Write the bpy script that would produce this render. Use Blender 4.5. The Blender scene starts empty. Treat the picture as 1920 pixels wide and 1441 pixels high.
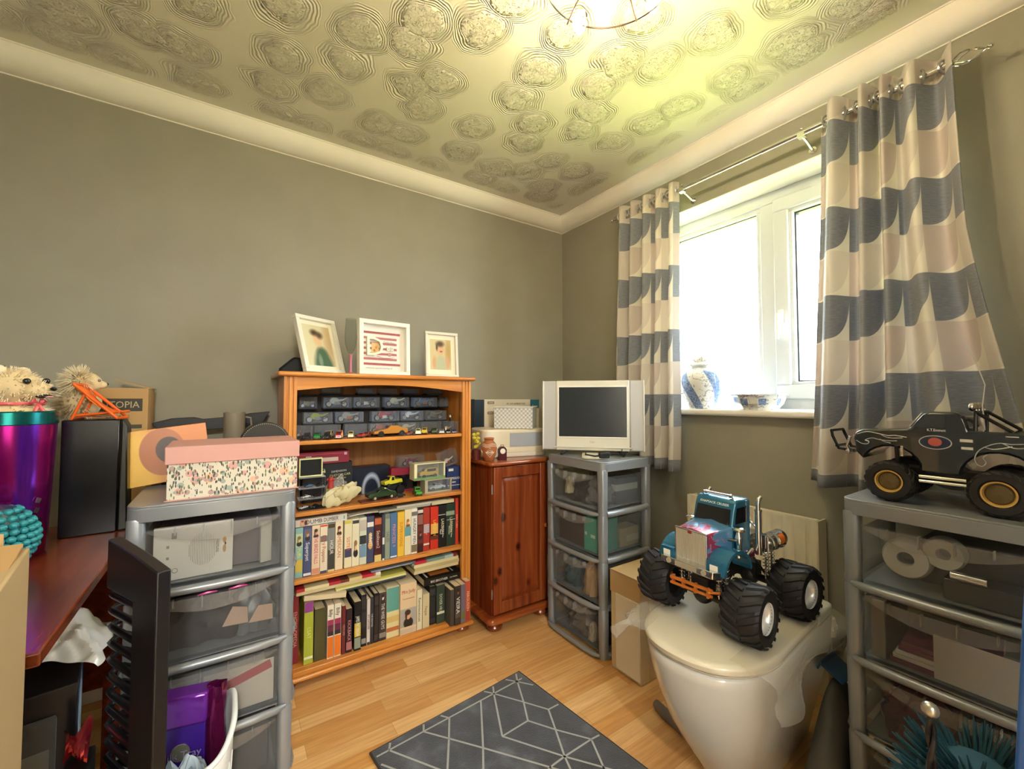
import bpy, bmesh, math, random
from mathutils import Vector, Matrix, Euler
PI = math.pi
random.seed(7)
S = bpy.context.scene
COL = S.collection

# ---------------------------------------------------------------- camera
cam_d = bpy.data.cameras.new('camera'); cam = bpy.data.objects.new('camera', cam_d); COL.objects.link(cam)
cam.location = (-1.908, -2.204, 1.12)
cam.rotation_euler = (math.radians(90 + 2.03), 0, math.radians(-34.0))
cam_d.sensor_width = 36; cam_d.lens = 789.0 / 1920 * 36; cam_d.clip_start = 0.02
S.camera = cam

# ---------------------------------------------------------------- world, sun, exposure
W = bpy.data.worlds.new('daylight'); S.world = W; W.use_nodes = True
bg = W.node_tree.nodes['Background']; bg.inputs[0].default_value = (0.86, 0.93, 1.0, 1); bg.inputs[1].default_value = 9.0
sun_d = bpy.data.lights.new('sun', 'SUN'); sun = bpy.data.objects.new('sun', sun_d); COL.objects.link(sun)
sun_d.energy = 8.0; sun_d.angle = 0.02; sun_d.color = (1, 0.95, 0.86)
sun.rotation_euler = (0, math.radians(-37), 0)     # sun comes over the roof and lights the lawn, not the window
S.view_settings.view_transform = 'Standard'; S.view_settings.look = 'None'
S.view_settings.exposure = 1.84; S.view_settings.gamma = 1.0
try: S.view_settings.use_curve_mapping = False
except Exception: pass
LAMP = 0.72           # strength of the ceiling lamp's bulbs

# ---------------------------------------------------------------- materials
def lin(h):
    h = h.lstrip('#'); c = [int(h[i:i+2], 16) / 255 for i in (0, 2, 4)]
    return tuple(x / 12.92 if x <= 0.04045 else ((x + 0.055) / 1.055) ** 2.4 for x in c) + (1,)
MATS = {}
def new_mat(name):
    m = bpy.data.materials.new(name); m.use_nodes = True
    nt = m.node_tree; return m, nt, nt.nodes, nt.links, nt.nodes['Principled BSDF']
def M(col, rough=0.5, metal=0.0, coat=0.0, trans=0.0, emis=0.0, grain=0.0):
    k = (col, rough, metal, coat, trans, emis, grain)
    if k in MATS: return MATS[k]
    m, nt, N, L, b = new_mat('mat_' + col.strip('#'))
    b.inputs['Base Color'].default_value = lin(col); b.inputs['Roughness'].default_value = rough
    b.inputs['Metallic'].default_value = metal; b.inputs['Coat Weight'].default_value = coat
    b.inputs['Transmission Weight'].default_value = trans
    if emis: b.inputs['Emission Color'].default_value = lin(col); b.inputs['Emission Strength'].default_value = emis
    if grain or not (metal or trans or emis):
        n = N.new('ShaderNodeTexNoise'); n.inputs['Scale'].default_value = 60; n.inputs['Detail'].default_value = 3
        tc = N.new('ShaderNodeTexCoord'); L.new(tc.outputs['Object'], n.inputs['Vector'])
        mx = N.new('ShaderNodeMixRGB'); mx.blend_type = 'MULTIPLY'; mx.inputs[0].default_value = grain or 0.12
        mx.inputs[1].default_value = lin(col); L.new(n.outputs['Color'], mx.inputs[2])
        g = N.new('ShaderNodeMixRGB'); g.blend_type = 'MIX'; g.inputs[0].default_value = 0.75
        L.new(mx.outputs[0], g.inputs[1]); g.inputs[2].default_value = lin(col)
        L.new(g.outputs[0], b.inputs['Base Color'])
    MATS[k] = m; return m
def ramp(N, stops, interp='LINEAR'):
    r = N.new('ShaderNodeValToRGB'); r.color_ramp.interpolation = interp
    e = r.color_ramp.elements
    while len(e) < len(stops): e.new(0.5)
    for i, (p, c) in enumerate(stops): e[i].position = p; e[i].color = lin(c) if isinstance(c, str) else (c, c, c, 1)
    return r
def mapping(N, L, scale=(1, 1, 1), rot=(0, 0, 0), src='Object', loc=(0, 0, 0)):
    tc = N.new('ShaderNodeTexCoord'); mp = N.new('ShaderNodeMapping')
    mp.inputs['Scale'].default_value = scale; mp.inputs['Rotation'].default_value = rot; mp.inputs['Location'].default_value = loc
    L.new(tc.outputs[src], mp.inputs[0]); return mp
def math_n(N, L, op, a, b=None, c=None):
    n = N.new('ShaderNodeMath'); n.operation = op
    for i, v in enumerate((a, b, c)):
        if v is None: continue
        if isinstance(v, (int, float)): n.inputs[i].default_value = v
        else: L.new(v, n.inputs[i])
    return n.outputs[0]
def bump(N, L, b, h, strength=0.3, dist=0.01):
    n = N.new('ShaderNodeBump'); n.inputs['Strength'].default_value = strength; n.inputs['Distance'].default_value = dist
    L.new(h, n.inputs['Height']); L.new(n.outputs[0], b.inputs['Normal'])

def mat_wall():
    m, nt, N, L, b = new_mat('wall_paint'); mp = mapping(N, L, (1, 1, 1))
    n = N.new('ShaderNodeTexNoise'); n.inputs['Scale'].default_value = 260; n.inputs['Detail'].default_value = 4; L.new(mp.outputs[0], n.inputs[0])
    r = ramp(N, [(0.3, '#938f7d'), (0.7, '#989482')]); n2 = N.new('ShaderNodeTexNoise'); n2.inputs['Scale'].default_value = 5
    L.new(mp.outputs[0], n2.inputs[0]); L.new(n2.outputs[0], r.inputs[0]); L.new(r.outputs[0], b.inputs['Base Color'])
    b.inputs['Roughness'].default_value = 0.6; bump(N, L, b, n.outputs[0], 0.25, 0.002); return m
def mat_ceiling():
    m, nt, N, L, b = new_mat('artex_ceiling'); mp = mapping(N, L, (4.9, 4.9, 1))
    b.inputs['Base Color'].default_value = lin('#e2decd'); b.inputs['Roughness'].default_value = 0.75
    dn = N.new('ShaderNodeTexNoise'); dn.inputs['Scale'].default_value = 1.3; dn.noise_dimensions = '2D'; L.new(mp.outputs[0], dn.inputs[0])
    wmix = N.new('ShaderNodeVectorMath'); wmix.operation = 'MULTIPLY_ADD'; L.new(dn.outputs['Color'], wmix.inputs[0]); wmix.inputs[1].default_value = (0.35, 0.35, 0); L.new(mp.outputs[0], wmix.inputs[2])
    v = N.new('ShaderNodeTexVoronoi'); v.voronoi_dimensions = '2D'; v.inputs['Scale'].default_value = 1.0; v.inputs['Randomness'].default_value = 0.62; L.new(wmix.outputs[0], v.inputs['Vector'])
    d = v.outputs['Distance']
    # fine concentric comb lines around each swirl
    rings = math_n(N, L, 'SINE', math_n(N, L, 'MULTIPLY', d, 150.0))
    ringmask = math_n(N, L, 'MULTIPLY', ramp_out(N, L, d, [(0.28, 0.0), (0.34, 1.0), (0.46, 0.9), (0.54, 0.0)]), 0.12)
    ringh = math_n(N, L, 'MULTIPLY', rings, ringmask)
    # stippled rough centre
    st = N.new('ShaderNodeTexNoise'); st.noise_dimensions = '2D'; st.inputs['Scale'].default_value = 14; st.inputs['Detail'].default_value = 2.0; st.inputs['Distortion'].default_value = 1.2; L.new(mp.outputs[0], st.inputs[0])
    sth = ramp_out(N, L, st.outputs[0], [(0.46, 0.0), (0.52, 1.0)])
    core = ramp_out(N, L, d, [(0.26, 1.0), (0.38, 0.0)])
    h = math_n(N, L, 'ADD', ringh, math_n(N, L, 'MULTIPLY', math_n(N, L, 'MULTIPLY', sth, core), 1.0))
    # plain combed border along the walls
    tc = N.new('ShaderNodeTexCoord'); sp = N.new('ShaderNodeSeparateXYZ'); L.new(tc.outputs['Object'], sp.inputs[0])
    bx = ramp_out(N, L, math_n(N, L, 'MULTIPLY', sp.outputs[0], -1.0), [(0.17, 0.0), (0.22, 1.0)])
    by = ramp_out(N, L, math_n(N, L, 'MULTIPLY', sp.outputs[1], -1.0), [(0.13, 0.0), (0.18, 1.0)])
    h = math_n(N, L, 'MULTIPLY', h, math_n(N, L, 'MULTIPLY', bx, by))
    bump(N, L, b, h, 1.0, 0.017); return m
def ramp_out(N, L, src, stops):
    r = ramp(N, stops); L.new(src, r.inputs[0]); return r.outputs[0]
def mat_floor():
    # laminate: boards run along x, three-strip blocks
    m, nt, N, L, b = new_mat('laminate_floor'); mp = mapping(N, L, (1, 1, 1))
    br = N.new('ShaderNodeTexBrick'); L.new(mp.outputs[0], br.inputs['Vector'])
    br.inputs['Scale'].default_value = 1.0; br.inputs['Brick Width'].default_value = 0.42; br.inputs['Row Height'].default_value = 0.066
    br.inputs['Mortar Size'].default_value = 0.0006; br.offset = 0.37; br.inputs['Color1'].default_value = lin('#ecc78e'); br.inputs['Color2'].default_value = lin('#cd9653')
    br.inputs['Mortar'].default_value = lin('#b98a50'); br.inputs['Bias'].default_value = -0.1
    mp2 = mapping(N, L, (2.5, 40, 1)); n = N.new('ShaderNodeTexNoise'); n.inputs['Scale'].default_value = 2.2; n.inputs['Detail'].default_value = 5; L.new(mp2.outputs[0], n.inputs[0])
    r = ramp(N, [(0.3, '#c9a57c'), (0.7, '#fff4e2')]); L.new(n.outputs[0], r.inputs[0])
    mx = N.new('ShaderNodeMixRGB'); mx.blend_type = 'MULTIPLY'; mx.inputs[0].default_value = 0.55; L.new(br.outputs[0], mx.inputs[1]); L.new(r.outputs[0], mx.inputs[2])
    L.new(mx.outputs[0], b.inputs['Base Color']); b.inputs['Roughness'].default_value = 0.36; return m
def mat_wood(name, c1, c2, c3, axis='z', rough=0.32, knots=False):
    m, nt, N, L, b = new_mat(name)
    sc = {'z': (22, 22, 1.2), 'x': (1.2, 22, 22), 'y': (22, 1.2, 22)}[axis]
    mp = mapping(N, L, sc); n = N.new('ShaderNodeTexNoise'); n.inputs['Scale'].default_value = 1.3; n.inputs['Detail'].default_value = 4; n.inputs['Distortion'].default_value = 0.6
    L.new(mp.outputs[0], n.inputs[0]); r = ramp(N, [(0.28, c1), (0.5, c2), (0.72, c3)]); L.new(n.outputs[0], r.inputs[0])
    out = r.outputs[0]
    if knots:
        mk = mapping(N, L, (9, 9, 6), loc=(0.3, 0.1, 0.2)); v = N.new('ShaderNodeTexVoronoi'); v.inputs['Scale'].default_value = 1.0; v.inputs['Randomness'].default_value = 1.0; L.new(mk.outputs[0], v.inputs['Vector'])
        kr = ramp(N, [(0.10, 0.0), (0.19, 1.0)]); L.new(v.outputs['Distance'], kr.inputs[0])
        mx = N.new('ShaderNodeMixRGB'); L.new(kr.outputs[0], mx.inputs[0]); mx.inputs[1].default_value = lin('#3d1508'); L.new(out, mx.inputs[2]); out = mx.outputs[0]
    L.new(out, b.inputs['Base Color']); b.inputs['Roughness'].default_value = rough; b.inputs['Coat Weight'].default_value = 0.25; b.inputs['Coat Roughness'].default_value = 0.2
    return m
def mat_clear(name, tint='#ffffff', alpha=0.25, rough=0.08, body=None):
    """thin clear plastic or glass: part see-through, part glossy"""
    m, nt, N, L, b = new_mat(name); t = N.new('ShaderNodeBsdfTransparent'); t.inputs[0].default_value = lin(tint)
    b.inputs['Base Color'].default_value = lin(body or tint); b.inputs['Roughness'].default_value = rough
    mx = N.new('ShaderNodeMixShader'); fr = N.new('ShaderNodeLayerWeight'); fr.inputs[0].default_value = .5
    a = math_n(N, L, 'MAXIMUM', math_n(N, L, 'MULTIPLY_ADD', math_n(N, L, 'POWER', fr.outputs['Facing'], 4.0), .85, .03), alpha); L.new(a, mx.inputs[0]); L.new(t.outputs[0], mx.inputs[1]); L.new(b.outputs[0], mx.inputs[2])
    L.new(mx.outputs[0], N['Material Output'].inputs[0]); return m
WALL = mat_wall(); CEIL = mat_ceiling(); FLOOR = mat_floor()
PINE = mat_wood('pine_shelf', '#b26c27', '#c98236', '#d8964a', 'z'); PINEX = mat_wood('pine_shelf_across', '#b26c27', '#c98236', '#d8964a', 'x')
REDPINE = mat_wood('stained_pine', '#5f2610', '#80391a', '#955026', 'z', 0.25, True); REDPINEX = mat_wood('stained_pine_across', '#783416', '#934820', '#a85c2c', 'x', 0.22)
MAHOG = mat_wood('mahogany_desk', '#5c2410', '#7a3418', '#8b4220', 'y', 0.25)
WHITE = M('#efece2', 0.45); GLOSSW = M('#f1efe8', 0.15, 0, 0.5); COVING = M('#ece7d6', 0.6)
CHROME = M('#dcdcdc', 0.12, 1.0); STEEL = M('#b9bcbf', 0.3, 1.0)
BLACK = M('#141416', 0.45); RUBBER = M('#1b1b1d', 0.65); BLK = M('#0c0c0f', 0.3)
GREYP = M('#8f9499', 0.33, 0.35); CARD = M('#b8935f', 0.8); CARDL = M('#c9ab7b', 0.8)
CLEAR = mat_clear('clear_plastic', '#e6e8e8', 0.07, 0.10); CASE = mat_clear('clear_case', '#eef2f6', 0.07, 0.08)
GLASS = mat_clear('window_glass', '#fbfdfd', 0.03, 0.0); THING = mat_clear('drinking_glass', '#f6f7f5', 0.05, 0.02, '#55554e')
FILM = mat_clear('polythene', '#f4f2ec', 0.20, 0.14)
PAGE = M('#d8c6a0', 0.85)

# ---------------------------------------------------------------- mesh builder
def smooth_path(pts, n=6):
    P = [Vector(p) for p in pts]; out = []
    for i in range(len(P) - 1):
        a, b, c, d = P[max(i - 1, 0)], P[i], P[i + 1], P[min(i + 2, len(P) - 1)]
        for k in range(n):
            t = k / n; out.append(.5 * ((2 * b) + (c - a) * t + (2 * a - 5 * b + 4 * c - d) * t * t + (3 * b - a - 3 * c + d) * t ** 3))
    return out + [P[-1]]
class MB:
    def __init__(s, T=None): s.v = []; s.f = []; s.m = []; s.T = T; s.uv = {}
    def _p(s, p): p = Vector(p); s.v.append(tuple(s.T @ p) if s.T is not None else tuple(p)); return len(s.v) - 1
    def face(s, idx, m=0): s.f.append(tuple(idx)); s.m.append(m)
    def poly(s, pts, m=0): s.face([s._p(p) for p in pts], m); return s
    def box(s, x0, x1, y0, y1, z0, z1, m=0):
        i = [s._p((x, y, z)) for x in (x0, x1) for y in (y0, y1) for z in (z0, z1)]
        for a in ((0, 1, 3, 2), (4, 6, 7, 5), (0, 4, 5, 1), (2, 3, 7, 6), (0, 2, 6, 4), (1, 5, 7, 3)): s.face([i[k] for k in a], m)
        return s
    def obox(s, c, size, rot=(0, 0, 0), m=0):
        T = Matrix.Translation(c) @ Euler(rot).to_matrix().to_4x4(); o = s.T; s.T = T if o is None else o @ T
        a, b, d = (k / 2 for k in size); s.box(-a, a, -b, b, -d, d, m); s.T = o; return s
    def ring(s, c, u, w, r, n): return [s._p(Vector(c) + u * (r * math.cos(2 * PI * k / n)) + w * (r * math.sin(2 * PI * k / n))) for k in range(n)]
    def cyl(s, p0, p1, r0, r1=None, n=14, m=0, caps=True):
        r1 = r0 if r1 is None else r1; p0, p1 = Vector(p0), Vector(p1); d = (p1 - p0).normalized()
        u = d.orthogonal().normalized(); w = d.cross(u); a = s.ring(p0, u, w, r0, n); b = s.ring(p1, u, w, r1, n)
        for k in range(n): s.face([a[k], a[(k + 1) % n], b[(k + 1) % n], b[k]], m)
        if caps: s.face(a[::-1], m); s.face(b, m)
        return s
    def tube(s, pts, r, n=8, m=0, closed=False):
        P = [Vector(p) for p in pts]; rr = r if isinstance(r, (list, tuple)) else [r] * len(P); prev = None; rings = []
        for i, p in enumerate(P):
            if closed: d = P[(i + 1) % len(P)] - P[i - 1]
            else: d = P[min(i + 1, len(P) - 1)] - P[max(i - 1, 0)]
            d = d.normalized() if d.length > 1e-9 else Vector((0, 0, 1))
            u = d.orthogonal().normalized() if prev is None else (prev - d * prev.dot(d)).normalized()
            prev = u; rings.append(s.ring(p, u, d.cross(u), rr[i], n))
        for i in range(len(rings) - (0 if closed else 1)):
            a, b = rings[i], rings[(i + 1) % len(rings)]
            for k in range(n): s.face([a[k], a[(k + 1) % n], b[(k + 1) % n], b[k]], m)
        if not closed: s.face(rings[0][::-1], m); s.face(rings[-1], m)
        return s
    def lathe(s, prof, c=(0, 0, 0), n=28, m=0, axis='z', sx=1, sy=1, caps=True):
        if prof[0] == prof[-1]: caps = False
        rings = []
        for r, z in prof:
            row = []
            for k in range(n):
                a = 2 * PI * k / n; x, y = r * math.cos(a) * sx, r * math.sin(a) * sy
                p = {'z': (x, y, z), 'x': (z, x, y), 'y': (x, z, y)}[axis]; row.append(s._p(Vector(c) + Vector(p)))
            rings.append(row)
        for a, b in zip(rings, rings[1:]):
            for k in range(n): s.face([a[k], a[(k + 1) % n], b[(k + 1) % n], b[k]], m)
        if caps and prof[0][0] > 1e-6: s.face(rings[0][::-1], m)
        if caps and prof[-1][0] > 1e-6: s.face(rings[-1], m)
        return s
    def sphere(s, c, r, n=16, m=0):
        rx, ry, rz = (r, r, r) if not isinstance(r, (tuple, list)) else r; rows = []; h = max(6, n // 2)
        for i in range(1, h):
            t = PI * i / h; rows.append([s._p((c[0] + rx * math.sin(t) * math.cos(2 * PI * k / n), c[1] + ry * math.sin(t) * math.sin(2 * PI * k / n), c[2] + rz * math.cos(t))) for k in range(n)])
        a = s._p((c[0], c[1], c[2] + rz)); b = s._p((c[0], c[1], c[2] - rz))
        for k in range(n): s.face([a, rows[0][k], rows[0][(k + 1) % n]], m); s.face([b, rows[-1][(k + 1) % n], rows[-1][k]], m)
        for p, q in zip(rows, rows[1:]):
            for k in range(n): s.face([p[k], q[k], q[(k + 1) % n], p[(k + 1) % n]], m)
        return s
    def prism(s, pts, a, b, axis='y', m=0):
        """outline in the two other axes, extruded from a to b"""
        f = {'x': lambda p, t: (t, p[0], p[1]), 'y': lambda p, t: (p[0], t, p[1]), 'z': lambda p, t: (p[0], p[1], t)}[axis]
        A = [s._p(f(p, a)) for p in pts]; B = [s._p(f(p, b)) for p in pts]; n = len(pts)
        s.face(A[::-1], m); s.face(B, m)
        for k in range(n): s.face([A[k], A[(k + 1) % n], B[(k + 1) % n], B[k]], m)
        return s
    def grid(s, fn, nu, nv, m=0, uv=None, closed=False):
        I = [[s._p(fn(i / nu, j / nv)) for j in range(nv + 1)] for i in range(nu + 1)]
        for i in range(nu):
            for j in range(nv):
                s.face([I[i][j], I[i + 1][j], I[i + 1][j + 1], I[i][j + 1]], m)
                if uv: s.uv[len(s.f) - 1] = [uv(i / nu, j / nv), uv((i + 1) / nu, j / nv), uv((i + 1) / nu, (j + 1) / nv), uv(i / nu, (j + 1) / nv)]
        return s
    def frame(s, x0, x1, z0, z1, w, y0, y1, m=0):
        """picture-frame ring in the xz plane"""
        s.box(x0, x1, y0, y1, z1 - w, z1, m); s.box(x0, x1, y0, y1, z0, z0 + w, m); s.box(x0, x0 + w, y0, y1, z0 + w, z1 - w, m); s.box(x1 - w, x1, y0, y1, z0 + w, z1 - w, m); return s
    def build(s, name, mats, parent=None, bevel=0, seg=2, smooth=35, solid=0, sub=0, loc=None, rot=None):
        me = bpy.data.meshes.new(name); me.from_pydata(s.v, [], s.f)
        mats = mats if isinstance(mats, (list, tuple)) else [mats]
        for k in mats: me.materials.append(k)
        if len(mats) > 1: me.polygons.foreach_set('material_index', s.m)
        if s.uv:
            l = me.uv_layers.new(name='uv')
            for fi, us in s.uv.items():
                for li, u in zip(me.polygons[fi].loop_indices, us): l.data[li].uv = u
        bm = bmesh.new(); bm.from_mesh(me); bmesh.ops.recalc_face_normals(bm, faces=bm.faces); bm.to_mesh(me); bm.free()
        if smooth:
            me.shade_smooth(); me.set_sharp_from_angle(angle=math.radians(smooth))
        o = bpy.data.objects.new(name, me); COL.objects.link(o)
        if parent is not None: o.parent = parent
        if loc is not None: o.location = loc
        if rot is not None: o.rotation_euler = rot
        if bevel:
            b = o.modifiers.new('bevel', 'BEVEL'); b.width = bevel; b.segments = seg; b.limit_method = 'ANGLE'; b.angle_limit = math.radians(40); b.harden_normals = False
        if solid: q = o.modifiers.new('solid', 'SOLIDIFY'); q.thickness = solid; q.offset = 0
        if sub: q = o.modifiers.new('sub', 'SUBSURF'); q.levels = sub; q.render_levels = sub
        return o
LAB = set()
def tag(o, label, cat, group=None):
    o['label'] = label; o['category'] = cat
    if group: o['group'] = group
    if label in LAB: print('DUPLICATE LABEL', label)
    LAB.add(label); return o
def thing(name, label, cat, loc=(0, 0, 0), rotz=0, group=None, rot=None):
    o = bpy.data.objects.new(name, None); COL.objects.link(o); o.empty_display_size = 0.05
    o.location = loc; o.rotation_euler = rot if rot else (0, 0, rotz); return tag(o, label, cat, group)
def struct(o): o['kind'] = 'structure'; return o
def text(s, size, mat, parent, loc, rot=(0, 0, 0), width=None, name='lettering', ext=0.0003, squash=None, align='CENTER'):
    """built lettering lying on a surface; rot (90deg,0,0) faces -y"""
    c = bpy.data.curves.new(name, 'FONT'); c.body = s; c.size = size; c.extrude = ext; c.align_x = align; c.align_y = 'CENTER'; c.resolution_u = 2
    tmp = bpy.data.objects.new('tmp', c); me = bpy.data.meshes.new_from_object(tmp); me.name = name
    bpy.data.objects.remove(tmp); bpy.data.curves.remove(c)
    xs = [v.co.x for v in me.vertices]
    if not xs: return None
    w = max(xs) - min(xs); k = width / w if width and (w > width or squash) else 1
    if k != 1:
        for v in me.vertices: v.co.x *= k
    me.materials.clear(); me.materials.append(mat)
    o = bpy.data.objects.new(name, me); COL.objects.link(o); o.parent = parent; o.location = loc; o.rotation_euler = rot; return o
R90 = PI / 2

# ---------------------------------------------------------------- room shell
RX, RY, RH = -3.0, -2.95, 2.35
WY0, WY1, WZ0, WZ1 = -1.90, -0.70, 1.06, 2.083      # window opening in the right wall
struct(MB().box(RX - .1, 0.3, RY - .1, .1, -.1, 0).build('floor', FLOOR, smooth=0))
struct(MB().box(RX - .1, 0.3, RY - .1, .1, RH, RH + .1).build('ceiling', CEIL, smooth=0))
struct(MB().box(RX - .1, 0.3, 0, .12, 0, RH).build('wall_back', WALL, smooth=0))
struct(MB().box(RX - .12, RX, RY - .1, 0, 0, RH).build('wall_left', WALL, smooth=0))
w = MB(); w.box(RX, -2.45, RY - .12, RY, 0, RH); w.box(-1.65, 0.3, RY - .12, RY, 0, RH); w.box(-2.45, -1.65, RY - .12, RY, 2.0, RH)
struct(w.build('wall_front', WALL, smooth=0))
# doorway and landing added unseen behind the camera, its point light for frontal fill
LAND = M('#e9e6dc', .6)
w = MB(); w.box(-3.0, -1.0, -4.4, -4.3, 0, RH); w.box(-3.1, -3.0, -4.4, RY - .12, 0, RH); w.box(-1.0, -.9, -4.4, RY - .12, 0, RH); w.box(-3.1, -.9, -4.4, RY - .12, RH, RH + .1); w.box(-3.1, -.9, -4.4, RY - .12, -.1, 0)
struct(w.build('wall_added_landing', LAND, smooth=0))
hl = bpy.data.lights.new('landing_fill_light', 'POINT'); hlo = bpy.data.objects.new('landing_fill_light', hl); COL.objects.link(hlo); hl.energy = 48; hl.color = (1, .97, .93); hl.shadow_soft_size = .12; hlo.location = (-2.05, -3.6, 2.1)
w = MB(); w.box(0, .28, RY, WY0, 0, RH); w.box(0, .28, WY1, 0, 0, RH); w.box(0, .28, WY0, WY1, 0, WZ0); w.box(0, .28, WY0, WY1, WZ1, RH)
struct(w.build('wall_right', WALL, smooth=0))
# cream lining of the window recess (head and sides)
w = MB(); w.box(.002, .155, WY0, WY1, WZ1 - .004, WZ1 - .0005); w.box(.002, .155, WY0 + .0005, WY0 + .004, WZ0, WZ1 - .004); w.box(.002, .155, WY1 - .004, WY1 - .0005, WZ0, WZ1 - .004)
struct(w.build('trim_3', COVING, smooth=0))
# coving: quarter-hollow with a small step
def cove_prof():
    p = [(0, 0), (-.082, 0), (-.082, -.005)]
    for k in range(9):
        a = R90 * k / 8; p.append((-.078 + .073 * math.sin(a) , -.078 + .073 * math.cos(a)) if 0 else (-.078 + .073 * (1 - math.cos(a)), -.005 - .073 * math.sin(a)))
    p += [(-.005, -.082), (0, -.082)]; return p
P = cove_prof()
w = MB(); w.prism([(y, RH + z) for y, z in P], RX, 0, 'x'); struct(w.build('trim_1', COVING, smooth=50))
w = MB(); w.prism([(x, RH + z) for x, z in P], RY, 0, 'y'); struct(w.build('trim_2', COVING, smooth=50))
# skirting
struct(MB().box(RX, 0, -.016, 0, 0, .1).build('baseboard_back', WHITE, bevel=.004, smooth=0))
struct(MB().box(-.016, 0, RY, -.016, 0, .1).build('baseboard_right', WHITE, bevel=.004, smooth=0))

# window: fixed light on the left, casement on the right
wn = bpy.data.objects.new('window_1', None); COL.objects.link(wn); wn.location = (.155, 0, WZ0); struct(wn)
UPVC = M('#cfd3d6', 0.28)
GASK = M('#20262c', 0.5)
def yring(mb, y0, y1, z0, z1, wd, x0, x1, m=0):
    mb.box(x0, x1, y0, y1, z1 - wd, z1, m); mb.box(x0, x1, y0, y1, z0, z0 + wd, m); mb.box(x0, x1, y0, y0 + wd, z0 + wd, z1 - wd, m); mb.box(x0, x1, y1 - wd, y1, z0 + wd, z1 - wd, m)
f = MB(); yring(f, WY0, WY1, .015, 1.02, .055, 0, .07); f.box(0, .07, -1.30, -1.234, .07, .965); f.build('window_frame', UPVC, wn, bevel=.004)
f = MB(); yring(f, -1.236, -.753, .068, .967, .022, .012, .05); f.build('glazing_bead', UPVC, wn, bevel=.003)
f = MB(); yring(f, -1.216, -.773, .088, .947, .006, .03, .055); f.build('gasket', GASK, wn, smooth=0)
f = MB(); yring(f, -1.862, -1.298, .062, .972, .062, -.018, .05); f.build('sash', UPVC, wn, bevel=.006)
f = MB(); yring(f, -1.802, -1.358, .122, .912, .016, -.004, .045); f.build('glazing_bead', UPVC, wn, bevel=.003)
f = MB(); yring(f, -1.787, -1.373, .137, .897, .007, .02, .05); f.build('gasket', GASK, wn, smooth=0)
f = MB(); f.box(.036, .04, -1.212, -.777, .092, .943); f.box(.032, .036, -1.782, -1.378, .142, .892); f.build('pane', GLASS, wn, smooth=0)
# handle
f = MB(); f.box(-.03, -.018, -1.338, -1.318, .40, .46); f.cyl((-.03, -1.328, .435), (-.055, -1.328, .435), .009); f.tube([(-.05, -1.328, .44), (-.056, -1.328, .425), (-.058, -1.327, .37), (-.056, -1.326, .325)], [.009, .01, .009, .007], 10)
f.build('handle', GLOSSW, wn, bevel=.002)
f = MB(); f.box(-.045, .16, WY0 + .12, WY1 + .03, 1.045, 1.075)
struct(f.build('trim_4', M('#f1efe6', 0.3, 0, .3), bevel=.012, seg=4))
# garden outside: sunlit lawn and a far pale render wall
struct(MB().box(.4, 30, -14, 12, -2.75, -2.65).build('trim_5', M('#a3ad4c', 0.9), smooth=0))

# ---------------------------------------------------------------- ceiling lamp
def petal(T):
    """glass petal shade, opening downwards around a bulb"""
    mb = MB(T)
    def fn(u, v):
        a = -1.25 + 2.5 * u; r = .012 + .014 * math.sin(PI * min(1, v * 1.05)) ; z = .018 - .055 * v
        return (r * math.cos(a), r * math.sin(a) * (1.1 - .5 * v), z)
    mb.grid(fn, 12, 10); return mb
lamp = thing('ceiling_lamp', 'chrome wire ceiling lamp with lit halogen bulbs in glass petals', 'lamp', (-1.125, -1.49, RH))
m = MB(); m.lathe([(.0, 0), (.055, 0), (.06, -.012), (.05, -.022), (.0, -.024)]); m.cyl((0, 0, -.02), (0, 0, -.09), .006); m.build('ceiling_plate', CHROME, lamp)
m = MB()
for r, z, tx, ty in ((.168, -.155, .0, .10), (.115, -.10, .12, -.05), (.07, -.13, -.15, .1)):
    m.tube([(r * math.cos(a), r * math.sin(a), z + tx * r * math.cos(a) + ty * r * math.sin(a)) for a in [2 * PI * k / 48 for k in range(48)]], .0024, 7, closed=True)
for k in range(5):
    a = 2 * PI * k / 5 + .3; m.tube([(0, 0, -.085), (.06 * math.cos(a), .06 * math.sin(a), -.10), (.13 * math.cos(a), .13 * math.sin(a), -.125), (.168 * math.cos(a), .168 * math.sin(a), -.155)], .0028, 6)
m.build('wire_ring', CHROME, lamp)
BULB = M('#ffd9a0', 0.3, emis=1.0); BULB.node_tree.nodes['Principled BSDF'].inputs['Emission Strength'].default_value = 1150.0 * LAMP
BULB.node_tree.nodes['Principled BSDF'].inputs['Emission Color'].default_value = (1.0, 0.83, 0.58, 1)
SHADE = mat_clear('petal_glass', '#fff6e6', 0.22, 0.25)
for k, (a, r, z) in enumerate(((1.32, .155, -.135), (.02, .165, -.125), (2.6, .155, -.14), (3.85, .155, -.15), (5.1, .15, -.14))):
    x, y = r * math.cos(a), r * math.sin(a)
    hd = bpy.data.objects.new('lamp_head', None); COL.objects.link(hd); hd.parent = lamp; hd.location = (x, y, z); hd.rotation_euler = (0, 0, a)
    hh = MB().cyl((0, 0, .014), (0, 0, .034), .0075, .006, 12).cyl((0, 0, .009), (0, 0, .014), .020, .017, 20); hh.build('holder_with_shield', CHROME, lamp, loc=(x, y, z))  # wide cap added above each bulb to keep its light off the ceiling
    MB().sphere((0, 0, -.006), (.0062, .0062, .012), 10).build('bulb', BULB, lamp, loc=(x, y, z))
    petal(Matrix.Rotation(a, 4, 'Z')).build('glass_petal', SHADE, lamp, loc=(x, y, z)); bpy.data.objects.remove(hd)

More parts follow.
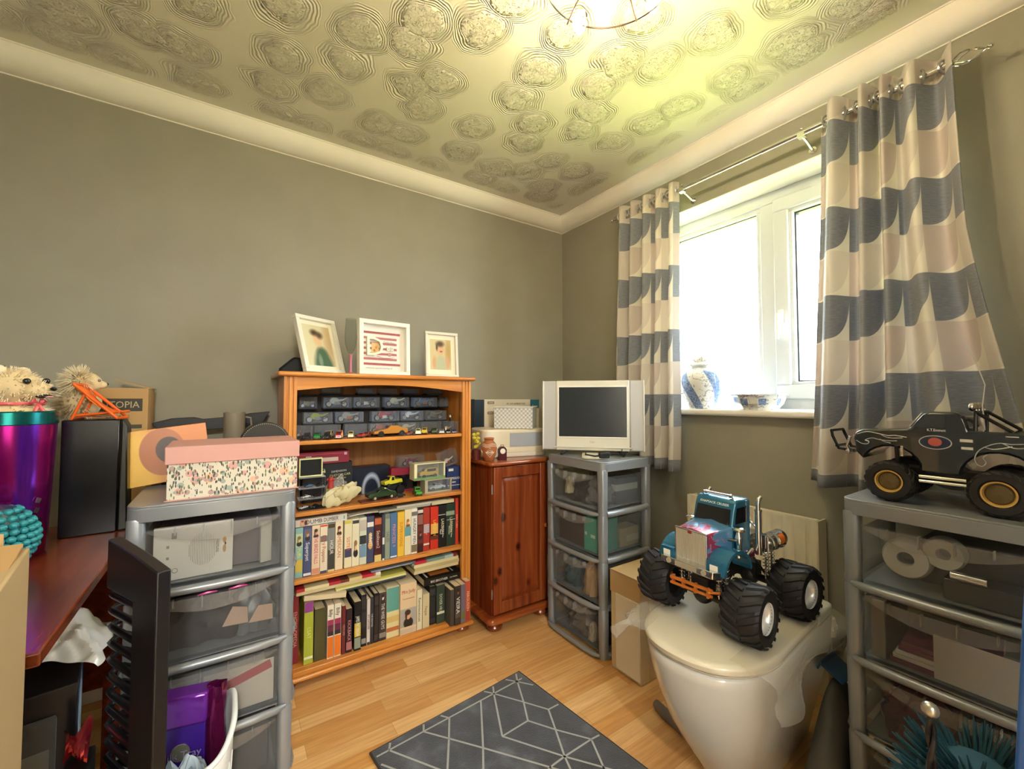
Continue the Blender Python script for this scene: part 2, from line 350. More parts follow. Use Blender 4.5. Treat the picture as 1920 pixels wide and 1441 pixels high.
# ---------------------------------------------------------------- curtain rod and curtains
rod = thing('curtain_rod', 'chrome curtain rod with wire cage finials above the window', 'curtain rod', (-.1, -1.27, 2.142))
MB().cyl((0, .625, 0), (0, -.60, 0), .0085, n=16).build('rod', CHROME, rod)
MB().cyl((0, -.10, 0), (0, -.635, 0), .0105, n=16).build('outer_rod', CHROME, rod)
for s in (1, -1):
    m = MB(); ye = .625 if s > 0 else -.635
    m.cyl((0, ye, 0), (0, ye + s * .02, 0), .012)
    for k in range(4):
        a = R90 * k + .3; m.tube([(0, ye, 0)] + [(.022 * math.sin(PI * t) * math.cos(a + 1.6 * t), ye + s * (.01 + .075 * t), .022 * math.sin(PI * t) * math.sin(a + 1.6 * t)) for t in (.15, .35, .55, .75, .95)] + [(0, ye + s * .09, 0)], .0022, 6)
    m.sphere((0, ye + s * .093, 0), .008, 10); m.build('finial', CHROME, rod)
for yb in (.27, -.245, .60):
    m = MB(); m.tube([(0, yb, -.012), (.03, yb, -.016), (.075, yb, -.03), (.1, yb, -.035)], .006, 8); m.cyl((.094, yb, -.035), (.0995, yb, -.035), .014); m.box(-.012, .012, yb - .012, yb + .012, -.018, -.004); m.sphere((0, yb, .016), .007, 10)
    m.build('bracket', CHROME, rod)

def mat_curtain():
    m, nt, N, L, b = new_mat('curtain_cloth'); tc = N.new('ShaderNodeTexCoord'); sp = N.new('ShaderNodeSeparateXYZ'); L.new(tc.outputs['UV'], sp.inputs[0])
    u, v = sp.outputs[0], sp.outputs[1]
    fu = math_n(N, L, 'FRACT', u); fv = math_n(N, L, 'FRACT', v); cu = math_n(N, L, 'FLOOR', u); cv = math_n(N, L, 'FLOOR', v)
    d2 = math_n(N, L, 'ADD', math_n(N, L, 'POWER', fu, 2.6), math_n(N, L, 'POWER', fv, 2.6))
    leaf = math_n(N, L, 'LESS_THAN', d2, 1.0)
    par = math_n(N, L, 'MODULO', math_n(N, L, 'ADD', cv, 40.0), 2.0); parc = math_n(N, L, 'MODULO', math_n(N, L, 'ADD', cu, 40.0), 2.0)
    tn = N.new('ShaderNodeTexNoise'); mp = N.new('ShaderNodeMapping'); mp.inputs['Scale'].default_value = (1.5, 26, 1); L.new(tc.outputs['UV'], mp.inputs[0]); L.new(mp.outputs[0], tn.inputs[0]); tn.inputs['Scale'].default_value = 3; tn.inputs['Detail'].default_value = 3
    g = ramp(N, [(0.3, '#7a7f87'), (0.75, '#9c9fa6')]); L.new(tn.outputs[0], g.inputs[0])
    def mix(f, a, c):
        x = N.new('ShaderNodeMixRGB'); L.new(f, x.inputs[0]) if not isinstance(f, float) else None
        for i, q in ((1, a), (2, c)):
            if isinstance(q, str): x.inputs[i].default_value = lin(q)
            else: L.new(q, x.inputs[i])
        return x.outputs[0]
    light = mix(parc, '#cbbfb6', '#d6cec3')
    body = mix(par, light, g.outputs[0])
    # cream ground, with a small second leaf on every other column
    dl = math_n(N, L, 'LESS_THAN', math_n(N, L, 'ADD', math_n(N, L, 'POWER', math_n(N, L, 'SUBTRACT', fu, 1.0), 2.0), math_n(N, L, 'POWER', math_n(N, L, 'SUBTRACT', fv, 0.0), 2.0)), 0.12)
    ground = mix(par, '#e4ddce', '#ded8ca')
    c = mix(leaf, ground, body)
    L.new(c, b.inputs['Base Color']); b.inputs['Roughness'].default_value = 0.85; b.inputs['Sheen Weight'].default_value = 0.2
    tr = N.new('ShaderNodeBsdfTranslucent'); L.new(c, tr.inputs[0]); mx = N.new('ShaderNodeMixShader'); mx.inputs[0].default_value = 0.22
    L.new(b.outputs[0], mx.inputs[1]); L.new(tr.outputs[0], mx.inputs[2]); L.new(mx.outputs[0], N['Material Output'].inputs[0]); return m
CURT = mat_curtain()
def curtain(label, ytop, ybot, zt, zb, folds, amp, vph, uph, seed, gap=None, flare=0.0, lift=0.0):
    """eyelet curtain: y runs left to right as seen (decreasing); folds in x about the rod"""
    c = thing('curtain', label, 'curtain', (-.1, ytop[0], zb), group='eyelet curtains at the window')
    NU, NV = 150, 44
    def prof(t):
        return amp * math.sin(2 * PI * folds * t + seed) * (1 + .18 * math.sin(5 * t + seed))
    def pos(t, v):      # v 0 top 1 bottom
        e = v ** 1.4; tt = t
        if gap: tt = t + gap * math.sin(2 * PI * t) * .06
        y = (ytop[0] + (ytop[1] - ytop[0]) * tt) * (1 - e) + (ybot[0] + (ybot[1] - ybot[0]) * tt) * e
        if flare: y -= flare * max(0, t - .55) / .45 * max(0, v - .42) ** 1.2
        x = prof(t) * (.85 + .35 * v) + .006 * math.sin(9 * v + 7 * t) * v - (.014 * v)
        z = zt + (zb - zt) * v + lift * v * max(0, min(1, (t - .38) * 6)) + .006 * math.cos(2 * PI * folds * t + seed) * (1 if v == 0 else 0)
        return (-.0 + x, y - ytop[0], z - zb)
    # fabric arc length along the width
    arc = [0.0]
    for i in range(NU):
        a, b2 = pos(i / NU, .5), pos((i + 1) / NU, .5); arc.append(arc[-1] + math.hypot(a[0] - b2[0], a[1] - b2[1]))
    def uvf(t, v): return (arc[round(t * NU)] / .135 + uph, v * (zt - zb) / .1575 + vph)
    MB().grid(pos, NU, NV, uv=uvf).build('cloth', CURT, c, smooth=180, solid=.0025)
    for j in range(int(folds * 2) + 1):
        m = MB(); t = (j * PI - seed) / (2 * PI * folds)
        if not 0.01 < t < .99: continue
        p = pos(t, 0.0); s = 1 if j % 2 else -1
        T = Matrix.Translation((p[0], p[1], 2.142 - zb)); a = math.atan2(amp * 2 * PI * folds / abs(ytop[1] - ytop[0]), 1) * s
        d = Vector((math.cos(a), math.sin(a) * 1, 0)) if 0 else Vector((s * .5, 1, 0)).normalized()
        u = d.orthogonal().normalized(); w2 = d.cross(u)
        m.tube([Vector((p[0], p[1], 2.142 - zb)) + u * (.021 * math.cos(q)) + w2 * (.021 * math.sin(q)) for q in [2 * PI * i / 20 for i in range(20)]], .0042, 6, closed=True)
        m.build('eyelet', STEEL, c)
    return c
curtain('grey and cream leaf pattern eyelet curtain on the left of the window', (-.587, -.975), (-.556, -.968), 2.185, .775, 5.0, .034, .40, .15, .6)
curtain('wide grey and cream leaf pattern curtain on the right of the window', (-1.565, -1.925), (-1.498, -1.985), 2.195, .812, 4.5, .046, .50, .3, 1.2, gap=1.0, flare=.16, lift=.045)

# ---------------------------------------------------------------- radiator
CREAMM = M('#efe6cc', 0.35)
rad = thing('radiator', 'cream panel radiator below the window behind the toilet', 'radiator', (-.06, -1.26, .15))
m = MB()
def radf(u, v):
    y = .265 - .53 * u; k = u * 14; fr = k % 1.0; d = .013 * (1 - abs(2 * fr - 1) ** 2) if 0.04 < v < .96 and .5 < k < 13.5 else 0
    return (-.012 + d * (1 if (0.08 < v < 0.92) else .4) - 0.0, y, .52 * v)
m.grid(lambda u, v: (radf(u, v)[0] - .012, radf(u, v)[1], radf(u, v)[2]), 168, 24); m.box(-.022, .0, -.265, .265, 0, .012); m.box(-.022, 0, -.265, .265, .508, .52)
m.build('front_panel', CREAMM, rad, smooth=60)
m = MB(); m.box(-.02, .052, -.269, -.262, 0, .515); m.box(-.02, .052, .262, .269, 0, .515); m.box(-.018, .05, -.262, .262, .5, .506)
for k in range(30): m.box(-.01, .045, -.255 + k * .0175, -.253 + k * .0175, .01, .5)
m.build('casing', CREAMM, rad)
m = MB(); m.cyl((.015, -.285, -.13), (.015, -.285, .10), .007); m.cyl((.015, -.262, .03), (.015, -.29, .03), .009); m.build('pipe', STEEL, rad)
m = MB(); m.lathe([(0, .10), (.018, .10), (.02, .115), (.02, .15), (.017, .165), (0, .168)], (.015, -.285, 0), 20); m.box(-.002, .032, -.304, -.266, .125, .14); m.build('valve', M('#e9e4d4', .35), rad)

# ---------------------------------------------------------------- plastic drawer towers
TW, TD, TH = .39, .33, .845
def rrect(w, d, r, n=6, cx=0, cy=0):
    pts = []
    for sx, sy, a0 in ((1, 1, 0), (-1, 1, R90), (-1, -1, PI), (1, -1, 3 * R90)):
        for k in range(n + 1):
            a = a0 + R90 * k / n; pts.append((cx + sx * (w / 2 - r) + r * math.cos(a), cy + sy * (d / 2 - r) + r * math.sin(a)))
    return pts
def tower(label, loc, rotz):
    """front face is local -y at y=0, body extends to +y"""
    t = thing('drawer_tower', label, 'drawers', loc, rotz, 'grey plastic drawer towers')
    m = MB(); m.prism(rrect(TW, TD, .035, cy=TD / 2), TH - .042, TH - .006, 'z'); m.prism(rrect(TW - .03, TD - .03, .03, cy=TD / 2), TH - .006, TH - .003, 'z')
    m.prism(rrect(TW, TD, .035, cy=TD / 2), TH - .006, TH, 'z'); m.build('top', GREYP, t, bevel=.006, seg=3)
    m = MB()
    for sx in (-1, 1):
        for yy in (0, 1):
            for k in range(4):      # each level's corner post tapers slightly
                z0 = .012 + k * .2; x = sx * (TW / 2 - .021); y = .021 if yy == 0 else TD - .021
                a = rrect(.040, .040, .014, 4, x, y); b = rrect(.036, .036, .013, 4, x, y); n = len(a)
                A = [m._p((p[0], p[1], z0)) for p in b]; B = [m._p((p[0], p[1], z0 + .195)) for p in a]; Cc = [m._p((p[0], p[1], z0 + .2)) for p in b]
                m.face(A[::-1])
                for q in range(n): m.face([A[q], A[(q + 1) % n], B[(q + 1) % n], B[q]]); m.face([B[q], B[(q + 1) % n], Cc[(q + 1) % n], Cc[q]])
    for k in range(4):
        z = .014 + k * .2
        m.box(-TW / 2 + .03, TW / 2 - .03, .03, TD - .03, z - .004, z)            # shelf web
        for sx in (-1, 1): m.tube([(sx * (TW / 2 - .008), .03, z + .004), (sx * (TW / 2 - .003), .05, z + .004), (sx * (TW / 2 - .003), TD - .05, z + .004), (sx * (TW / 2 - .008), TD - .03, z + .004)], .014, 10)
        m.tube([(-TW / 2 + .03, TD - .012, z + .004), (TW / 2 - .03, TD - .012, z + .004)], .012, 8)
    for sx in (-1, 1):
        for sy in (.021, TD - .021): m.cyl((sx * (TW / 2 - .021), sy, 0), (sx * (TW / 2 - .021), sy, .014), .015, .019, 12)
    m.build('frame', GREYP, t, smooth=40)
    for k in range(4):
        z = .018 + k * .2; m = MB()
        m.tube([(-TW / 2 + .022, -.001, z), (-TW / 2 + .045, -.011, z), (-TW / 4, -.016, z), (0, -.018, z), (TW / 4, -.016, z), (TW / 2 - .045, -.011, z), (TW / 2 - .022, -.001, z)], [.006, .0105, .0115, .0115, .0115, .0105, .006], 12)
        m.build('front_rail', GREYP, t, smooth=60)
    hw = TW / 2 - .041
    for k in range(4):
        z = .03 + k * .2; h = .165 if k < 3 else .152
        dr = MB()
        dr.grid(lambda u, v: (-hw + 2 * hw * u, .004 - .012 * math.sin(PI * u) + .012 * (1 - v), z + h * v), 16, 2)
        for sx in (-1, 1): dr.box(sx * hw - .0008, sx * hw + .0008, .016, TD - .03, z, z + h - .012)
        dr.box(-hw, hw, .016, TD - .03, z, z + .0015); dr.box(-hw, hw, TD - .032, TD - .03, z, z + h - .012)
        d = dr.build('drawer', CLEAR, t, smooth=30)
        lp = MB()
        lp.grid(lambda u, v: (-hw + .004 + (2 * hw - .008) * u, -.006 - .012 * math.sin(PI * u) - .006 * v, z + h - (.006 + .036 * math.sin(PI * u) ** .8) * (1 - v)), 24, 3)
        for q in range(1, 5):
            u = q / 5; lp.box(-hw + 2 * hw * u - .0012, -hw + 2 * hw * u + .0012, -.018 - .008 * math.sin(PI * u), -.004, z + h - .032 * math.sin(PI * u), z + h)
        lp.build('handle_lip', FROST, d, smooth=30)
    return t
FROST = mat_clear('frosted_plastic', '#e4e4e2', 0.20, 0.25)
tower('grey plastic tower of four clear drawers left of the pine bookcase', (-1.924, -.77, 0), 0)
tower('grey plastic tower of four clear drawers under the white television', (-.56, -.71, 0), -R90)
tower('grey plastic drawer tower carrying the black toy pickup', (-.475, -1.925, 0), -R90)

# ---------------------------------------------------------------- pine bookcase
BX0, BX1, BYF, BYB = -1.729, -.910, -.36, -.045
bc = thing('bookcase', 'orange pine bookcase with fluted front posts, full of videos and toys', 'bookcase', ((BX0 + BX1) / 2, (BYF + BYB) / 2, 0))
ox, oy = bc.location.x, bc.location.y
def L_(x0, x1, y0, y1, z0, z1, mb): mb.box(x0 - ox, x1 - ox, y0 - oy, y1 - oy, z0, z1)
m = MB(); L_(BX0 - .024, BX1 + .018, BYF - .022, BYB, 1.211, 1.229, m); m.build('top_board', PINEX, bc, bevel=.008, seg=4)
for x0, x1, nm in ((BX0, BX0 + .046, 0), (BX1 - .046, BX1, 0)):
    m = MB()
    a = x0 - ox; yf = BYF - oy
    prof = [(a, yf), (a, yf + .02), (a + .046, yf + .02), (a + .046, yf)]
    for c in (.031, .015): prof += [(a + c + .004, yf), (a + c + .0015, yf + .005), (a + c - .0015, yf + .005), (a + c - .004, yf)]
    m.prism(prof, .055, 1.211, 'z'); m.build('post', PINE, bc, smooth=0)
for x0, x1 in ((BX0 + .006, BX0 + .024), (BX1 - .024, BX1 - .006)):
    m = MB(); L_(x0, x1, BYF + .02, BYB, .055, 1.211, m); m.build('side_panel', PINE, bc, smooth=0)
m = MB(); L_(BX0 + .024, BX1 - .024, BYB - .006, BYB, .055, 1.211, m); m.build('back_panel', mat_wood('pine_back', '#8a5526', '#a16a33', '#b07c42', 'z', .5), bc, smooth=0)
IX0, IX1 = BX0 + .024, BX1 - .024
SHZ = [.0705, .4125, .6745, .955]     # top surfaces
for i, z in enumerate(SHZ):
    m = MB()
    if i == 0: L_(BX0 + .046, BX1 - .046, BYF - .008, BYF + .02, z - .02, z, m); L_(IX0, IX1, BYF + .02, BYB - .006, z - .016, z, m)
    else: L_(BX0 + .046, BX1 - .046, BYF + .004, BYF + .02, z - .016, z, m); L_(IX0, IX1, BYF + .02, BYB - .006, z - .016, z, m)
    m.build('shelf', PINEX, bc, bevel=.003)
pts = [(BX0 + .046, 1.211), (BX0 + .046, 1.156)] + [(BX0 + .046 + (BX1 - BX0 - .092) * k / 20, 1.156 + .027 * math.sin(PI * k / 20)) for k in range(1, 20)] + [(BX1 - .046, 1.156), (BX1 - .046, 1.211)]
m = MB(); m.prism([(x - ox, z) for x, z in pts], BYF + .004 - oy, BYF + .022 - oy, 'y'); m.build('apron', PINEX, bc, smooth=0)
m = MB(); L_(BX0 - .014, BX1 + .014, BYF - .016, BYB, .03, .0505, m); m.build('plinth', PINEX, bc, bevel=.009, seg=4)
for x in (BX0 + .03, BX1 - .03):
    for y in (BYF + .03, BYB - .04):
        m = MB(); m.lathe([(0, 0), (.022, 0), (.034, .008), (.036, .016), (.03, .027), (.02, .031), (0, .031)], (x - ox, y - oy, 0), 20); m.build('bun_foot', mat_wood('foot_wood', '#7a3412', '#8d4520', '#9c552c'), bc)

# ---------------------------------------------------------------- stained pine cabinet
cb = thing('cabinet', 'dark stained pine cabinet with one panelled door beside the bookcase', 'cabinet', (-.67, -.245, 0))
cx, cy = -.67, -.245
m = MB(); m.prism(rrect(.385, .44, .03, cx=0, cy=-.005), .795, .815, 'z'); m.build('top_board', REDPINEX, cb, bevel=.009, seg=4)
m = MB(); m.box(-.166, -.15, -.19, .2, .075, .795); m.box(.15, .166, -.19, .2, .075, .795); m.box(-.15, .15, .19, .2, .075, .795); m.box(-.15, .15, -.18, .19, .08, .095); m.build('carcass', REDPINE, cb, smooth=0)
dm = MB(); dm.box(-.164, -.118, -.212, -.192, .085, .79); dm.box(.118, .164, -.212, -.192, .085, .79); dm.box(-.118, .118, -.212, -.192, .085, .14); dm.box(-.118, .118, -.212, -.192, .735, .79)
dr = dm.build('door', REDPINE, cb, bevel=.003)
m = MB(); m.grid(lambda u, v: (-.118 + .236 * u, -.196 - .009 * min(1, min(u, 1 - u) * 14, min(v, 1 - v) * 22), .14 + .595 * v), 30, 40); m.build('panel', REDPINE, dr, smooth=20)
m = MB(); m.sphere((.14, -.226, .47), .012, 12); m.cyl((.14, -.212, .47), (.14, -.222, .47), .006); m.build('knob', REDPINEX, dr)
m = MB(); [m.cyl((-.168, -.2, z), (-.168, -.2, z + .045), .0035, n=8) for z in (.16, .66)]; m.build('hinge', STEEL, dr)
m = MB(); m.prism(rrect(.40, .455, .035, cy=-.005), .045, .075, 'z'); m.build('plinth', REDPINEX, cb, bevel=.012, seg=4)
for x in (-.14, .14):
    for y in (-.175, .165):
        m = MB(); m.lathe([(0, 0), (.024, 0), (.038, .01), (.041, .022), (.034, .036), (.024, .045), (0, .046)], (x, y, 0), 20); m.build('bun_foot', REDPINE, cb)

# ---------------------------------------------------------------- rug
def mat_rug():
    m, nt, N, L, b = new_mat('rug_pile'); mp = mapping(N, L, (1, 1, 1)); n = N.new('ShaderNodeTexNoise'); n.inputs['Scale'].default_value = 9; n.inputs['Detail'].default_value = 4; L.new(mp.outputs[0], n.inputs[0])
    r = ramp(N, [(0.35, '#2b2e35'), (0.55, '#3a3e47'), (0.72, '#61656c')]); L.new(n.outputs[0], r.inputs[0]); L.new(r.outputs[0], b.inputs['Base Color']); b.inputs['Roughness'].default_value = 0.9; b.inputs['Sheen Weight'].default_value = 0.4
    n2 = N.new('ShaderNodeTexNoise'); n2.inputs['Scale'].default_value = 350; L.new(mp.outputs[0], n2.inputs[0]); bump(N, L, b, n2.outputs[0], 0.5, 0.004); return m
rg = thing('rug', 'dark grey rug with silver geometric lines on the laminate floor', 'rug', (-1.2, -1.09, 0), math.radians(0))
RUGO = (-.899, -.758)
ang = math.atan2(-.758 + .821, -.899 + 1.513)        # far edge direction
rg.location = (RUGO[0], RUGO[1], 0); rg.rotation_euler = (0, 0, ang)
RWd, RLn = .617, 1.05
m = MB(); m.box(-RWd, 0, -RLn, 0, 0.0005, .009); m.build('pile', mat_rug(), rg, bevel=.004)
m = MB(); m.tube([(-RWd, 0, .005), (0, 0, .005), (0, -RLn, .005), (-RWd, -RLn, .005)], .005, 8, closed=True); m.build('bound_edge', M('#3b3a38', .8), rg)
m = MB()
def rl(a, b):
    A = Vector((a[0], a[1])); B = Vector((b[0], b[1])); d = (B - A).normalized(); n = Vector((-d.y, d.x)) * .0032
    m.poly([(A.x + n.x, A.y + n.y, .0098), (B.x + n.x, B.y + n.y, .0098), (B.x - n.x, B.y - n.y, .0098), (A.x - n.x, A.y - n.y, .0098)])
for seg in ([(-.610, -.030), (-.02, -.042)], [(-.047, -.046), (-.102, -.145), (-.15, -.222)], [(-.159, -.040), (-.102, -.145), (-.058, -.23), (-.105, -.311), (-.16, -.404), (-.20, -.49), (-.26, -.60)],
            [(-.22, -.041), (-.336, -.215), (-.38, -.277), (-.44, -.39)], [(-.159, -.040), (-.26, -.218)], [(-.352, -.037), (-.40, -.113), (-.463, -.208), (-.52, -.31)], [(-.45, -.034), (-.40, -.113), (-.336, -.215), (-.222, -.402), (-.17, -.49)],
            [(-.15, -.222), (-.26, -.218)], [(-.15, -.222), (-.105, -.311), (-.044, -.414), (-.098, -.506), (-.14, -.6)], [(-.26, -.218), (-.16, -.404), (-.098, -.506), (-.03, -.62)], [(-.044, -.414), (-.16, -.404), (-.222, -.402)],
            [(-.57, -.031), (-.48, -.2), (-.40, -.35)], [(-.61, -.065), (-.50, -.26), (-.40, -.45)], [(-.058, -.23), (-.012, -.235)], [(-.047, -.046), (-.012, -.1)], [(-.047, -.046), (-.075, -.006)], [(-.047, -.046), (-.02, -.006)], [(-.159, -.04), (-.18, -.006)], [(-.159, -.04), (-.137, -.006)], [(-.352, -.037), (-.37, -.008)], [(-.45, -.034), (-.435, -.006)], [(-.57, -.031), (-.555, -.006)],
            [(-.38, -.277), (-.61, -.27)], [(-.222, -.402), (-.61, -.52)], [(-.044, -.414), (-.01, -.42)], [(-.2, -.49), (-.6, -.7)], [(-.098, -.506), (-.3, -.9)], [(-.4, -.45), (-.1, -.95)], [(-.44, -.39), (-.1, -.8)], [(-.52, -.31), (-.6, -.45)]):
    for a, b in zip(seg, seg[1:]): rl(a, b)
m.build('silver_line', M('#a7a7a3', .5), rg, smooth=0)

# ---------------------------------------------------------------- toilet
CER = M('#dad9d4', 0.12, 0, 0.6); CERL = M('#ddd6c2', 0.22, 0, 0.4)
tl = thing('toilet', 'white back to wall toilet with closed lid and the blue toy truck on top', 'toilet', (-.245, -1.450, 0), math.radians(180 + 4.2))
def dshape(L, w, n=30, back=0.0, pw=2.3):
    """outline seen from above: flat back at x=back, rounded front at x=L"""
    pts = []
    for k in range(n + 1):
        a = -R90 + PI * k / n; c, s_ = math.cos(a), math.sin(a)
        x = (L - .22) + .22 * abs(c) ** (2 / pw); y = w / 2 * math.copysign(abs(s_) ** (2 / pw), s_)
        pts.append((x, y))
    return [(back, -w / 2 * .97)] + [(back + (L - .22 - back) * t, -w / 2 * (.97 + .03 * t)) for t in (.33, .66)] + pts + [(back + (L - .22 - back) * t, w / 2 * (.97 + .03 * t)) for t in (.66, .33)] + [(back, w / 2 * .97)]
def loft(mb, levels, back):
    R = []
    for z, L, w, bk in levels: R.append([mb._p((x, y, z)) for x, y in dshape(L, w, back=bk)])
    n = len(R[0])
    for a, b in zip(R, R[1:]):
        for k in range(n): mb.face([a[k], a[(k + 1) % n], b[(k + 1) % n], b[k]])
    mb.face(R[0][::-1]); mb.face(R[-1])
def lofts(L_): return [(z * .45 / .43, a, b, c) for z, a, b, c in L_]
m = MB(); loft(m, [(0, .455, .205, .02), (.02, .47, .215, .02), (.06, .50, .232, .02), (.12, .545, .265, .02), (.19, .59, .297, .02), (.26, .622, .322, .01), (.32, .642, .338, 0), (.365, .654, .346, 0), (.388, .659, .349, 0), (.394, .655, .346, 0), (.396, .645, .338, 0)] if 0 else lofts([(0, .455, .205, .02), (.02, .47, .215, .02), (.06, .50, .232, .02), (.12, .545, .265, .02), (.19, .59, .297, .02), (.26, .622, .322, .01), (.32, .642, .338, 0), (.365, .654, .346, 0), (.388, .659, .349, 0), (.394, .655, .346, 0), (.396, .645, .338, 0)]), 0)
m.build('pan', CER, tl, smooth=50)
m = MB(); loft(m, lofts([(.396, .648, .342, .16), (.399, .656, .35, .158), (.402, .658, .352, .157), (.4045, .65, .346, .16)]), .16); m.build('seat', CERL, tl, smooth=40)
m = MB(); loft(m, lofts([(.4065, .655, .35, .157), (.409, .664, .358, .155), (.421, .667, .361, .155), (.427, .662, .357, .156), (.430, .648, .345, .16)]), .155); m.build('lid', CERL, tl, smooth=50)
m = MB(); m.prism(rrect(.15, .345, .02, cx=.072), .412, .447, 'z'); m.build('rear_ledge', CER, tl, bevel=.006, seg=3)
m = MB(); [m.cyl((.15, y - .02, .436), (.15, y + .02, .436), .009) for y in (-.08, .08)]; m.build('hinge', STEEL, tl)

# loose clear polythene over the lid
pl = thing('polythene_sheet', 'crumpled clear polythene draped over the right side of the toilet lid', 'plastic sheet', (-.60, -1.625, .4515))
def crump(u, v, s): return .005 * math.sin(9 * u + 5 * v + s) + .004 * math.sin(13 * v - 7 * u + 2 * s) + .0016 * math.sin(31 * u + 23 * v)
def sheet(mb, P0, P1, drop, wide, s, nu=26, nv=20, out=(0, -1)):
    """from an edge line on the lid, hanging outwards and down"""
    def fn(u, v):
        x = P0[0] + (P1[0] - P0[0]) * u; y = P0[1] + (P1[1] - P0[1]) * u; k = v
        o = wide * min(1, k * 2.2) + .02 * math.sin(9 * u + s) * k; dz = -drop * max(0, k - .32) / .68 * (.75 + .25 * math.sin(7 * u + s))
        return (x + out[0] * o + crump(u, v, s), y + out[1] * o + crump(v, u, s + 1) * (.4 + k), .004 + dz + abs(crump(u, v, s + 2)) * .7)
    mb.grid(fn, nu, nv)
m = MB(); sheet(m, (-.24, .02), (.30, .045), .10, .105, .6); m.build('sheet', FILM, pl, smooth=60)
pl2 = thing('polythene_sheet', 'small crumpled flap of clear polythene at the left edge of the toilet lid', 'plastic sheet', (-.80, -1.33, .4515))
m = MB(); sheet(m, (-.10, -.065), (.10, .0), .06, .10, 2.0, 20, 16, out=(-.35, .75)); m.build('sheet', FILM, pl2, smooth=60)

# ---------------------------------------------------------------- tall cardboard box by the toilet
bxt = thing('cardboard_box', 'tall narrow pale cardboard box standing between drawer tower and toilet', 'box', (-.40, -1.017, 0))
m = MB(); m.box(-.149, .14, -.075, .079, .001, .40); m.build('body', M('#cdb88f', .8), bxt, bevel=.002)
m = MB(); m.box(-.152, -.1495, -.078, .081, .315, .404); m.box(-.152, .142, -.0775, -.0752, .345, .404); m.box(-.152, .142, -.078, .081, .402, .405); m.build('flap', M('#c4a575', .8), bxt)
m = MB(); m.box(-.156, -.1495, -.073, .05, .012, .317); m.build('polystyrene', M('#ded4be', .8), bxt, bevel=.004)
m = MB(); m.box(-.10, .0, -.0765, -.0752, .004, .33); m.box(-.005, -.001, -.079, -.0765, .01, .34); m.build('card_side', M('#c9b086', .8), bxt)

# ---------------------------------------------------------------- toy trucks
def tyre(mb, r, w, rim, n_lug, lug, m=0, n=44):
    """fat chevron tyre about the y axis"""
    prof = [(rim, -w * .40), (r * .62, -w * .5), (r * .86, -w * .5), (r * .955, -w * .40), (r * .965, 0), (r * .955, w * .40), (r * .86, w * .5), (r * .62, w * .5), (rim, w * .40), (rim, -w * .40)]
    rings = []
    for rr, y in prof[:-1]: rings.append([mb._p((rr * math.cos(2 * PI * k / n), y, rr * math.sin(2 * PI * k / n))) for k in range(n)])
    for i in range(len(rings)):
        a, b = rings[i], rings[(i + 1) % len(rings)]
        for k in range(n): mb.face([a[k], a[(k + 1) % n], b[(k + 1) % n], b[k]], m)
    for s in (-1, 1):       # curved lugs forming chevrons
        for k in range(n_lug):
            a0 = 2 * PI * (k + (.5 if s > 0 else 0)) / n_lug; pts = []
            for q in range(6):
                t = q / 5; a = a0 + .34 * t ** 1.2; y = s * w * (.02 + .50 * t); rr = r * (.975 - .01 * t) if t < .9 else r * .9
                pts.append((a, y, rr))
            lw = .5 * 2 * PI / n_lug * .42
            for (a1, y1, r1), (a2, y2, r2) in zip(pts, pts[1:]):
                q8 = []
                for (aa, yy, rr) in ((a1, y1, r1), (a2, y2, r2)):
                    for da, h in ((-lw, -.02), (lw, -.02), (lw * .7, lug), (-lw * .7, lug)):
                        q8.append(mb._p(((rr + h * r) * math.cos(aa + da), yy, (rr + h * r) * math.sin(aa + da))))
                for f in ((0, 1, 5, 4), (1, 2, 6, 5), (2, 3, 7, 6), (3, 0, 4, 7), (0, 3, 2, 1), (4, 5, 6, 7)): mb.face([q8[i] for i in f], m)
TEAL = M('#2b7191', 0.22, 0.35, 0.7); TYRE = M('#17171a', 0.6); DARKGL = M('#17181c', 0.08, 0, .5)
def mat_flame(base, hot, hot2, s=(9, 16, 16)):
    m, nt, N, L, b = new_mat('flame_paint'); mp = mapping(N, L, s); n = N.new('ShaderNodeTexNoise'); n.inputs['Scale'].default_value = 2.4; n.inputs['Distortion'].default_value = 1.4; L.new(mp.outputs[0], n.inputs[0])
    tc = N.new('ShaderNodeTexCoord'); sp = N.new('ShaderNodeSeparateXYZ'); L.new(tc.outputs['Object'], sp.inputs[0])
    g = math_n(N, L, 'ADD', n.outputs[0], math_n(N, L, 'MULTIPLY', math_n(N, L, 'SUBTRACT', sp.outputs[0], .145), 4.5))
    r = ramp(N, [(0.47, base), (0.50, hot2), (0.56, hot)], 'LINEAR'); L.new(g, r.inputs[0]); L.new(r.outputs[0], b.inputs['Base Color'])
    b.inputs['Roughness'].default_value = .22; b.inputs['Metallic'].default_value = .25; b.inputs['Coat Weight'].default_value = .7; return m
mt = thing('toy_truck', 'blue conventional cab toy monster truck with huge black tyres on the toilet lid', 'toy truck', (-.563, -1.452, .4505), PI - .03)
WR = .080
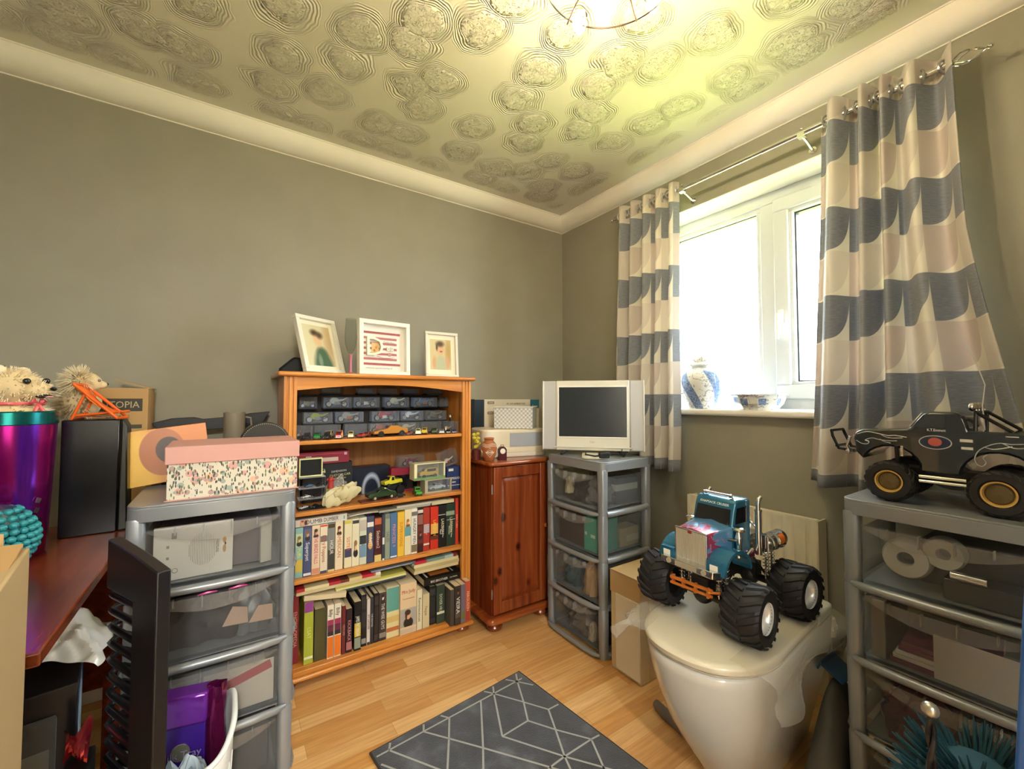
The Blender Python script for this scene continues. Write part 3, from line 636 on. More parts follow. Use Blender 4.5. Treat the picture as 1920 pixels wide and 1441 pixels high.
for i, (x, y) in enumerate(((.135, .142), (.135, -.142), (-.13, .138), (-.13, -.138))):
    sd = 1 if y > 0 else -1
    st = .12 if x > 0 else 0
    T = Matrix.Translation((x, y, WR * 1.02)) @ Matrix.Rotation(st, 4, 'Z')
    w_ = MB(T); tyre(w_, WR, .098, WR * .52, 17, .045); wo = w_.build('tyre', TYRE, mt, smooth=38)
    w_ = MB(T); s_ = sd; R0 = WR * .53
    w_.lathe([(R0 * .98, s_ * .046), (R0, s_ * .040), (R0 * .86, s_ * .034), (R0 * .82, s_ * .018), (R0 * .62, s_ * .014), (R0 * .56, s_ * .002), (R0 * .2, s_ * .0), (R0 * .16, s_ * .012), (0, s_ * .013)], n=28, axis='y', caps=False)
    for k in range(8): a = 2 * PI * k / 8; w_.cyl((R0 * .4 * math.cos(a), s_ * .001, R0 * .4 * math.sin(a)), (R0 * .4 * math.cos(a), s_ * .006, R0 * .4 * math.sin(a)), .003, n=6)
    w_.build('wheel_rim', M('#e8eaec', .3, .55), wo, smooth=40)
# chassis, axles, springs
m = MB()
for s_ in (-1, 1): m.box(-.19, .17, s_ * .032 - .004, s_ * .032 + .004, .165, .195)
for x in (-.13, .13):
    m.cyl((x, -.1, WR), (x, .1, WR), .012); m.sphere((x, 0, WR), (.03, .03, .03), 14); m.box(x - .02, x + .02, -.028, .028, WR, WR + .05)
    for s_ in (-1, 1): m.cyl((x - .02, s_ * .05, WR), (x - .06 * (1 if x > 0 else -1), s_ * .03, .18), .004)
m.box(-.05, .05, -.03, .03, .12, .17); m.build('chassis', BLACK, mt)
m = MB()
for x in (-.13, .13):
    for s_ in (-1, 1):
        for o in (-.018, .018):
            p = [(x + o + .0085 * math.cos(t * 2 * PI * 8), s_ * .062 + .0085 * math.sin(t * 2 * PI * 8), .10 + .085 * t) for t in [q / 80 for q in range(81)]]; m.tube(p, .0014, 5)
            m.cyl((x + o, s_ * .062, .09), (x + o, s_ * .062, .195), .003)
m.build('spring', CHROME, mt, smooth=60)
m = MB()
m.cyl((.195, .07, .126), (.205, -.06, .126), .005); m.cyl((.195, .07, .11), (.205, -.06, .11), .004)
for y in (-.055, -.02, .02, .06): m.box(.193, .203, y - .003, y + .003, .104, .132)
m.cyl((.16, .09, .118), (.2, .06, .12), .004); m.cyl((.16, -.09, .118), (.2, -.06, .12), .004); m.build('steering_link', M('#d0782c', .35, .3), mt)
# body
FL = mat_flame('#5b93c4', '#a03a5c', '#c98aa8')
m = MB()
A = [(-.048, .205), (.048, .205), (.050, .292), (0, .298), (-.050, .292)]     # front section y,z
B = [(-.062, .205), (.062, .205), (.066, .300), (0, .312), (-.066, .300)]
ia = [m._p((.186, y, z)) for y, z in A]; ib = [m._p((.075, y, z)) for y, z in B]
for k in range(5): m.face([ia[k], ia[(k + 1) % 5], ib[(k + 1) % 5], ib[k]])
m.face(ia); m.face(ib[::-1]); m.build('bonnet', FL, mt, bevel=.005)
m = MB()
cab = [(.082, .205), (.082, .302), (.068, .352), (.060, .372), (.048, .378), (-.012, .378), (-.02, .37), (-.02, .205)]
m.prism(cab, -.066, .066, 'y'); cabo = m.build('cab', TEAL, mt, bevel=.006)
m = MB()
m.poly([(.0835, -.057, .306), (.0835, .057, .306), (.0705, .055, .350), (.0705, -.055, .350)]); m.build('windscreen', DARKGL, cabo, smooth=0)
m = MB()
for s_ in (-1, 1): m.poly([(.068, s_ * .0668, .308), (.0, s_ * .0668, .308), (.0, s_ * .0668, .355), (.058, s_ * .0668, .355)])
m.poly([(-.0208, -.04, .31), (-.0208, .04, .31), (-.0208, .04, .355), (-.0208, -.04, .355)]); m.build('cab_window', DARKGL, cabo, smooth=0)
text('KNAPSACK CRUISER', .0105, M('#e8efe9', .4), cabo, (.0668, 0, .3605), (1.2, 0, R90), width=.095)
m = MB()
m.tube([(.048, -.05, .378), (.05, -.046, .388), (.05, .046, .388), (.048, .05, .378)], .003, 8)
for y in (-.045, .045): m.sphere((.045, y * .9, .386), (.009, .006, .006), 10)
m.build('roof_bar', CHROME, mt)
m = MB(); m.box(.0, .035, -.02, .02, .3782, .3792); m.build('roof_hatch', M('#46606e', .3), mt, smooth=0)
# grille, bumper
m = MB(); m.frame(-.053, .053, .2, .296, .0055, -.003, .003); g = m.build('grille_surround', CHROME, mt, loc=(.189, 0, 0), rot=(0, 0, R90), bevel=.0015)
m = MB(); m.box(-.049, .049, -.0005, .0005, .203, .292)
for k in range(17): m.box(-.047 + k * .0059 - .0012, -.047 + k * .0059 + .0012, -.0035, 0, .204, .291)
m.build('grille_bars', M('#d9d4c2', .3, .5), mt, loc=(.1895, 0, 0), rot=(0, 0, R90)); 
MB().sphere((.194, 0, .289), (.002, .008, .004), 12).build('badge', M('#8c1c24', .3), mt)
m = MB(); m.prism([(-.098, .0), (-.085, .018), (.085, .018), (.098, 0), (.098, -.012), (-.098, -.012)], .184, .204, 'z'); m.build('bumper', CHROME, mt, loc=(.199, 0, 0), rot=(0, 0, -R90), bevel=.002)
m = MB(); [m.cyl((.216, y, .194), (.219, y, .194), .0075, n=16) for y in (-.058, .058)]; m.box(.216, .2185, -.035, .035, .187, .201); m.build('bumper_lamp', M('#b8b09a', .3, .3), mt)
# wings
for s_ in (-1, 1):
    m = MB()
    pr = []
    for k in range(15):
        a = PI * (.06 + .88 * k / 14); pr.append((.125 + .074 * math.cos(a), .180 + .072 * math.sin(a)))
    inn = [(.125 + .066 * math.cos(PI * (.06 + .88 * k / 14)), .176 + .066 * math.sin(PI * (.06 + .88 * k / 14))) for k in range(15)]
    y0, y1 = s_ * .052, s_ * .108
    for i in range(14): 
        q = [m._p(p) for p in ((pr[i][0], y0, pr[i][1]), (pr[i + 1][0], y0, pr[i + 1][1]), (pr[i + 1][0], y1, pr[i + 1][1]), (pr[i][0], y1, pr[i][1]), (inn[i][0], y0, inn[i][1]), (inn[i + 1][0], y0, inn[i + 1][1]), (inn[i + 1][0], y1, inn[i + 1][1]), (inn[i][0], y1, inn[i][1]))]
        for f in ((0, 1, 2, 3), (4, 7, 6, 5), (3, 2, 6, 7), (0, 4, 5, 1)): m.face([q[k] for k in f])
    m.box(.17, .198, s_ * .056, s_ * .1, .196, .226); m.sphere((.125, s_ * .095, .254), .003, 8)
    wg = m.build('wing', TEAL, mt, smooth=40)
    m = MB(); m.box(.198, .2, s_ * .066, s_ * .09, .203, .218); m.build('headlamp', M('#e9e6dc', .2), wg, bevel=.0008)
    m = MB(); m.box(.03, .06, s_ * .05, s_ * .085, .2, .215); m.build('step', STEEL, mt)
    m = MB(); m.cyl((.070, s_ * .078, .215), (.070, s_ * .078, .272), .0085); m.cyl((.070, s_ * .078, .272), (.070, s_ * .078, .29), .012, .006); m.lathe([(0, .292), (.018, .294), (.019, .299), (.012, .304), (0, .305)], (.070, s_ * .078, 0), 20); m.cyl((.07, s_ * .078, .262), (.1, s_ * .055, .268), .005); m.build('air_cleaner', CHROME, mt)
    m = MB(); m.tube([(-.033, s_ * .082, .205), (-.033, s_ * .082, .34)], .0095, 14); m.tube([(-.033, s_ * .082, .34), (-.033, s_ * .082, .362), (-.036, s_ * .083, .374), (-.045, s_ * .084, .380)], .0065, 12); m.lathe([(.011, .338), (.011, .342)], (-.033, s_ * .082, 0), 14); m.tube([(-.02, s_ * .07, .215), (-.0, s_ * .078, .225), (.03, s_ * .078, .212)], .006, 8); m.build('exhaust_stack', CHROME, mt)
    m = MB(); m.cyl((-.055, s_ * .085, .235), (-.165, s_ * .078, .235), .026, n=22); [m.cyl((x, s_ * .085, .235), (x - .004, s_ * .085, .235), .0275, n=22) for x in (-.07, -.105, -.14)]; tk = m.build('fuel_tank', CHROME, mt)
    m = MB(); 
    m.grid(lambda u, v: (-.108 - .03 * u, s_ * (.083 + .0266 * math.cos(-.5 + 1.3 * v)), .235 + .0266 * math.sin(-.3 + 1.3 * v)), 2, 8); m.build('sticker', M('#e0701c', .4), tk)
m = MB(); m.box(-.03, .06, -.072, .072, .196, .222); m.build('sill_panel', mat_flame('#7a2644', '#2f6a8c', '#a03a5c', (14, 14, 14)), mt, bevel=.002)
m = MB(); m.box(-.2, -.03, -.05, .05, .2, .212); m.tube([(-.045, -.045, .212), (-.05, -.045, .30), (-.05, .045, .30), (-.045, .045, .212)], .004, 8); m.tube([(-.05, -.045, .30), (-.15, -.045, .225)], .004, 8); m.tube([(-.05, .045, .30), (-.15, .045, .225)], .004, 8); m.box(-.13, -.06, -.04, .04, .212, .25); m.build('rear_deck', CHROME, mt)

for o in list(mt.children):
    if o.name.split('.')[0] not in ('tyre', 'chassis', 'spring', 'steering_link'): o.location.z -= .016
# black pickup on the right tower
pt = thing('toy_pickup', 'black toy pickup with silver flames and yellow wheel hubs on drawer tower', 'toy truck', (-.325, -1.922, .8455), R90)
WR = .054
for i, (x, y) in enumerate(((.098, .078), (.098, -.078), (-.098, .078), (-.098, -.078))):
    sd = 1 if y > 0 else -1; T = Matrix.Translation((x, y, WR * 1.01))
    w_ = MB(T); tyre(w_, WR, .058, WR * .54, 20, .02); wo = w_.build('tyre', TYRE, pt, smooth=40)
    w_ = MB(T); s_ = sd; R0 = WR * .55; w_.lathe([(R0 * 1.0, s_ * .0255), (R0 * .9, s_ * .0255), (R0 * .80, s_ * .016)], n=28, axis='y', caps=False); w_.build('hub_ring', M('#cfa858', .45, .1), wo)
    w_ = MB(T); w_.lathe([(R0 * .82, s_ * .017), (R0 * .7, s_ * .020), (R0 * .3, s_ * .021), (0, s_ * .023)], n=24, axis='y', caps=False)
    for k in range(10): a = 2 * PI * k / 10; w_.cyl((R0 * .6 * math.cos(a), s_ * .019, R0 * .6 * math.sin(a)), (R0 * .6 * math.cos(a), s_ * .0225, R0 * .6 * math.sin(a)), .0022, n=6)
    w_.build('hub', M('#665530', .5, .2), wo)
PB = M('#0b1824', 0.15, 0, .8); SIL = M('#c9cdd2', .3, .6)
m = MB()
side = [(.172, .125), (.178, .165), (.172, .182), (.155, .19), (.062, .198), (.055, .200), (.030, .236), (.016, .243), (-.030, .243), (-.046, .228), (-.052, .205), (-.052, .198), (-.175, .196), (-.18, .15), (-.172, .135), (-.148, .128), (-.138, .11)]
# scalloped wheel arches
def arch(cx, r, z0, a0=20, a1=160): return [(cx + r * math.cos(math.radians(a)), z0 + r * math.sin(math.radians(a))) for a in range(a0, a1 + 1, 14)]
side = side[:14] + [(-.165, .12)] + arch(-.098, .062, .085, 20, 160)[::-1] + [(-.035, .085), (.04, .085)] + arch(.098, .062, .085, 20, 160)[::-1] + [(.168, .12)]
m.prism(side, -.086, .086, 'y'); pb = m.build('body', PB, pt, bevel=.006)
m = MB()
for s_ in (-1, 1): m.poly([(.048, s_ * .0868, .203), (-.012, s_ * .0868, .203), (-.012, s_ * .0868, .236), (.022, s_ * .0868, .236)])
m.poly([(.0575, -.072, .204), (.0575, .072, .204), (.0335, .068, .236), (.0335, -.068, .236)]); m.build('window', M('#2a3136', .1, 0, .6), pb, smooth=0)
m = MB(); m.tube([(.0565, .078, .203), (.033, .074, .238)], .0028, 8); m.tube([(.0565, -.078, .203), (.033, -.074, .238)], .0028, 8); m.tube([(.033, -.074, .239), (.033, .074, .239)], .002, 8); m.build('windscreen_pillar', CHROME, pt)
m = MB(); m.poly([(-.06, -.07, .1968), (-.165, -.07, .1968), (-.165, .07, .1968), (-.06, .07, .1968)]); m.build('load_bed', M('#1b1e22', .6), pb)
m = MB()
for s_ in (-1, 1): m.tube([(-.060, s_ * .07, .196), (-.062, s_ * .068, .243)], .004, 8); m.tube([(-.062, s_ * .068, .243), (-.12, s_ * .07, .197)], .004, 8)
m.tube([(-.062, -.068, .243), (-.062, .068, .243)], .004, 8); m.build('roll_bar', BLK, pt)
m = MB()
for y in (-.05, -.018, .018, .05): m.sphere((-.054, y, .256), (.008, .011, .011), 12); m.cyl((-.060, y, .246), (-.060, y, .25), .003)
m.build('spot_lamp', CHROME, pt)
m = MB(); m.box(.176, .182, -.07, .07, .145, .172)
for k in range(7): m.box(.182, .184, -.066, .066, .148 + k * .0035, .1495 + k * .0035)
m.build('grille', CHROME, pt)
m = MB(); m.tube([(.186, -.08, .168), (.196, -.078, .14), (.190, -.07, .122)], .004, 8); m.tube([(.186, .08, .168), (.196, .078, .14), (.190, .07, .122)], .004, 8); m.box(.188, .198, -.085, .085, .118, .128); m.build('bumper', CHROME, pt, bevel=.002)
m = MB(); m.tube([(.186, .05, .125), (.225, .05, .128), (.24, .05, .165), (.244, .045, .18), (.244, -.045, .18), (.24, -.05, .165), (.225, -.05, .128), (.186, -.05, .125)], .0042, 8); m.tube([(.230, -.05, .135), (.230, .05, .135)], .004, 8); m.build('bull_bar', M('#30353b', .2, .8), pt)
m = MB(); 
for s_ in (-1, 1): m.cyl((.085, s_ * .07, .085), (.083, s_ * .088, .15), .0045); 
for x in (.02, -.05): m.tube([(.04, x, .072), (-.04, x, .072)], .004)
m.box(-.12, .12, -.03, .03, .06, .09); m.cyl((.098, -.06, WR), (.098, .06, WR), .007); m.cyl((-.098, -.06, WR), (-.098, .06, WR), .007); m.build('chassis', BLACK, pt)
m = MB(); 
for k in range(6): m.cyl((.072, .0868, .126 + k * .0045), (.072, .0895, .126 + k * .0045), .0035, .003, 8)
m.build('side_vent', CHROME, pt)
m = MB(); [m.cyl((.04, s_ * .088, z), (-.045, s_ * .088, z), .004) for s_ in (-1, 1) for z in (.076, .064)]; m.build('side_step', CHROME, pt)
def flame(ox, oz, k, pts): return [(ox + x * k, .0872, oz + z * k) for x, z in pts]
for pts, r_ in (([(.168, .176), (.145, .184), (.12, .180), (.10, .176), (.085, .1775), (.062, .174)], .0010), ([(.115, .1785), (.105, .172), (.09, .170), (.07, .172)], .0009), ([(.170, .158), (.158, .150), (.145, .150), (.142, .157), (.150, .160), (.135, .167), (.12, .164), (.10, .162), (.082, .163)], .0010), ([(.118, .1655), (.108, .159), (.095, .156)], .0009),
                ([(-.064, .118), (-.060, .132), (-.066, .150), (-.080, .163), (-.10, .172), (-.12, .171), (-.15, .174), (-.165, .172)], .0012), ([(-.064, .118), (-.072, .115), (-.078, .124), (-.074, .135), (-.080, .143)], .0011), ([(-.078, .160), (-.090, .157), (-.105, .160), (-.12, .166)], .0011), ([(-.105, .172), (-.12, .163), (-.135, .163), (-.15, .168)], .0011)):
    MB().tube(smooth_path([(x, .0872, z) for x, z in pts]), r_, 5).build('flame_stripe', SIL, pt, smooth=60)
m = MB(); m.cyl((.008, .0866, .165), (.008, .0876, .165), .0245, n=32); 
for v in range(len(m.v)): x, y, z = m.v[v]; m.v[v] = (.008 + (x - .008) * 1.25, y, .165 + (z - .165) * .72)
m.build('door_badge', [SIL], pt, smooth=0)
m = MB(); m.cyl((.008, .0876, .165), (.008, .0880, .165), .0225, n=32)
for v in range(len(m.v)): x, y, z = m.v[v]; m.v[v] = (.008 + (x - .008) * 1.27, y, .165 + (z - .165) * .70)
m.build('badge_field', M('#1c2a44', .4), pt, smooth=0)
m = MB(); m.sphere((.008, .0882, .166), (.013, .0008, .011), 16); m.build('badge_centre', M('#b0544a', .4), pt)
text('K.T.Emmett', .0095, M('#e6e8ea', .4), pt, (.005, .0875, .196), (R90, 0, PI), width=.034)
for q in ((-.058, -.036, .170, .177), (-.058, -.038, .152, .158), (-.13, -.11, .187, .189)): MB().box(q[0], q[1], .0866, .0876, q[2], q[3]).build('decal', M('#cfc9c0', .5), pt, smooth=0)
an = MB(); an.tube([(-.075, .06, .2), (-.072, .06, .26), (-.078, .062, .31), (-.066, .064, .36), (-.05, .066, .405)], .0011, 6); an.cyl((-.049, .066, .40), (-.047, .066, .412), .002); an.build('aerial', M('#c8c8c4', .4), pt)

# ---------------------------------------------------------------- printed pictures, procedurally
def mat_art(bg, blobs, w, h, rough=.4, noise=0.0, plane='xz'):
    """soft coloured patches on a print; coordinates -1..1 over a w x h face"""
    m, nt, N, L, b = new_mat('printed_picture'); tc = N.new('ShaderNodeTexCoord'); sp = N.new('ShaderNodeSeparateXYZ'); L.new(tc.outputs['Object'], sp.inputs[0])
    ia, ib = {'xz': (0, 2), 'xy': (0, 1), 'yz': (1, 2)}[plane]
    U = math_n(N, L, 'MULTIPLY', sp.outputs[ia], 2 / w); V = math_n(N, L, 'MULTIPLY', sp.outputs[ib], 2 / h)
    cur = None
    for (cx, cy, rx, ry, col, soft) in blobs:
        a = math_n(N, L, 'POWER', math_n(N, L, 'ABSOLUTE', math_n(N, L, 'DIVIDE', math_n(N, L, 'SUBTRACT', U, cx), rx)), 2.0 if soft >= 0 else 14.0)
        c = math_n(N, L, 'POWER', math_n(N, L, 'ABSOLUTE', math_n(N, L, 'DIVIDE', math_n(N, L, 'SUBTRACT', V, cy), ry)), 2.0 if soft >= 0 else 14.0)
        d = math_n(N, L, 'ADD', a, c); s_ = max(abs(soft), .02)
        k = math_n(N, L, 'MULTIPLY', math_n(N, L, 'SUBTRACT', 1 + s_, d), 1 / (2 * s_)); k = math_n(N, L, 'MINIMUM', math_n(N, L, 'MAXIMUM', k, 0.0), 1.0)
        x = N.new('ShaderNodeMixRGB'); L.new(k, x.inputs[0])
        if cur is None: x.inputs[1].default_value = lin(bg)
        else: L.new(cur, x.inputs[1])
        x.inputs[2].default_value = lin(col); cur = x.outputs[0]
    if cur is not None: L.new(cur, b.inputs['Base Color'])
    else: b.inputs['Base Color'].default_value = lin(bg)
    b.inputs['Roughness'].default_value = rough; return m
def flat(name, parent, w, h, loc, mat, rot=(0, 0, 0), t=.0004):
    """thin printed face in its own xz plane"""
    return MB().box(-w / 2, w / 2, -t, 0, -h / 2, h / 2).build(name, mat, parent, smooth=0, loc=loc, rot=rot)

# ---------------------------------------------------------------- frames and glass on the bookcase
ZT = 1.2295
FRM = M('#dcdccb', .35); FRW = M('#f1eedd', .4)
def photo_frame(label, x, y, w, h, rz, lean, roll, border, mat, dep, art=None):
    t = thing('framed_picture', label, 'picture frame', (x, y, ZT + .001 + (w / 2 * abs(math.sin(roll)))), rot=(lean, roll, rz))
    m = MB(); m.frame(-w / 2, w / 2, 0, h, border, -dep / 2, dep / 2); m.build('frame', mat, t, bevel=.002)
    m = MB(); m.box(-w / 2 + .004, w / 2 - .004, dep / 2 - .003, dep / 2 - .0005, .004, h - .004); m.build('backing', M('#9a948a', .7), t, smooth=0)
    return t
t = photo_frame('silver framed photo of a child in a dark green top, leaning at the left', -1.565, -.275, .205, .255, math.radians(32), math.radians(-17), math.radians(0), .017, FRM, .022)
flat('mount', t, .175, .225, (0, .004, .1275), M('#e9e3c8', .6))
flat('photo', t, .140, .185, (0, .0032, .1275), mat_art('#cfc8a2', [(.7, .2, .3, 1.2, '#bfa679', .9), (.1, -1.15, .72, .95, '#43634a', .4), (.1, -.42, .40, .36, '#43634a', .7), (-.05, .30, .30, .34, '#d8b48c', .6), (-.22, .62, .30, .16, '#55412f', .9), (.16, .52, .24, .18, '#55412f', .9), (-.1, -.75, .14, .3, '#7a927c', .9)], .140, .185))
m = MB(); m.box(-.02, .02, .014, .016, .01, .17); m.build('strut', BLACK, t, rot=(-.22, 0, 0), loc=(0, 0, 0))
# deep box frame with red stripes, a big letter and two lettered blocks
t = photo_frame('white box frame with red stripes and a large letter D, middle of bookcase top', -1.310, -.262, .245, .252, math.radians(7), math.radians(-2), 0, .019, FRW, .034)
flat('mount', t, .21, .216, (0, .0105, .126), M('#efe6d8', .6))
for k, z in enumerate((.197, .172, .148, .124, .100, .076, .052)):
    wd = .190 if k in (0, 6) else .172; flat('stripe', t, wd, .0105, (-.012 if k in (0, 6) else -.02, .0098, z), M('#a8353a' if k in (0, 6) else '#b5585a', .6))
text('D', .125, M('#efe9d2', .5), t, (-.046, .0, .127), (R90, 0, 0), ext=.006)
flat('picture_block', t, .034, .05, (-.040, .0085, .125), mat_art('#e8b766', [(.3, .2, .4, .4, '#c97a2c', .5), (-.3, -.5, .4, .3, '#9c6a2e', .5)], .028, .04))
for s_, x in (('A', .022), ('D', .040)):
    m = MB(); m.box(x - .008, x + .008, .002, .009, .116, .134); m.build('letter_block', M('#efe9d6', .5), t, bevel=.001); text(s_, .011, M('#4a463e', .5), t, (x, .0016, .125), (R90, 0, 0))
text('Daddy Bear', .015, M('#6a4f44', .5), t, (.028, .0096, .155), (R90, 0, 0), width=.055)
m = MB(); m.tube([(-.03, .009, .088), (0, .009, .082), (.03, .009, .083), (.05, .009, .088)], .0012, 5); m.sphere((.03, .008, .10), (.010, .002, .009), 12); m.build('ornament', M('#c98f86', .5), t)
text('someone special loved by all', .011, M('#6b665a', .6), t, (-.02, .0098, .034), (R90, 0, 0), width=.14)
flat('glazing', t, .21, .216, (0, -.012, .126), GLASS)
t = photo_frame('cream framed photo of a toddler in pale clothes, right end of bookcase top', -1.012, -.245, .175, .232, math.radians(-3), math.radians(-5), 0, .014, FRM, .02)
flat('mount', t, .15, .205, (0, .004, .116), M('#ece3c9', .6))
flat('photo', t, .112, .155, (-.004, .0032, .118), mat_art('#cdbf90', [(.75, .2, .3, .9, '#b59a5a', .9), (-.6, -.55, .2, .42, '#cf9f78', .7), (.6, -.55, .2, .42, '#cf9f78', .7), (0, -.8, .5, .75, '#b3ba96', .4), (0, .35, .34, .36, '#d6a981', .5), (-.05, .70, .40, .20, '#55412f', .8), (-.36, .48, .10, .24, '#55412f', .8), (.05, .20, .13, .05, '#8a4a3c', .9)], .112, .155))
m = MB(); m.box(-.02, .02, .012, .014, .01, .16); m.build('strut', BLACK, t, rot=(-.2, 0, 0))
t = thing('champagne_flute', 'champagne flute with pink glitter stem between two picture frames', 'glass', (-1.474, -.318, ZT))
m = MB(); m.lathe([(0, .083), (.006, .086), (.014, .098), (.023, .125), (.0255, .155), (.024, .195), (.021, .238), (.0205, .238), (.0235, .195), (.0248, .155), (.0222, .126), (.0132, .099), (.005, .088), (0, .087)], n=28); m.build('bowl', THING, t)
m = MB(); m.lathe([(0, 0), (.026, 0), (.026, .002), (.010, .006), (.0065, .012), (.005, .04), (.0065, .075), (.008, .084), (0, .085)], n=24); gm = M('#b9707c', .35, .3, grain=.6); m.build('stem', gm, t)

# black tubular thing behind the left frame
t = thing('black_pouch', 'black folded pouch lying behind the left picture frame', 'pouch', (-1.675, -.14, ZT))
m = MB(); m.prism([(-.055, 0), (.05, 0), (.05, .07), (.0, .075), (-.052, .025)], -.03, .03, 'y'); m.build('body', M('#101216', .6), t, bevel=.01, seg=3)

# ---------------------------------------------------------------- motorbikes and cases
def bike(t, col, col2, L=.085):
    k = L / .085; r = .0125 * k; 
    for x, nm in ((-.027, 'f'), (.027, 'r')):
        m = MB(); m.lathe([(r * .68, -.0025 * k), (r * .9, -.0035 * k), (r, 0), (r * .9, .0035 * k), (r * .68, .0025 * k), (r * .68, -.0025 * k)], (x * k, 0, r), 18, axis='y')
        w_ = m.build('tyre', BLACK, t); m = MB()
        for q in range(5): a = 2 * PI * q / 5; m.tube([(x * k, 0, r), (x * k + r * .72 * math.cos(a), 0, r + r * .72 * math.sin(a))], .0009 * k, 4)
        m.lathe([(r * .62, -.0012 * k), (r * .74, 0), (r * .62, .0012 * k)], (x * k, 0, r), 16, axis='y'); m.build('wheel_rim', STEEL, w_)
    m = MB(); m.prism([(-.024 * k, .018 * k), (-.026 * k, .026 * k), (-.021 * k, .034 * k), (-.012 * k, .037 * k), (.0, .036 * k), (.006 * k, .030 * k), (.02 * k, .031 * k), (.036 * k, .037 * k), (.037 * k, .034 * k), (.022 * k, .025 * k), (.004 * k, .022 * k), (-.002 * k, .014 * k), (-.014 * k, .012 * k)], -.0045 * k, .0045 * k, 'y'); m.build('fairing', col, t, bevel=.0012 * k)
    m = MB(); m.box(-.008 * k, .008 * k, -.0055 * k, .0055 * k, .008 * k, .022 * k); m.tube([(.027 * k, .003 * k, r), (.006 * k, .004 * k, .014 * k)], .0016 * k, 5); m.build('engine', col2, t)
    m = MB(); [m.tube([(-.027 * k, s_ * .004 * k, r), (-.019 * k, s_ * .004 * k, .034 * k), (-.016 * k, s_ * .012 * k, .037 * k)], .0012 * k, 5) for s_ in (-1, 1)]; m.build('fork', STEEL, t)
    m = MB(); m.tube([(-.006 * k, -.006 * k, .009 * k), (.012 * k, -.007 * k, .010 * k), (.034 * k, -.008 * k, .022 * k)], [.001 * k, .0015 * k, .0022 * k], 6); m.build('exhaust', CHROME, t)
def case(label, x, y, z, w, h, bcol, blabel, bc1, bc2, L=.08, rz=0, d=.05):
    t = thing('display_case', label, 'display case', (x, y, z), rz, 'clear toy display cases on the top shelf')
    m = MB(); m.box(-w / 2, w / 2, -d / 2, d / 2, 0, .006); m.build('base', BLACK, t, bevel=.001)
    m = MB(); m.box(-w / 2 + .002, w / 2 - .002, -d / 2 + .002, -d / 2 + .003, .006, h); m.box(-w / 2 + .002, w / 2 - .002, d / 2 - .003, d / 2 - .002, .006, h); m.box(-w / 2 + .002, w / 2 - .002, -d / 2 + .002, d / 2 - .002, h - .001, h)
    for s_ in (-1, 1): m.box(s_ * (w / 2 - .0025) - .0005, s_ * (w / 2 - .0025) + .0005, -d / 2 + .003, d / 2 - .003, .006, h - .001)
    m.build('cover', CASE, t, smooth=0)
    if bcol: m = MB(); m.box(-w / 2 + .004, w / 2 - .004, d / 2 - .0055, d / 2 - .0045, .007, h - .002); m.build('backdrop', M(bcol, .6), t, smooth=0)
    if blabel:
        b = thing('toy_motorbike', blabel, 'toy motorbike', (x, y, z + .0062), rz, 'toy motorbikes in display cases'); bike(b, M(bc1, .25, .1, .5), M(bc2, .35, .4), L)
H_ = .053; NB = '#566688'
rows = [
 (1.0115, -.20, [(-1.582, .120, '#565c58', 'lime green', '#a9b53a', '#8a8c88'), (-1.452, .126, NB, 'orange and silver', '#a8a8a8', '#b0602c'), (-1.290, .132, NB, 'bright red', '#c23345', '#d8d0cc'), (-1.160, .118, NB, 'white and black', '#dedfe0', '#3a3a3e'), (-1.034, .116, '#453c35', 'bronze', '#8d8478', '#6d5a48'), (-.962, .02, None, None, None, None)]),
 (1.0775, -.165, [(-1.617, .074, '#23261c', 'dark olive', '#6c6f50', '#5a5a44'), (-1.497, .124, NB, 'silver white', '#cfd2cc', '#8f938f'), (-1.368, .122, NB, 'black', '#25282e', '#c9cbce'), (-1.224, .124, '#4e6288', 'pale yellow', '#cfcdaa', '#9aa0a4'), (-1.076, .128, '#3c629a', 'blue and orange', '#3b6aa8', '#a86a48'), (-.975, .05, '#181a20', None, None, None)]),
 (1.1435, -.15, [(-1.520, .086, '#6d7c72', None, None, None), (-1.365, .084, '#4a5872', None, None, None), (-1.262, .086, '#252a2c', None, None, None), (-1.146, .084, '#3f5c84', None, None, None), (-1.02, .09, '#181b22', None, None, None)]),
 (.9555, -.225, [(-1.640, .07, '#1d1f22', 'dark red', '#6a2a2e', '#44403c'), (-1.548, .11, '#2b2d36', None, None, None), (-1.430, .10, '#333646', None, None, None), (-1.310, .118, '#6c6e70', 'coral red', '#c85a4a', '#cfc0aa'), (-1.185, .11, '#63676a', 'cream', '#c9c09a', '#7c5a40'), (-1.07, .11, '#2c2824', None, None, None), (-.975, .06, '#221f1c', 'dusty white', '#c9c1ae', '#6a5a44')])]
names = ['second', 'third', 'top', 'bottom']; ords = ['leftmost', 'second from left', 'third from left', 'fourth from left', 'fifth from left', 'sixth from left', 'seventh from left']
for ri, (z, y, lst) in enumerate(rows):
    for ci, (x, w_, bcol, nm, c1, c2) in enumerate(lst):
        if w_ < .03: continue
        hh = H_ if ri != 2 else .030
        case(f'clear case{" with blue backdrop" if bcol == NB else ""}, {ords[ci]}, {names[ri]} layer on the top shelf', x, y, z, w_, hh if ri != 3 else .0545, bcol, (f'{nm} toy motorbike inside a case, {ords[ci]} of the {names[ri]} layer') if nm else None, c1, c2, L=min(.104, w_ * .84) , rz=.0)
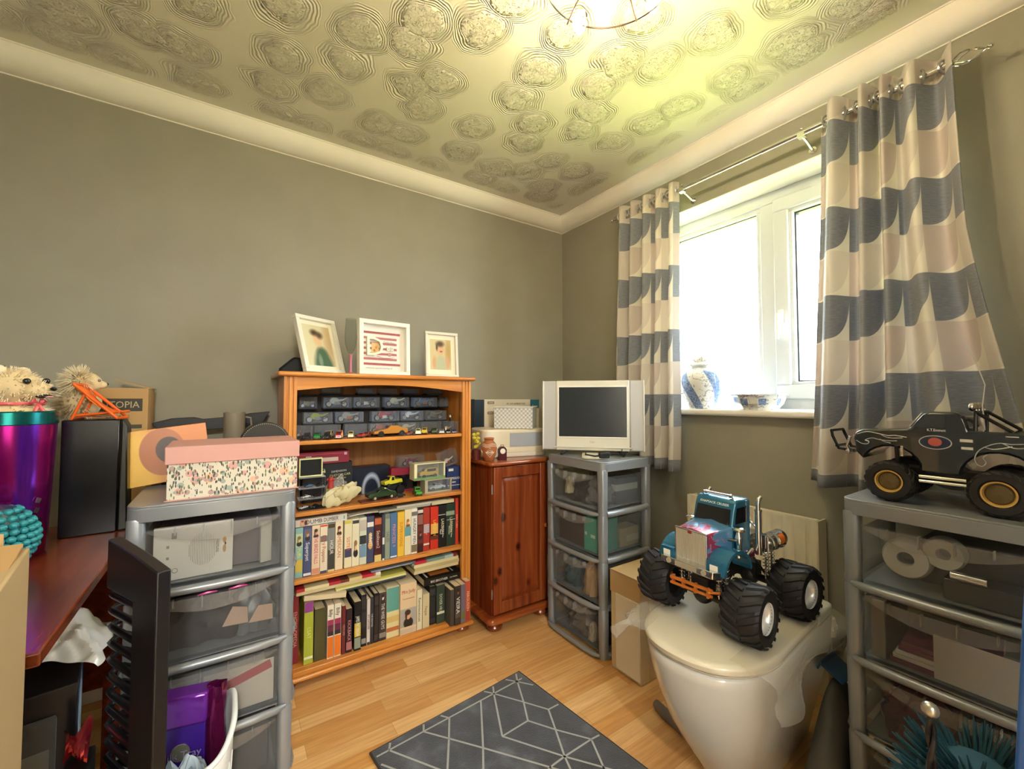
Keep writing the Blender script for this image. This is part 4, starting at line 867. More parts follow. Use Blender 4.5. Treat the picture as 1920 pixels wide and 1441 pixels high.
# supports inside the stack so the layers rest on each other: flat inner boxes behind
t = thing('model_box', 'long dark box standing behind the display cases on the top shelf', 'box', (-1.32, -.085, .9555)); MB().box(-.345, .345, -.03, .03, 0, .187).build('body', M('#201a18', .6), t, bevel=.001)
for (x, y, z, rz, nm, a_, b_) in ((-.978, -.27, .9555 + .056, 1.1, 'white and red racing toy motorbike parked high at the right end of the top shelf', '#e3dccf', '#b0655a'), (-.998, -.28, .9555, .5, 'brown and cream toy motorbike at the right end of the top shelf', '#b89a70', '#5a4632')):
    t = thing('toy_motorbike', nm, 'toy motorbike', (x, y, z), rz); bike(t, M(a_, .3, .1, .4), M(b_, .4, .4), .07)
t = thing('display_block', 'small clear stacking case under the white racing motorbike', 'display case', (-.978, -.262, .9555)); m = MB(); m.box(-.03, .03, -.035, .045, 0, .0555); m.build('cover', CASE, t, smooth=0)
del t

# ---------------------------------------------------------------- toy cars
def car(label, x, y, z, rz, L, c, kind='car', trim=None, group='die cast toy cars on the top shelf', cat='toy car'):
    L = L * (1.15 if group and 'top shelf' in group else 1.0); t = thing('toy_car', label, cat, (x, y, z), rz, group); W_ = L * .42; r = L * .085 if kind != 'vintage' else L * .11
    P = {'car': [(-.5, .10), (-.5, .20), (-.44, .235), (-.22, .26), (-.08, .36), (.16, .37), (.30, .27), (.47, .24), (.5, .18), (.5, .10)],
         'van': [(-.5, .10), (-.5, .24), (-.46, .32), (-.38, .48), (.46, .5), (.5, .45), (.5, .10)],
         'truck': [(-.5, .12), (-.5, .28), (-.26, .31), (-.16, .48), (.06, .49), (.1, .32), (.48, .32), (.5, .14)],
         'low': [(-.5, .08), (-.49, .15), (-.30, .20), (-.12, .23), (.0, .31), (.2, .31), (.36, .23), (.5, .22), (.5, .09)],
         'vintage': [(-.5, .14), (-.48, .30), (-.16, .33), (-.10, .50), (.22, .52), (.28, .34), (.5, .30), (.5, .14)],
         'suv': [(-.5, .12), (-.5, .27), (-.3, .30), (-.18, .44), (.42, .46), (.5, .30), (.5, .12)]}[kind]
    m = MB(); n = len(P)
    A = [m._p((p[0] * L, -W_ / 2 * (1 if p[1] < .27 else .84), p[1] * L)) for p in P]; B = [m._p((p[0] * L, W_ / 2 * (1 if p[1] < .27 else .84), p[1] * L)) for p in P]
    m.face(A[::-1]); m.face(B)
    for q in range(n): m.face([A[q], A[(q + 1) % n], B[(q + 1) % n], B[q]])
    bd = m.build('body', M(c, .22, .2, .6), t, bevel=L * .018, smooth=50)
    cz = [p for p in P if p[1] > .27]; x0, x1 = min(p[0] for p in cz), max(p[0] for p in cz); zt = max(p[1] for p in P); zl = {'van': .32, 'vintage': .36}.get(kind, .275 if kind != 'low' else .235)
    if kind == 'low': x0, x1 = -.08, .26
    elif kind == 'car': x0, x1 = -.13, .22
    elif kind == 'truck': x0, x1 = -.15, .07
    elif kind == 'suv': x0, x1 = -.16, .40
    elif kind == 'van': x0, x1 = -.36, .1
    elif kind == 'vintage': x0, x1 = -.08, .24
    m = MB(); wz = zt - .035
    for s_ in (-1, 1): yy = s_ * W_ / 2 * .865 + s_ * .0004; m.box((x0 + .04) * L, (x1 - .04) * L, yy - .0006, yy + .0006, (zl + .02) * L, wz * L)
    m.build('side_window', M('#22262b', .1), bd, smooth=0)
    (ax, az), (bx_, bz) = {'car': ((-.22, .26), (-.08, .36)), 'van': ((-.46, .32), (-.38, .48)), 'truck': ((-.26, .31), (-.16, .48)), 'low': ((-.12, .23), (0, .31)), 'vintage': ((-.16, .33), (-.10, .50)), 'suv': ((-.3, .30), (-.18, .44))}[kind]
    ax, bx_, az, bz = ax + (bx_ - ax) * .15 - .006, ax + (bx_ - ax) * .88 - .006, az + (bz - az) * .15 + .004, az + (bz - az) * .88 + .004
    MB().poly([(ax * L, -W_ * .36, az * L), (ax * L, W_ * .36, az * L), (bx_ * L, W_ * .35, bz * L), (bx_ * L, -W_ * .35, bz * L)]).build('windscreen', M('#22262b', .1), bd, smooth=0)
    for x_ in (-.30, .31):
        for s_ in (-1, 1):
            m = MB(); m.cyl((x_ * L, s_ * (W_ / 2 - .02 * L), r), (x_ * L, s_ * (W_ / 2 + .02 * L), r), r, n=14); w_ = m.build('wheel', BLACK, t)
            MB().cyl((x_ * L, s_ * (W_ / 2 + .02 * L), r), (x_ * L, s_ * (W_ / 2 + .026 * L), r), r * .55, n=10).build('hubcap', CHROME if not trim else M(trim, .3, .5), w_)
    m = MB()
    for s_ in (-1, 1): m.cyl((-.497 * L, s_ * W_ * .32, .17 * L), (-.512 * L, s_ * W_ * .32, .17 * L), .025 * L, n=8)
    m.box(-.515 * L, -.497 * L, -W_ * .42, W_ * .42, .105 * L, .13 * L); m.build('bumper', CHROME, t)
    return t
zc = .9555
for (x, y, rz, L, c, k, nm) in [
    (-1.662, -.325, 1.1, .034, '#20242a', 'van', 'tiny black and white toy van at the far left'), (-1.640, -.318, 1.25, .05, '#2a2d31', 'vintage', 'small black vintage toy car near the left end'), (-1.600, -.315, 1.3, .052, '#1f8a3c', 'vintage', 'green vintage toy car between two black ones'),
    (-1.566, -.33, 1.2, .05, '#1a1c20', 'vintage', 'black vintage toy car beside the green one'), (-1.545, -.27, 1.2, .058, '#b9a77a', 'van', 'beige toy lorry behind the black vintage car'), (-1.52, -.325, 1.35, .052, '#b3242c', 'vintage', 'red vintage toy car on the left half'),
    (-1.500, -.262, 1.3, .055, '#c98f5a', 'van', 'tan toy van standing behind the red vintage car'), (-1.468, -.318, 1.3, .05, '#d8c48a', 'vintage', 'cream and yellow toy racing car'), (-1.425, -.325, .9, .046, '#c4463c', 'car', 'small red and white toy car left of the gold saloon'),
    (-1.395, -.30, .8, .05, '#b85a48', 'car', 'dull red toy convertible touching the gold saloon'), (-1.305, -.318, .06, .135, '#c98b3e', 'low', 'long gold and silver american saloon toy car'), (-1.210, -.322, .9, .045, '#b0605a', 'car', 'pink red toy coupe right of the gold saloon'),
    (-1.165, -.315, 1.2, .052, '#d8d49a', 'van', 'pale cream toy bus'), (-1.128, -.305, 1.1, .056, '#d9bb3a', 'van', 'yellow toy school bus'), (-1.083, -.315, 1.1, .05, '#4d6b34', 'vintage', 'moss green vintage toy car'), (-1.046, -.315, 1.2, .048, '#d5d3c8', 'car', 'white and black toy police car'),
    (-1.060, -.265, 1.2, .05, '#b59a68', 'van', 'sand coloured toy truck behind the police car'), (-1.012, -.315, 1.2, .042, '#26282c', 'car', 'small black toy car near the right end'), (-.984, -.325, 1.1, .040, '#38418a', 'car', 'small blue toy car at the right end')]:
    car(nm + ' of the top shelf' if 'shelf' not in nm else nm, x, y, zc, rz, L, c, k)

# ---------------------------------------------------------------- second shelf
z2 = .675
def boxthing(name, label, cat, x, y, z, w, d, h, col, rz=0, group=None, bevel=.0015, mat=None, rot=None):
    t = thing(name, label, cat, (x, y, z), rz, group, rot=rot); MB().box(-w / 2, w / 2, -d / 2, d / 2, 0, h).build('carton', mat or M(col, .5), t, bevel=bevel); return t
t = boxthing('gift_box', 'black cardboard box with white lettering at the back of the second shelf', 'box', -1.535, -.15, z2, .205, .10, .165, '#15171b')
text('DIMENSION', .012, M('#d8d8d4', .5), t, (.045, -.0506, .125), (R90, -.05, 0)); text('CUSTOM CAR', .014, M('#d8cf8c', .5), t, (.05, -.0506, .108), (R90, -.05, 0)); text('Showcase', .010, M('#d8cf8c', .5), t, (.055, -.0506, .094), (R90, -.05, 0))
t = boxthing('slim_box', 'crimson box with white label lying across the black box', 'box', -1.563, -.17, z2 + .1655, .222, .105, .052, '#8f1f38'); flat('label', t, .105, .017, (.012, -.0532, .018), M('#cdbfae', .6)); flat('price_label', t, .022, .032, (-.055, -.0534, .02), M('#d8cfc2', .6)); flat('stripe', t, .19, .003, (-.01, -.0533, .042), M('#c4465c', .5)); flat('logo', t, .012, .012, (.095, -.0533, .040), M('#d8b0b4', .5))
# small white framed screen on a stack of clear trays
t = thing('display_tray', 'stack of clear acrylic display trays at the left of the second shelf', 'display stand', (-1.618, -.305, z2), .0)
for k, z in enumerate((.0, .042, .085, .128)):
    m = MB(); m.box(-.05, .05, -.03, .04, z, z + .0025); m.build('tray', CASE if k else BLACK, t, bevel=.001)
m = MB(); [m.box(x - .001, x + .001, y - .001, y + .001, 0, .128) for x in (-.048, .048) for y in (-.028, .038)]; m.build('support', CASE, t)
for k, (x, z, c, n) in enumerate(((-.028, .0028, '#c9c6ba', 'white'), (.015, .0028, '#1c1e24', 'black'), (-.02, .0448, '#d9d8d2', 'silver'), (.02, .0448, '#3a1c22', 'dark red'), (-.01, .0878, '#46608a', 'blue'), (.03, .0878, '#2a2c30', 'charcoal'))):
    car(f'tiny {n} toy car inside the clear trays, ' + ('lowest' if z < .01 else 'middle' if z < .05 else 'upper') + ' tray', -1.618 + x, -.305, z2 + z, .5, .034, c, 'car', group='toy cars in the clear trays')
t = thing('mini_television', 'small white framed screen standing on the clear trays', 'toy television', (-1.620, -.303, z2 + .131)); m = MB(); m.frame(-.046, .042, .0, .074, .005, -.014, .012); m.build('surround', M('#dcdca4', .4), t, bevel=.002); m = MB(); m.box(-.041, .037, -.008, .01, .005, .069); m.build('screen', M('#25282b', .15), t)
# crumpled plastic bag and figures
m = MB()
def bag(u, v):
    a = 2 * PI * u; r = math.sin(PI * v) ** .6; return (.068 * r * math.cos(a) * (1 + .2 * math.sin(5 * a + 7 * v)), .028 * r * math.sin(a) * (1 + .2 * math.sin(3 * a + 9 * v)), .035 - .035 * math.cos(PI * v) + .009 * math.sin(4 * a + 9 * v) * r + .006 * math.sin(9 * a - 13 * v) * r + .018 * math.cos(a) * r + .001)
m.grid(bag, 36, 14); t = thing('wrapped_parcel', 'crumpled cream bag lying at the front of the second shelf', 'bag', (-1.500, -.318, z2 + .008)); m.build('wrap', M('#c9bf92', .45), t, smooth=25)
m = MB(); m.grid(lambda u, v: tuple(k * s_ for k, s_ in zip(bag(u * 1.0, v), (.62, 1, 1.35))), 30, 14); t = thing('plastic_bag', 'grey clear plastic bag of parts behind the cream bag', 'bag', (-1.515, -.25, z2 + .004)); m.build('bag', FILM, t, smooth=40)
m = MB(); m.cyl((0, 0, 0), (.0, 0, .03), .012, .011, 12); m.sphere((0, 0, .036), .012, 12); t = thing('toy_figure', 'small red toy figure standing in the plastic bag', 'toy figure', (-1.540, -.285, z2 + .07)); m.build('body', M('#a8322e', .4), t); m = MB(); m.sphere((-.012, 0, .036), .006, 8); m.sphere((.012, 0, .036), .006, 8); m.build('ear', M('#a8322e', .4), t)
t = boxthing('trinket_box', 'small yellowish box under the red toy figure', 'box', -1.535, -.275, z2 + .001, .05, .04, .068, '#8d8a56')
car('cream toy jeep leaning at the back of the plastic bag', -1.585, -.268, z2 + .128, .4, .05, '#b9b08a', 'suv', group=None)
# dark picture box at the back with a pale smoky ring
t = boxthing('picture_box', 'dark blue box with a pale smoke ring picture at the back of the second shelf', 'box', -1.345, -.12, z2, .20, .08, .125, '#101826', mat=mat_art('#101a2c', [(.1, .15, .42, .6, '#b8c4d0', .25), (.1, .12, .34, .48, '#16233a', .3), (-.2, -.5, .5, .2, '#5a6470', .6)], .20, .25))
# cars on the second shelf
G2 = 'toy cars on the second shelf'
car('dark green toy saloon with cream arches at the front of the second shelf', -1.338, -.318, z2 + .006, .12, .125, '#2f4226', 'car', '#d8c79a', G2)
t = boxthing('wooden_base', 'thin brown base under the dark green toy saloon', 'base', -1.35, -.32, z2 + .0003, .16, .06, .005, '#7d3f1c')
car('bright yellow toy monster pickup on big black wheels', -1.262, -.235, z2 + .04, .25, .095, '#d6cf2e', 'truck', None, G2)
m = MB()
for x in (-.03, .03):
    for y in (-.022, .022): m.cyl((x, y - .009, .021), (x, y + .009, .021), .0205, n=20)
m.box(-.03, .03, -.014, .014, .022, .046); t = thing('monster_chassis', 'black big wheel chassis under the yellow pickup', 'toy truck', (-1.262, -.235, z2 + .0003), .25); m.build('chassis', BLACK, t)
car('small black toy buggy beside the dark green saloon', -1.255, -.315, z2, .2, .055, '#25282a', 'low', None, G2)
car('bright green and red toy tractor facing the front of the second shelf', -1.168, -.318, z2, 1.45, .072, '#4fae3e', 'vintage', '#b02a2c', G2)
t = boxthing('window_box', 'crimson window box behind the yellow pickup', 'box', -1.165, -.175, z2, .18, .06, .115, '#8f1c38'); flat('window', t, .12, .07, (-.02, -.0302, .045), DARKGL)
t = thing('display_case', 'clear case with a white and red toy motorbike on top of the crimson box', 'display case', (-1.15, -.175, z2 + .1155)); m = MB(); m.box(-.065, .065, -.024, .024, 0, .052); m.build('cover', CASE, t, smooth=0)
b = thing('toy_motorbike', 'dark red toy motorbike in the clear case above the crimson box', 'toy motorbike', (-1.15, -.175, z2 + .116)); bike(b, M('#8a2436', .25, .1, .5), M('#c9c4ba', .35, .4), .085)
# boxed cars, one on the other
def winbox(label, x, y, z, w, h, d, col, inner, carlab, ccol, kind, base=None):
    t = thing('model_box', label, 'box', (x, y, z)); m = MB()
    m.box(-w / 2, w / 2, -d / 2, d / 2, 0, .006); m.box(-w / 2, w / 2, -d / 2, d / 2, h - .004, h); m.box(-w / 2, -w / 2 + .014, -d / 2, d / 2, .006, h - .004); m.box(w / 2 - .008, w / 2, -d / 2, d / 2, .006, h - .004); m.box(-w / 2 + .014, w / 2 - .008, d / 2 - .002, d / 2, .006, h - .004); m.build('carton', M(col, .5), t, smooth=0)
    flat('back_card', t, w - .024, h - .012, (0.003, d / 2 - .003, h / 2), M(inner, .6)); flat('film_window', t, w - .024, h - .012, (.003, -d / 2 + .002, h / 2), CASE)
    if base: flat('base_strip', t, w, .012, (0, -d / 2 - .0003, .006), M(base, .5))
    car(carlab, x, y, z + .0065, .1, w * .62, ccol, kind, group=None)
winbox('open fronted grey model box right of the green tractor', -1.060, -.285, z2, .138, .062, .06, '#a59f86', '#6b6f66', 'silver toy saloon in the grey model box', '#c9cbc4', 'car')
winbox('cream and green window box on top of the grey model box', -1.098, -.27, z2 + .0625, .158, .078, .062, '#d8d3a8', '#b9a878', 'yellow toy estate in the cream window box', '#e0b22c', 'suv', '#6d8f5c')
t = boxthing('die_cast_box', 'navy carton with white lettering at the right of the second shelf', 'box', -.972, -.27, z2, .078, .07, .112, '#22356a'); text('YAMAHA', .019, M('#e8e6e0', .5), t, (-.002, -.0354, .055), (R90, 0, 0), width=.068); flat('label', t, .026, .012, (-.018, -.0353, .098), M('#d9d9d4', .6)); flat('stripe', t, .07, .003, (0, -.0353, .022), M('#d9d9d4', .6)); flat('crest', t, .02, .005, (-.002, -.0353, .037), M('#d9d9d4', .6))
t = thing('display_case', 'clear case tilted on top of the navy carton', 'display case', (-.978, -.255, z2 + .118), rot=(0, -.28, .1)); m = MB(); m.box(-.045, .045, -.025, .025, 0, .07); m.build('cover', CASE, t, smooth=0)
b = thing('toy_motorbike', 'white and gold toy motorbike in the tilted case', 'toy motorbike', (-.978, -.255, z2 + .119), rot=(0, -.28, .1)); bike(b, M('#e3dcca', .25, .1, .5), M('#b04a34', .35, .4), .075)

# ---------------------------------------------------------------- videos, books
def titled(t, s, size, col, x, z, rot=(R90, R90, 0), y=-.0006, width=None): return text(s, size, M(col, .5), t, (x, y, z), rot, width=width)
def video(label, x0, x1, z, h, c, title=None, tc='#222222', y=-.33, dep=.12, bands=(), tw=None, size=None, second=None):
    w = x1 - x0 - .001; t = thing('video_case', label, 'video', ((x0 + x1) / 2, y, z), group='video cases on the third shelf')
    MB().box(-w / 2, w / 2, 0, dep, 0, h).build('case', M(c, .4), t, bevel=.0015, smooth=0)
    for (a, b2, bc_) in bands: flat('spine_print', t, w - .003, (b2 - a) * h, (0, -.0002, (a + b2) / 2 * h), M(bc_, .5) if isinstance(bc_, str) else bc_)
    if title: titled(t, title, size or min(.8 * w, .02), tc, 0, h * (.5 if not second else .42), width=tw or h * .5)
    if second: titled(t, second[0], .010, second[1], 0, h * second[2], rot=(R90, 0, 0), width=w * .8)
    return t
z3 = .413; F = mat_art
def face(hair='#4b2f22', skin='#d8a784', bg='#c8b79a', top='#2a2a2e', w=.024, h=.04): return mat_art(bg, [(0, -.7, .8, .5, top, .2), (0, .1, .45, .5, skin, .2), (0, .5, .55, .35, hair, .3), (-.4, .1, .16, .6, hair, .4)], w, h)
V = [(-1.677, -1.648, .197, '#86b3b0', 'Puffs', '#d8d36a', ((.62, .88, face('#7a6a3a', '#cfc27a', '#b5c9a4')), (.12, .36, '#c9b24a')), 'teal and yellow video case, first on the left of the third shelf'),
 (-1.648, -1.617, .197, '#454f72', 'Superpet', '#dfe0e6', ((.72, .95, face('#7a5a3a', '#c9ab8a', '#5a648a')), (.02, .07, '#d8d8dc')), 'blue video case with white slanting title, second on the third shelf'),
 (-1.617, -1.586, .197, '#ddc7a8', 'THE BRIDE FALLS', '#c2326e', ((.76, .93, face('#3a2420', '#c9977a', '#d0b79a')), (.02, .13, '#c98a6c')), 'cream video case with pink title, third on the third shelf'),
 (-1.586, -1.557, .197, '#ddd0b4', 'Mary Poppins', '#b5544a', ((.64, .76, '#6d6a66'), (.95, .985, '#b8342e'), (.0, .05, '#3b4260')), 'cream video case with red script title, fourth on the third shelf'),
 (-1.557, -1.528, .197, '#7c7f7a', 'HOUR', '#e0dccc', ((.05, .45, '#3d3a32'), (.9, .98, '#4a3a1c'), (.0, .04, '#d8c48c')), 'grey and black video case, fifth on the third shelf'),
 (-1.528, -1.497, .199, '#e0d2b2', 'AMERICAN', '#b5684a', ((.72, .92, face('#6a2f20', '#d9ab88', '#e0d2b2')),), 'cream video case with red haired portrait, left of the dark gap'),
 (-1.492, -1.461, .199, '#ddd4ae', 'SISTER', '#c9564a', ((.22, .40, '#3d3a5a'), (.92, .99, '#cfc25a')), 'pale yellow video case with red title, right of the dark gap'),
 (-1.461, -1.431, .199, '#ddd6b6', None, '#222', ((.18, .62, face('#8a6a42', '#d9b48c', '#ddd6b6', '#22242a', .024, .07)), (.9, .97, '#3a3d42')), 'cream video case with a standing woman on the spine'),
 (-1.431, -1.400, .199, '#c9cdb6', 'VHS', '#3a3a36', ((.44, .62, '#2c2e34'), (.16, .42, '#6d8fa8'), (.72, .95, '#b9b0a6')), 'pale case with a blue figure and black photo square'),
 (-1.400, -1.369, .199, '#434864', 'WHY?', '#e4e2d8', ((.78, .88, '#e2dfd2'), (.28, .74, face('#c9a24a', '#d8b48a', '#434864', '#cfa25a', .024, .07))), 'navy video case with a golden dog on the spine'),
 (-1.368, -1.335, .190, '#4a1f1c', 'Stolitem2', '#e0cfc4', ((.84, .98, '#b5603a'), (.0, .15, '#d8c27c')), 'dark red video case with cream block at its foot'),
 (-1.334, -1.321, .197, '#3f4450', None, '#222', ((.35, .5, '#d9d9d4'), (.0, .04, '#d9d9d4')), 'thin slate coloured case'),
 (-1.321, -1.298, .198, '#8d9784', 'SALES', '#5a6456', ((.9, .99, '#6d7568'),), 'grey green narrow case'),
 (-1.298, -1.265, .199, '#4a6f94', 'PRINCESS 9', '#d98a9a', ((.02, .05, '#d9e0e6'),), 'blue book with pink lettering on the third shelf'),
 (-1.265, -1.232, .199, '#e0b63a', 'SUPERVIXENS', '#c8641c', (), 'yellow book with orange lettering on the third shelf'),
 (-1.232, -1.201, .205, '#ddd2a8', None, '#222', ((.62, .8, face('#a8682c', '#e0b07c', '#ddd2a8', '#8a4a2a')), (.42, .62, '#5f9aa0')), 'cream book with teal label and cartoon picture'),
 (-1.201, -1.171, .205, '#ddd9cc', 'HUNGRY MEN', '#2f2f38', ((.04, .2, '#7a6a4a'), (.84, .93, '#6d6a62')), 'white book with hand drawn black title'),
 (-1.171, -1.142, .205, '#3a1f1c', None, '#ddd', ((.88, .95, '#d8d2c6'), (.2, .6, face('#4a221c', '#b5745c', '#6a2f28')), (.62, .84, '#8a5a50')), 'black and dull red book with a face on the spine'),
 (-1.142, -1.110, .200, '#a8382c', 'Oliver', '#e4a08c', ((.42, .62, '#a9abb0'), (.14, .18, '#dcd6cc')), 'brick red book with grey picture band'),
 (-1.104, -1.064, .198, '#c8321f', 'LARSSON', '#f0c43a', ((.32, .6, '#d9a85a'), (.22, .36, '#5a2a1c')), 'scarlet and yellow thick paperback'),
 (-1.064, -1.022, .198, '#17171a', 'LARSSON', '#d8cfa4', ((.62, .63, '#d8d8d4'),), 'black thick paperback with cream title'),
 (-1.022, -.974, .200, '#22382a', 'LARSSON', '#d8cfa4', ((.62, .63, '#d8d8d4'), (.45, .55, '#8a9a84')), 'dark green thick paperback with cream title'),
 (-.974, -.958, .222, '#c83c30', 'Jackie Colline', '#f0b8a0', (), 'tall red book at the right end of the third shelf')]
for i, (x0, x1, h, c, ti, tc, bands, lab) in enumerate(V):
    if x0 < -1.104 - .0001: video(lab, x0, x1, z3, h, c, ti, tc, bands=bands, tw=h * (.55 if ti and len(ti) > 5 else .35))
    else:
        t = video(lab, x0, x1, z3, h, c, ti, tc, bands=bands, tw=h * (.36 if 'LARS' in ti else .6), y=-.325)
        if 'LARS' in ti and i > 19:
            t.children[-1].location.z = h * .78; t.children[-1].location.x = -.004; titled(t, 'The Girl Who' if i == 20 else 'The Hornets Nest', .010, '#e4e2dc', .002, h * .38, width=h * .36); titled(t, 'Played' if i == 20 else 'Who Kicked', .009, '#e4e2dc', -.010, h * .38, width=h * .2)
t = thing('video_case', 'white video case lying flat across the tops at the left of the third shelf', 'video', (-1.580, -.33, z3 + .1995), rot=(0, 0, 0)); MB().box(-.098, .098, 0, .12, 0, .028).build('case', M('#d8d3c6', .4), t, bevel=.0015)
text('DUMB', .0225, M('#20222a', .5), t, (-.030, -.0006, .014), (R90, 0, 0)); text('DUMBER', .0225, M('#20222a', .5), t, (.035, -.0006, .014), (R90, 0, 0), width=.056); flat('spine_picture', t, .03, .024, (-.066, -.0003, .014), mat_art('#c9a08a', [(-.4, .0, .3, .7, '#d9a98c', .3), (.4, 0, .35, .8, '#5a2f28', .3), (-.4, .6, .3, .3, '#8a3a2c', .3)], .03, .024)); flat('logo', t, .004, .014, (.086, -.0003, .014), M('#5f9a8c', .5))
# magazines laid on top of row three
def mags(label, x, y, z, w, d, cols, rz=0, sag=.0, th=.003, cat='magazine', name='magazine', grp=None):
    for k, (c, dx, dr) in enumerate(cols):
        t = thing(name, label[k] if isinstance(label, list) else label, cat, (x + dx, y, z + k * (th + .0004)), rz + dr, grp); m = MB()
        def fn(u, v, o=0): return (-w / 2 + w * u, d * v, sag * (math.sin(PI * u) if sag > 0 else (1 - math.sin(PI * u)) * -1) + o)
        m.grid(lambda u, v: fn(u, v, th), 14, 2); m.grid(lambda u, v: fn(u, v, 0), 14, 2)
        for k2 in range(14):
            for v in (0, 1):
                q = [m._p(fn((k2 + a) / 14, v, b2 * th)) for a, b2 in ((0, 0), (1, 0), (1, 1), (0, 1))]; m.face(q)
        for u in (0, 1): m.face([m._p(fn(u, a, b2 * th)) for a, b2 in ((0, 0), (1, 0), (1, 1), (0, 1))])
        m.build('pages', c if not isinstance(c, str) else M(c, .5), t, smooth=30)
mags(['pale magazine bent over the videos, lowest of the pair', 'cream magazine bent over the videos, upper of the pair'], -1.395, -.31, z3 + .2045, .16, .2, [('#c9c6b2', 0, 0), ('#d4d0b8', .01, .05)], sag=.004)
mags(['long grey paper roll laid over the yellow and cream books', 'white folded poster over the red books of the third shelf'], -1.225, -.322, z3 + .2060, .24, .2, [('#a9a892', 0, 0), ('#c9c7b4', .08, .0)], th=.009)
mags(['cream booklet with worn corner on top of the black and green paperbacks'], -1.040, -.325, z3 + .2065, .115, .18, [('#d0c69a', 0, 0)], th=.016)
# magazines under shelf three, on top of row four
art = mat_art('#a87a5a', [(-.85, 0, .14, .9, '#b02232', -.1), (-.5, 0, .25, .9, '#ddd3a0', -.1), (-.1, 0, .15, .9, '#b5303c', -.1), (.1, 0, .1, .9, '#6d3a2c', -.2), (.35, .0, .16, .9, '#d8c78a', -.1), (.62, 0, .14, .9, '#c2303a', -.1), (.88, .0, .08, .9, '#e0dccb', -.1)], .36, .6, plane='xy')
mags(['magazine with red and cream cover on the pile at the left, top one', 'magazine with buff edge, second in the left pile'], -1.505, -.335, .345, .33, .2, [('#c9b98c', 0, 0), (art, .0, -.01)], th=.012)
mags(['striped cream magazine in the middle pile, lowest', 'grey magazine in the middle pile', 'yellow green magazine on the middle pile'], -1.375, -.33, .318, .30, .2, [('#33414c', 0, 0), ('#d8cf98', .003, 0), ('#b9b455', -.0, 0)], th=.008)
mags(['slate blue comic slanting in the fourth shelf pile'], -1.28, -.335, .372, .20, .2, [('#8d93a4', 0, 0)], th=.006)
art2 = mat_art('#7c9a90', [(-.6, 0, .25, .9, '#c2303a', -.1), (.9, 0, .1, .9, '#8a2436', -.1), (.6, 0, .18, .9, '#a9c4c0', -.1)], .24, .6, plane='xy')
mags(['thick cream catalogue in the right pile, lowest', 'buff catalogue in the right pile, second up', 'cream catalogue in the right pile, third up', 'teal and red comic on top of the right pile'], -1.075, -.335, .318, .225, .2, [('#cbbd90', 0, 0), ('#bba878', .004, 0), ('#d4c99a', 0, 0), (art2, -.01, 0)], th=.014)

def book(label, x0, x1, z, h, c, title=None, tc='#ffffff', y=-.33, dep=.125, pb=True, bands=(), tw=None, lean=0, size=None, toph=False, back=0, name='book'):
    w = x1 - x0 - .0008; t = thing(name, label, 'book', (x0 + w / 2, y, z), rot=(back, lean, 0), group='books on the bottom shelf')
    m = MB(); e = .0008 if pb else .002; o = .0 if pb else .003
    m.box(-w / 2, w / 2, 0, e, 0, h); m.box(-w / 2, -w / 2 + e, e, dep, 0, h); m.box(w / 2 - e, w / 2, e, dep, 0, h); m.build('cover', M(c, .4), t, smooth=0)
    m = MB(); m.box(-w / 2 + e, w / 2 - e, e, dep - o - .0005, o, h - o); m.build('pages', PAGE, t, smooth=0)
    for (a, b2, bc_) in bands: flat('spine_print', t, w - .002, (b2 - a) * h, (0, -.0001, (a + b2) / 2 * h), M(bc_, .5) if isinstance(bc_, str) else bc_)
    if title: titled(t, title, size or min(.75 * w, .02), tc, 0, h * .5, width=tw or h * .6, y=-.0008)
    return t
z4 = .0712
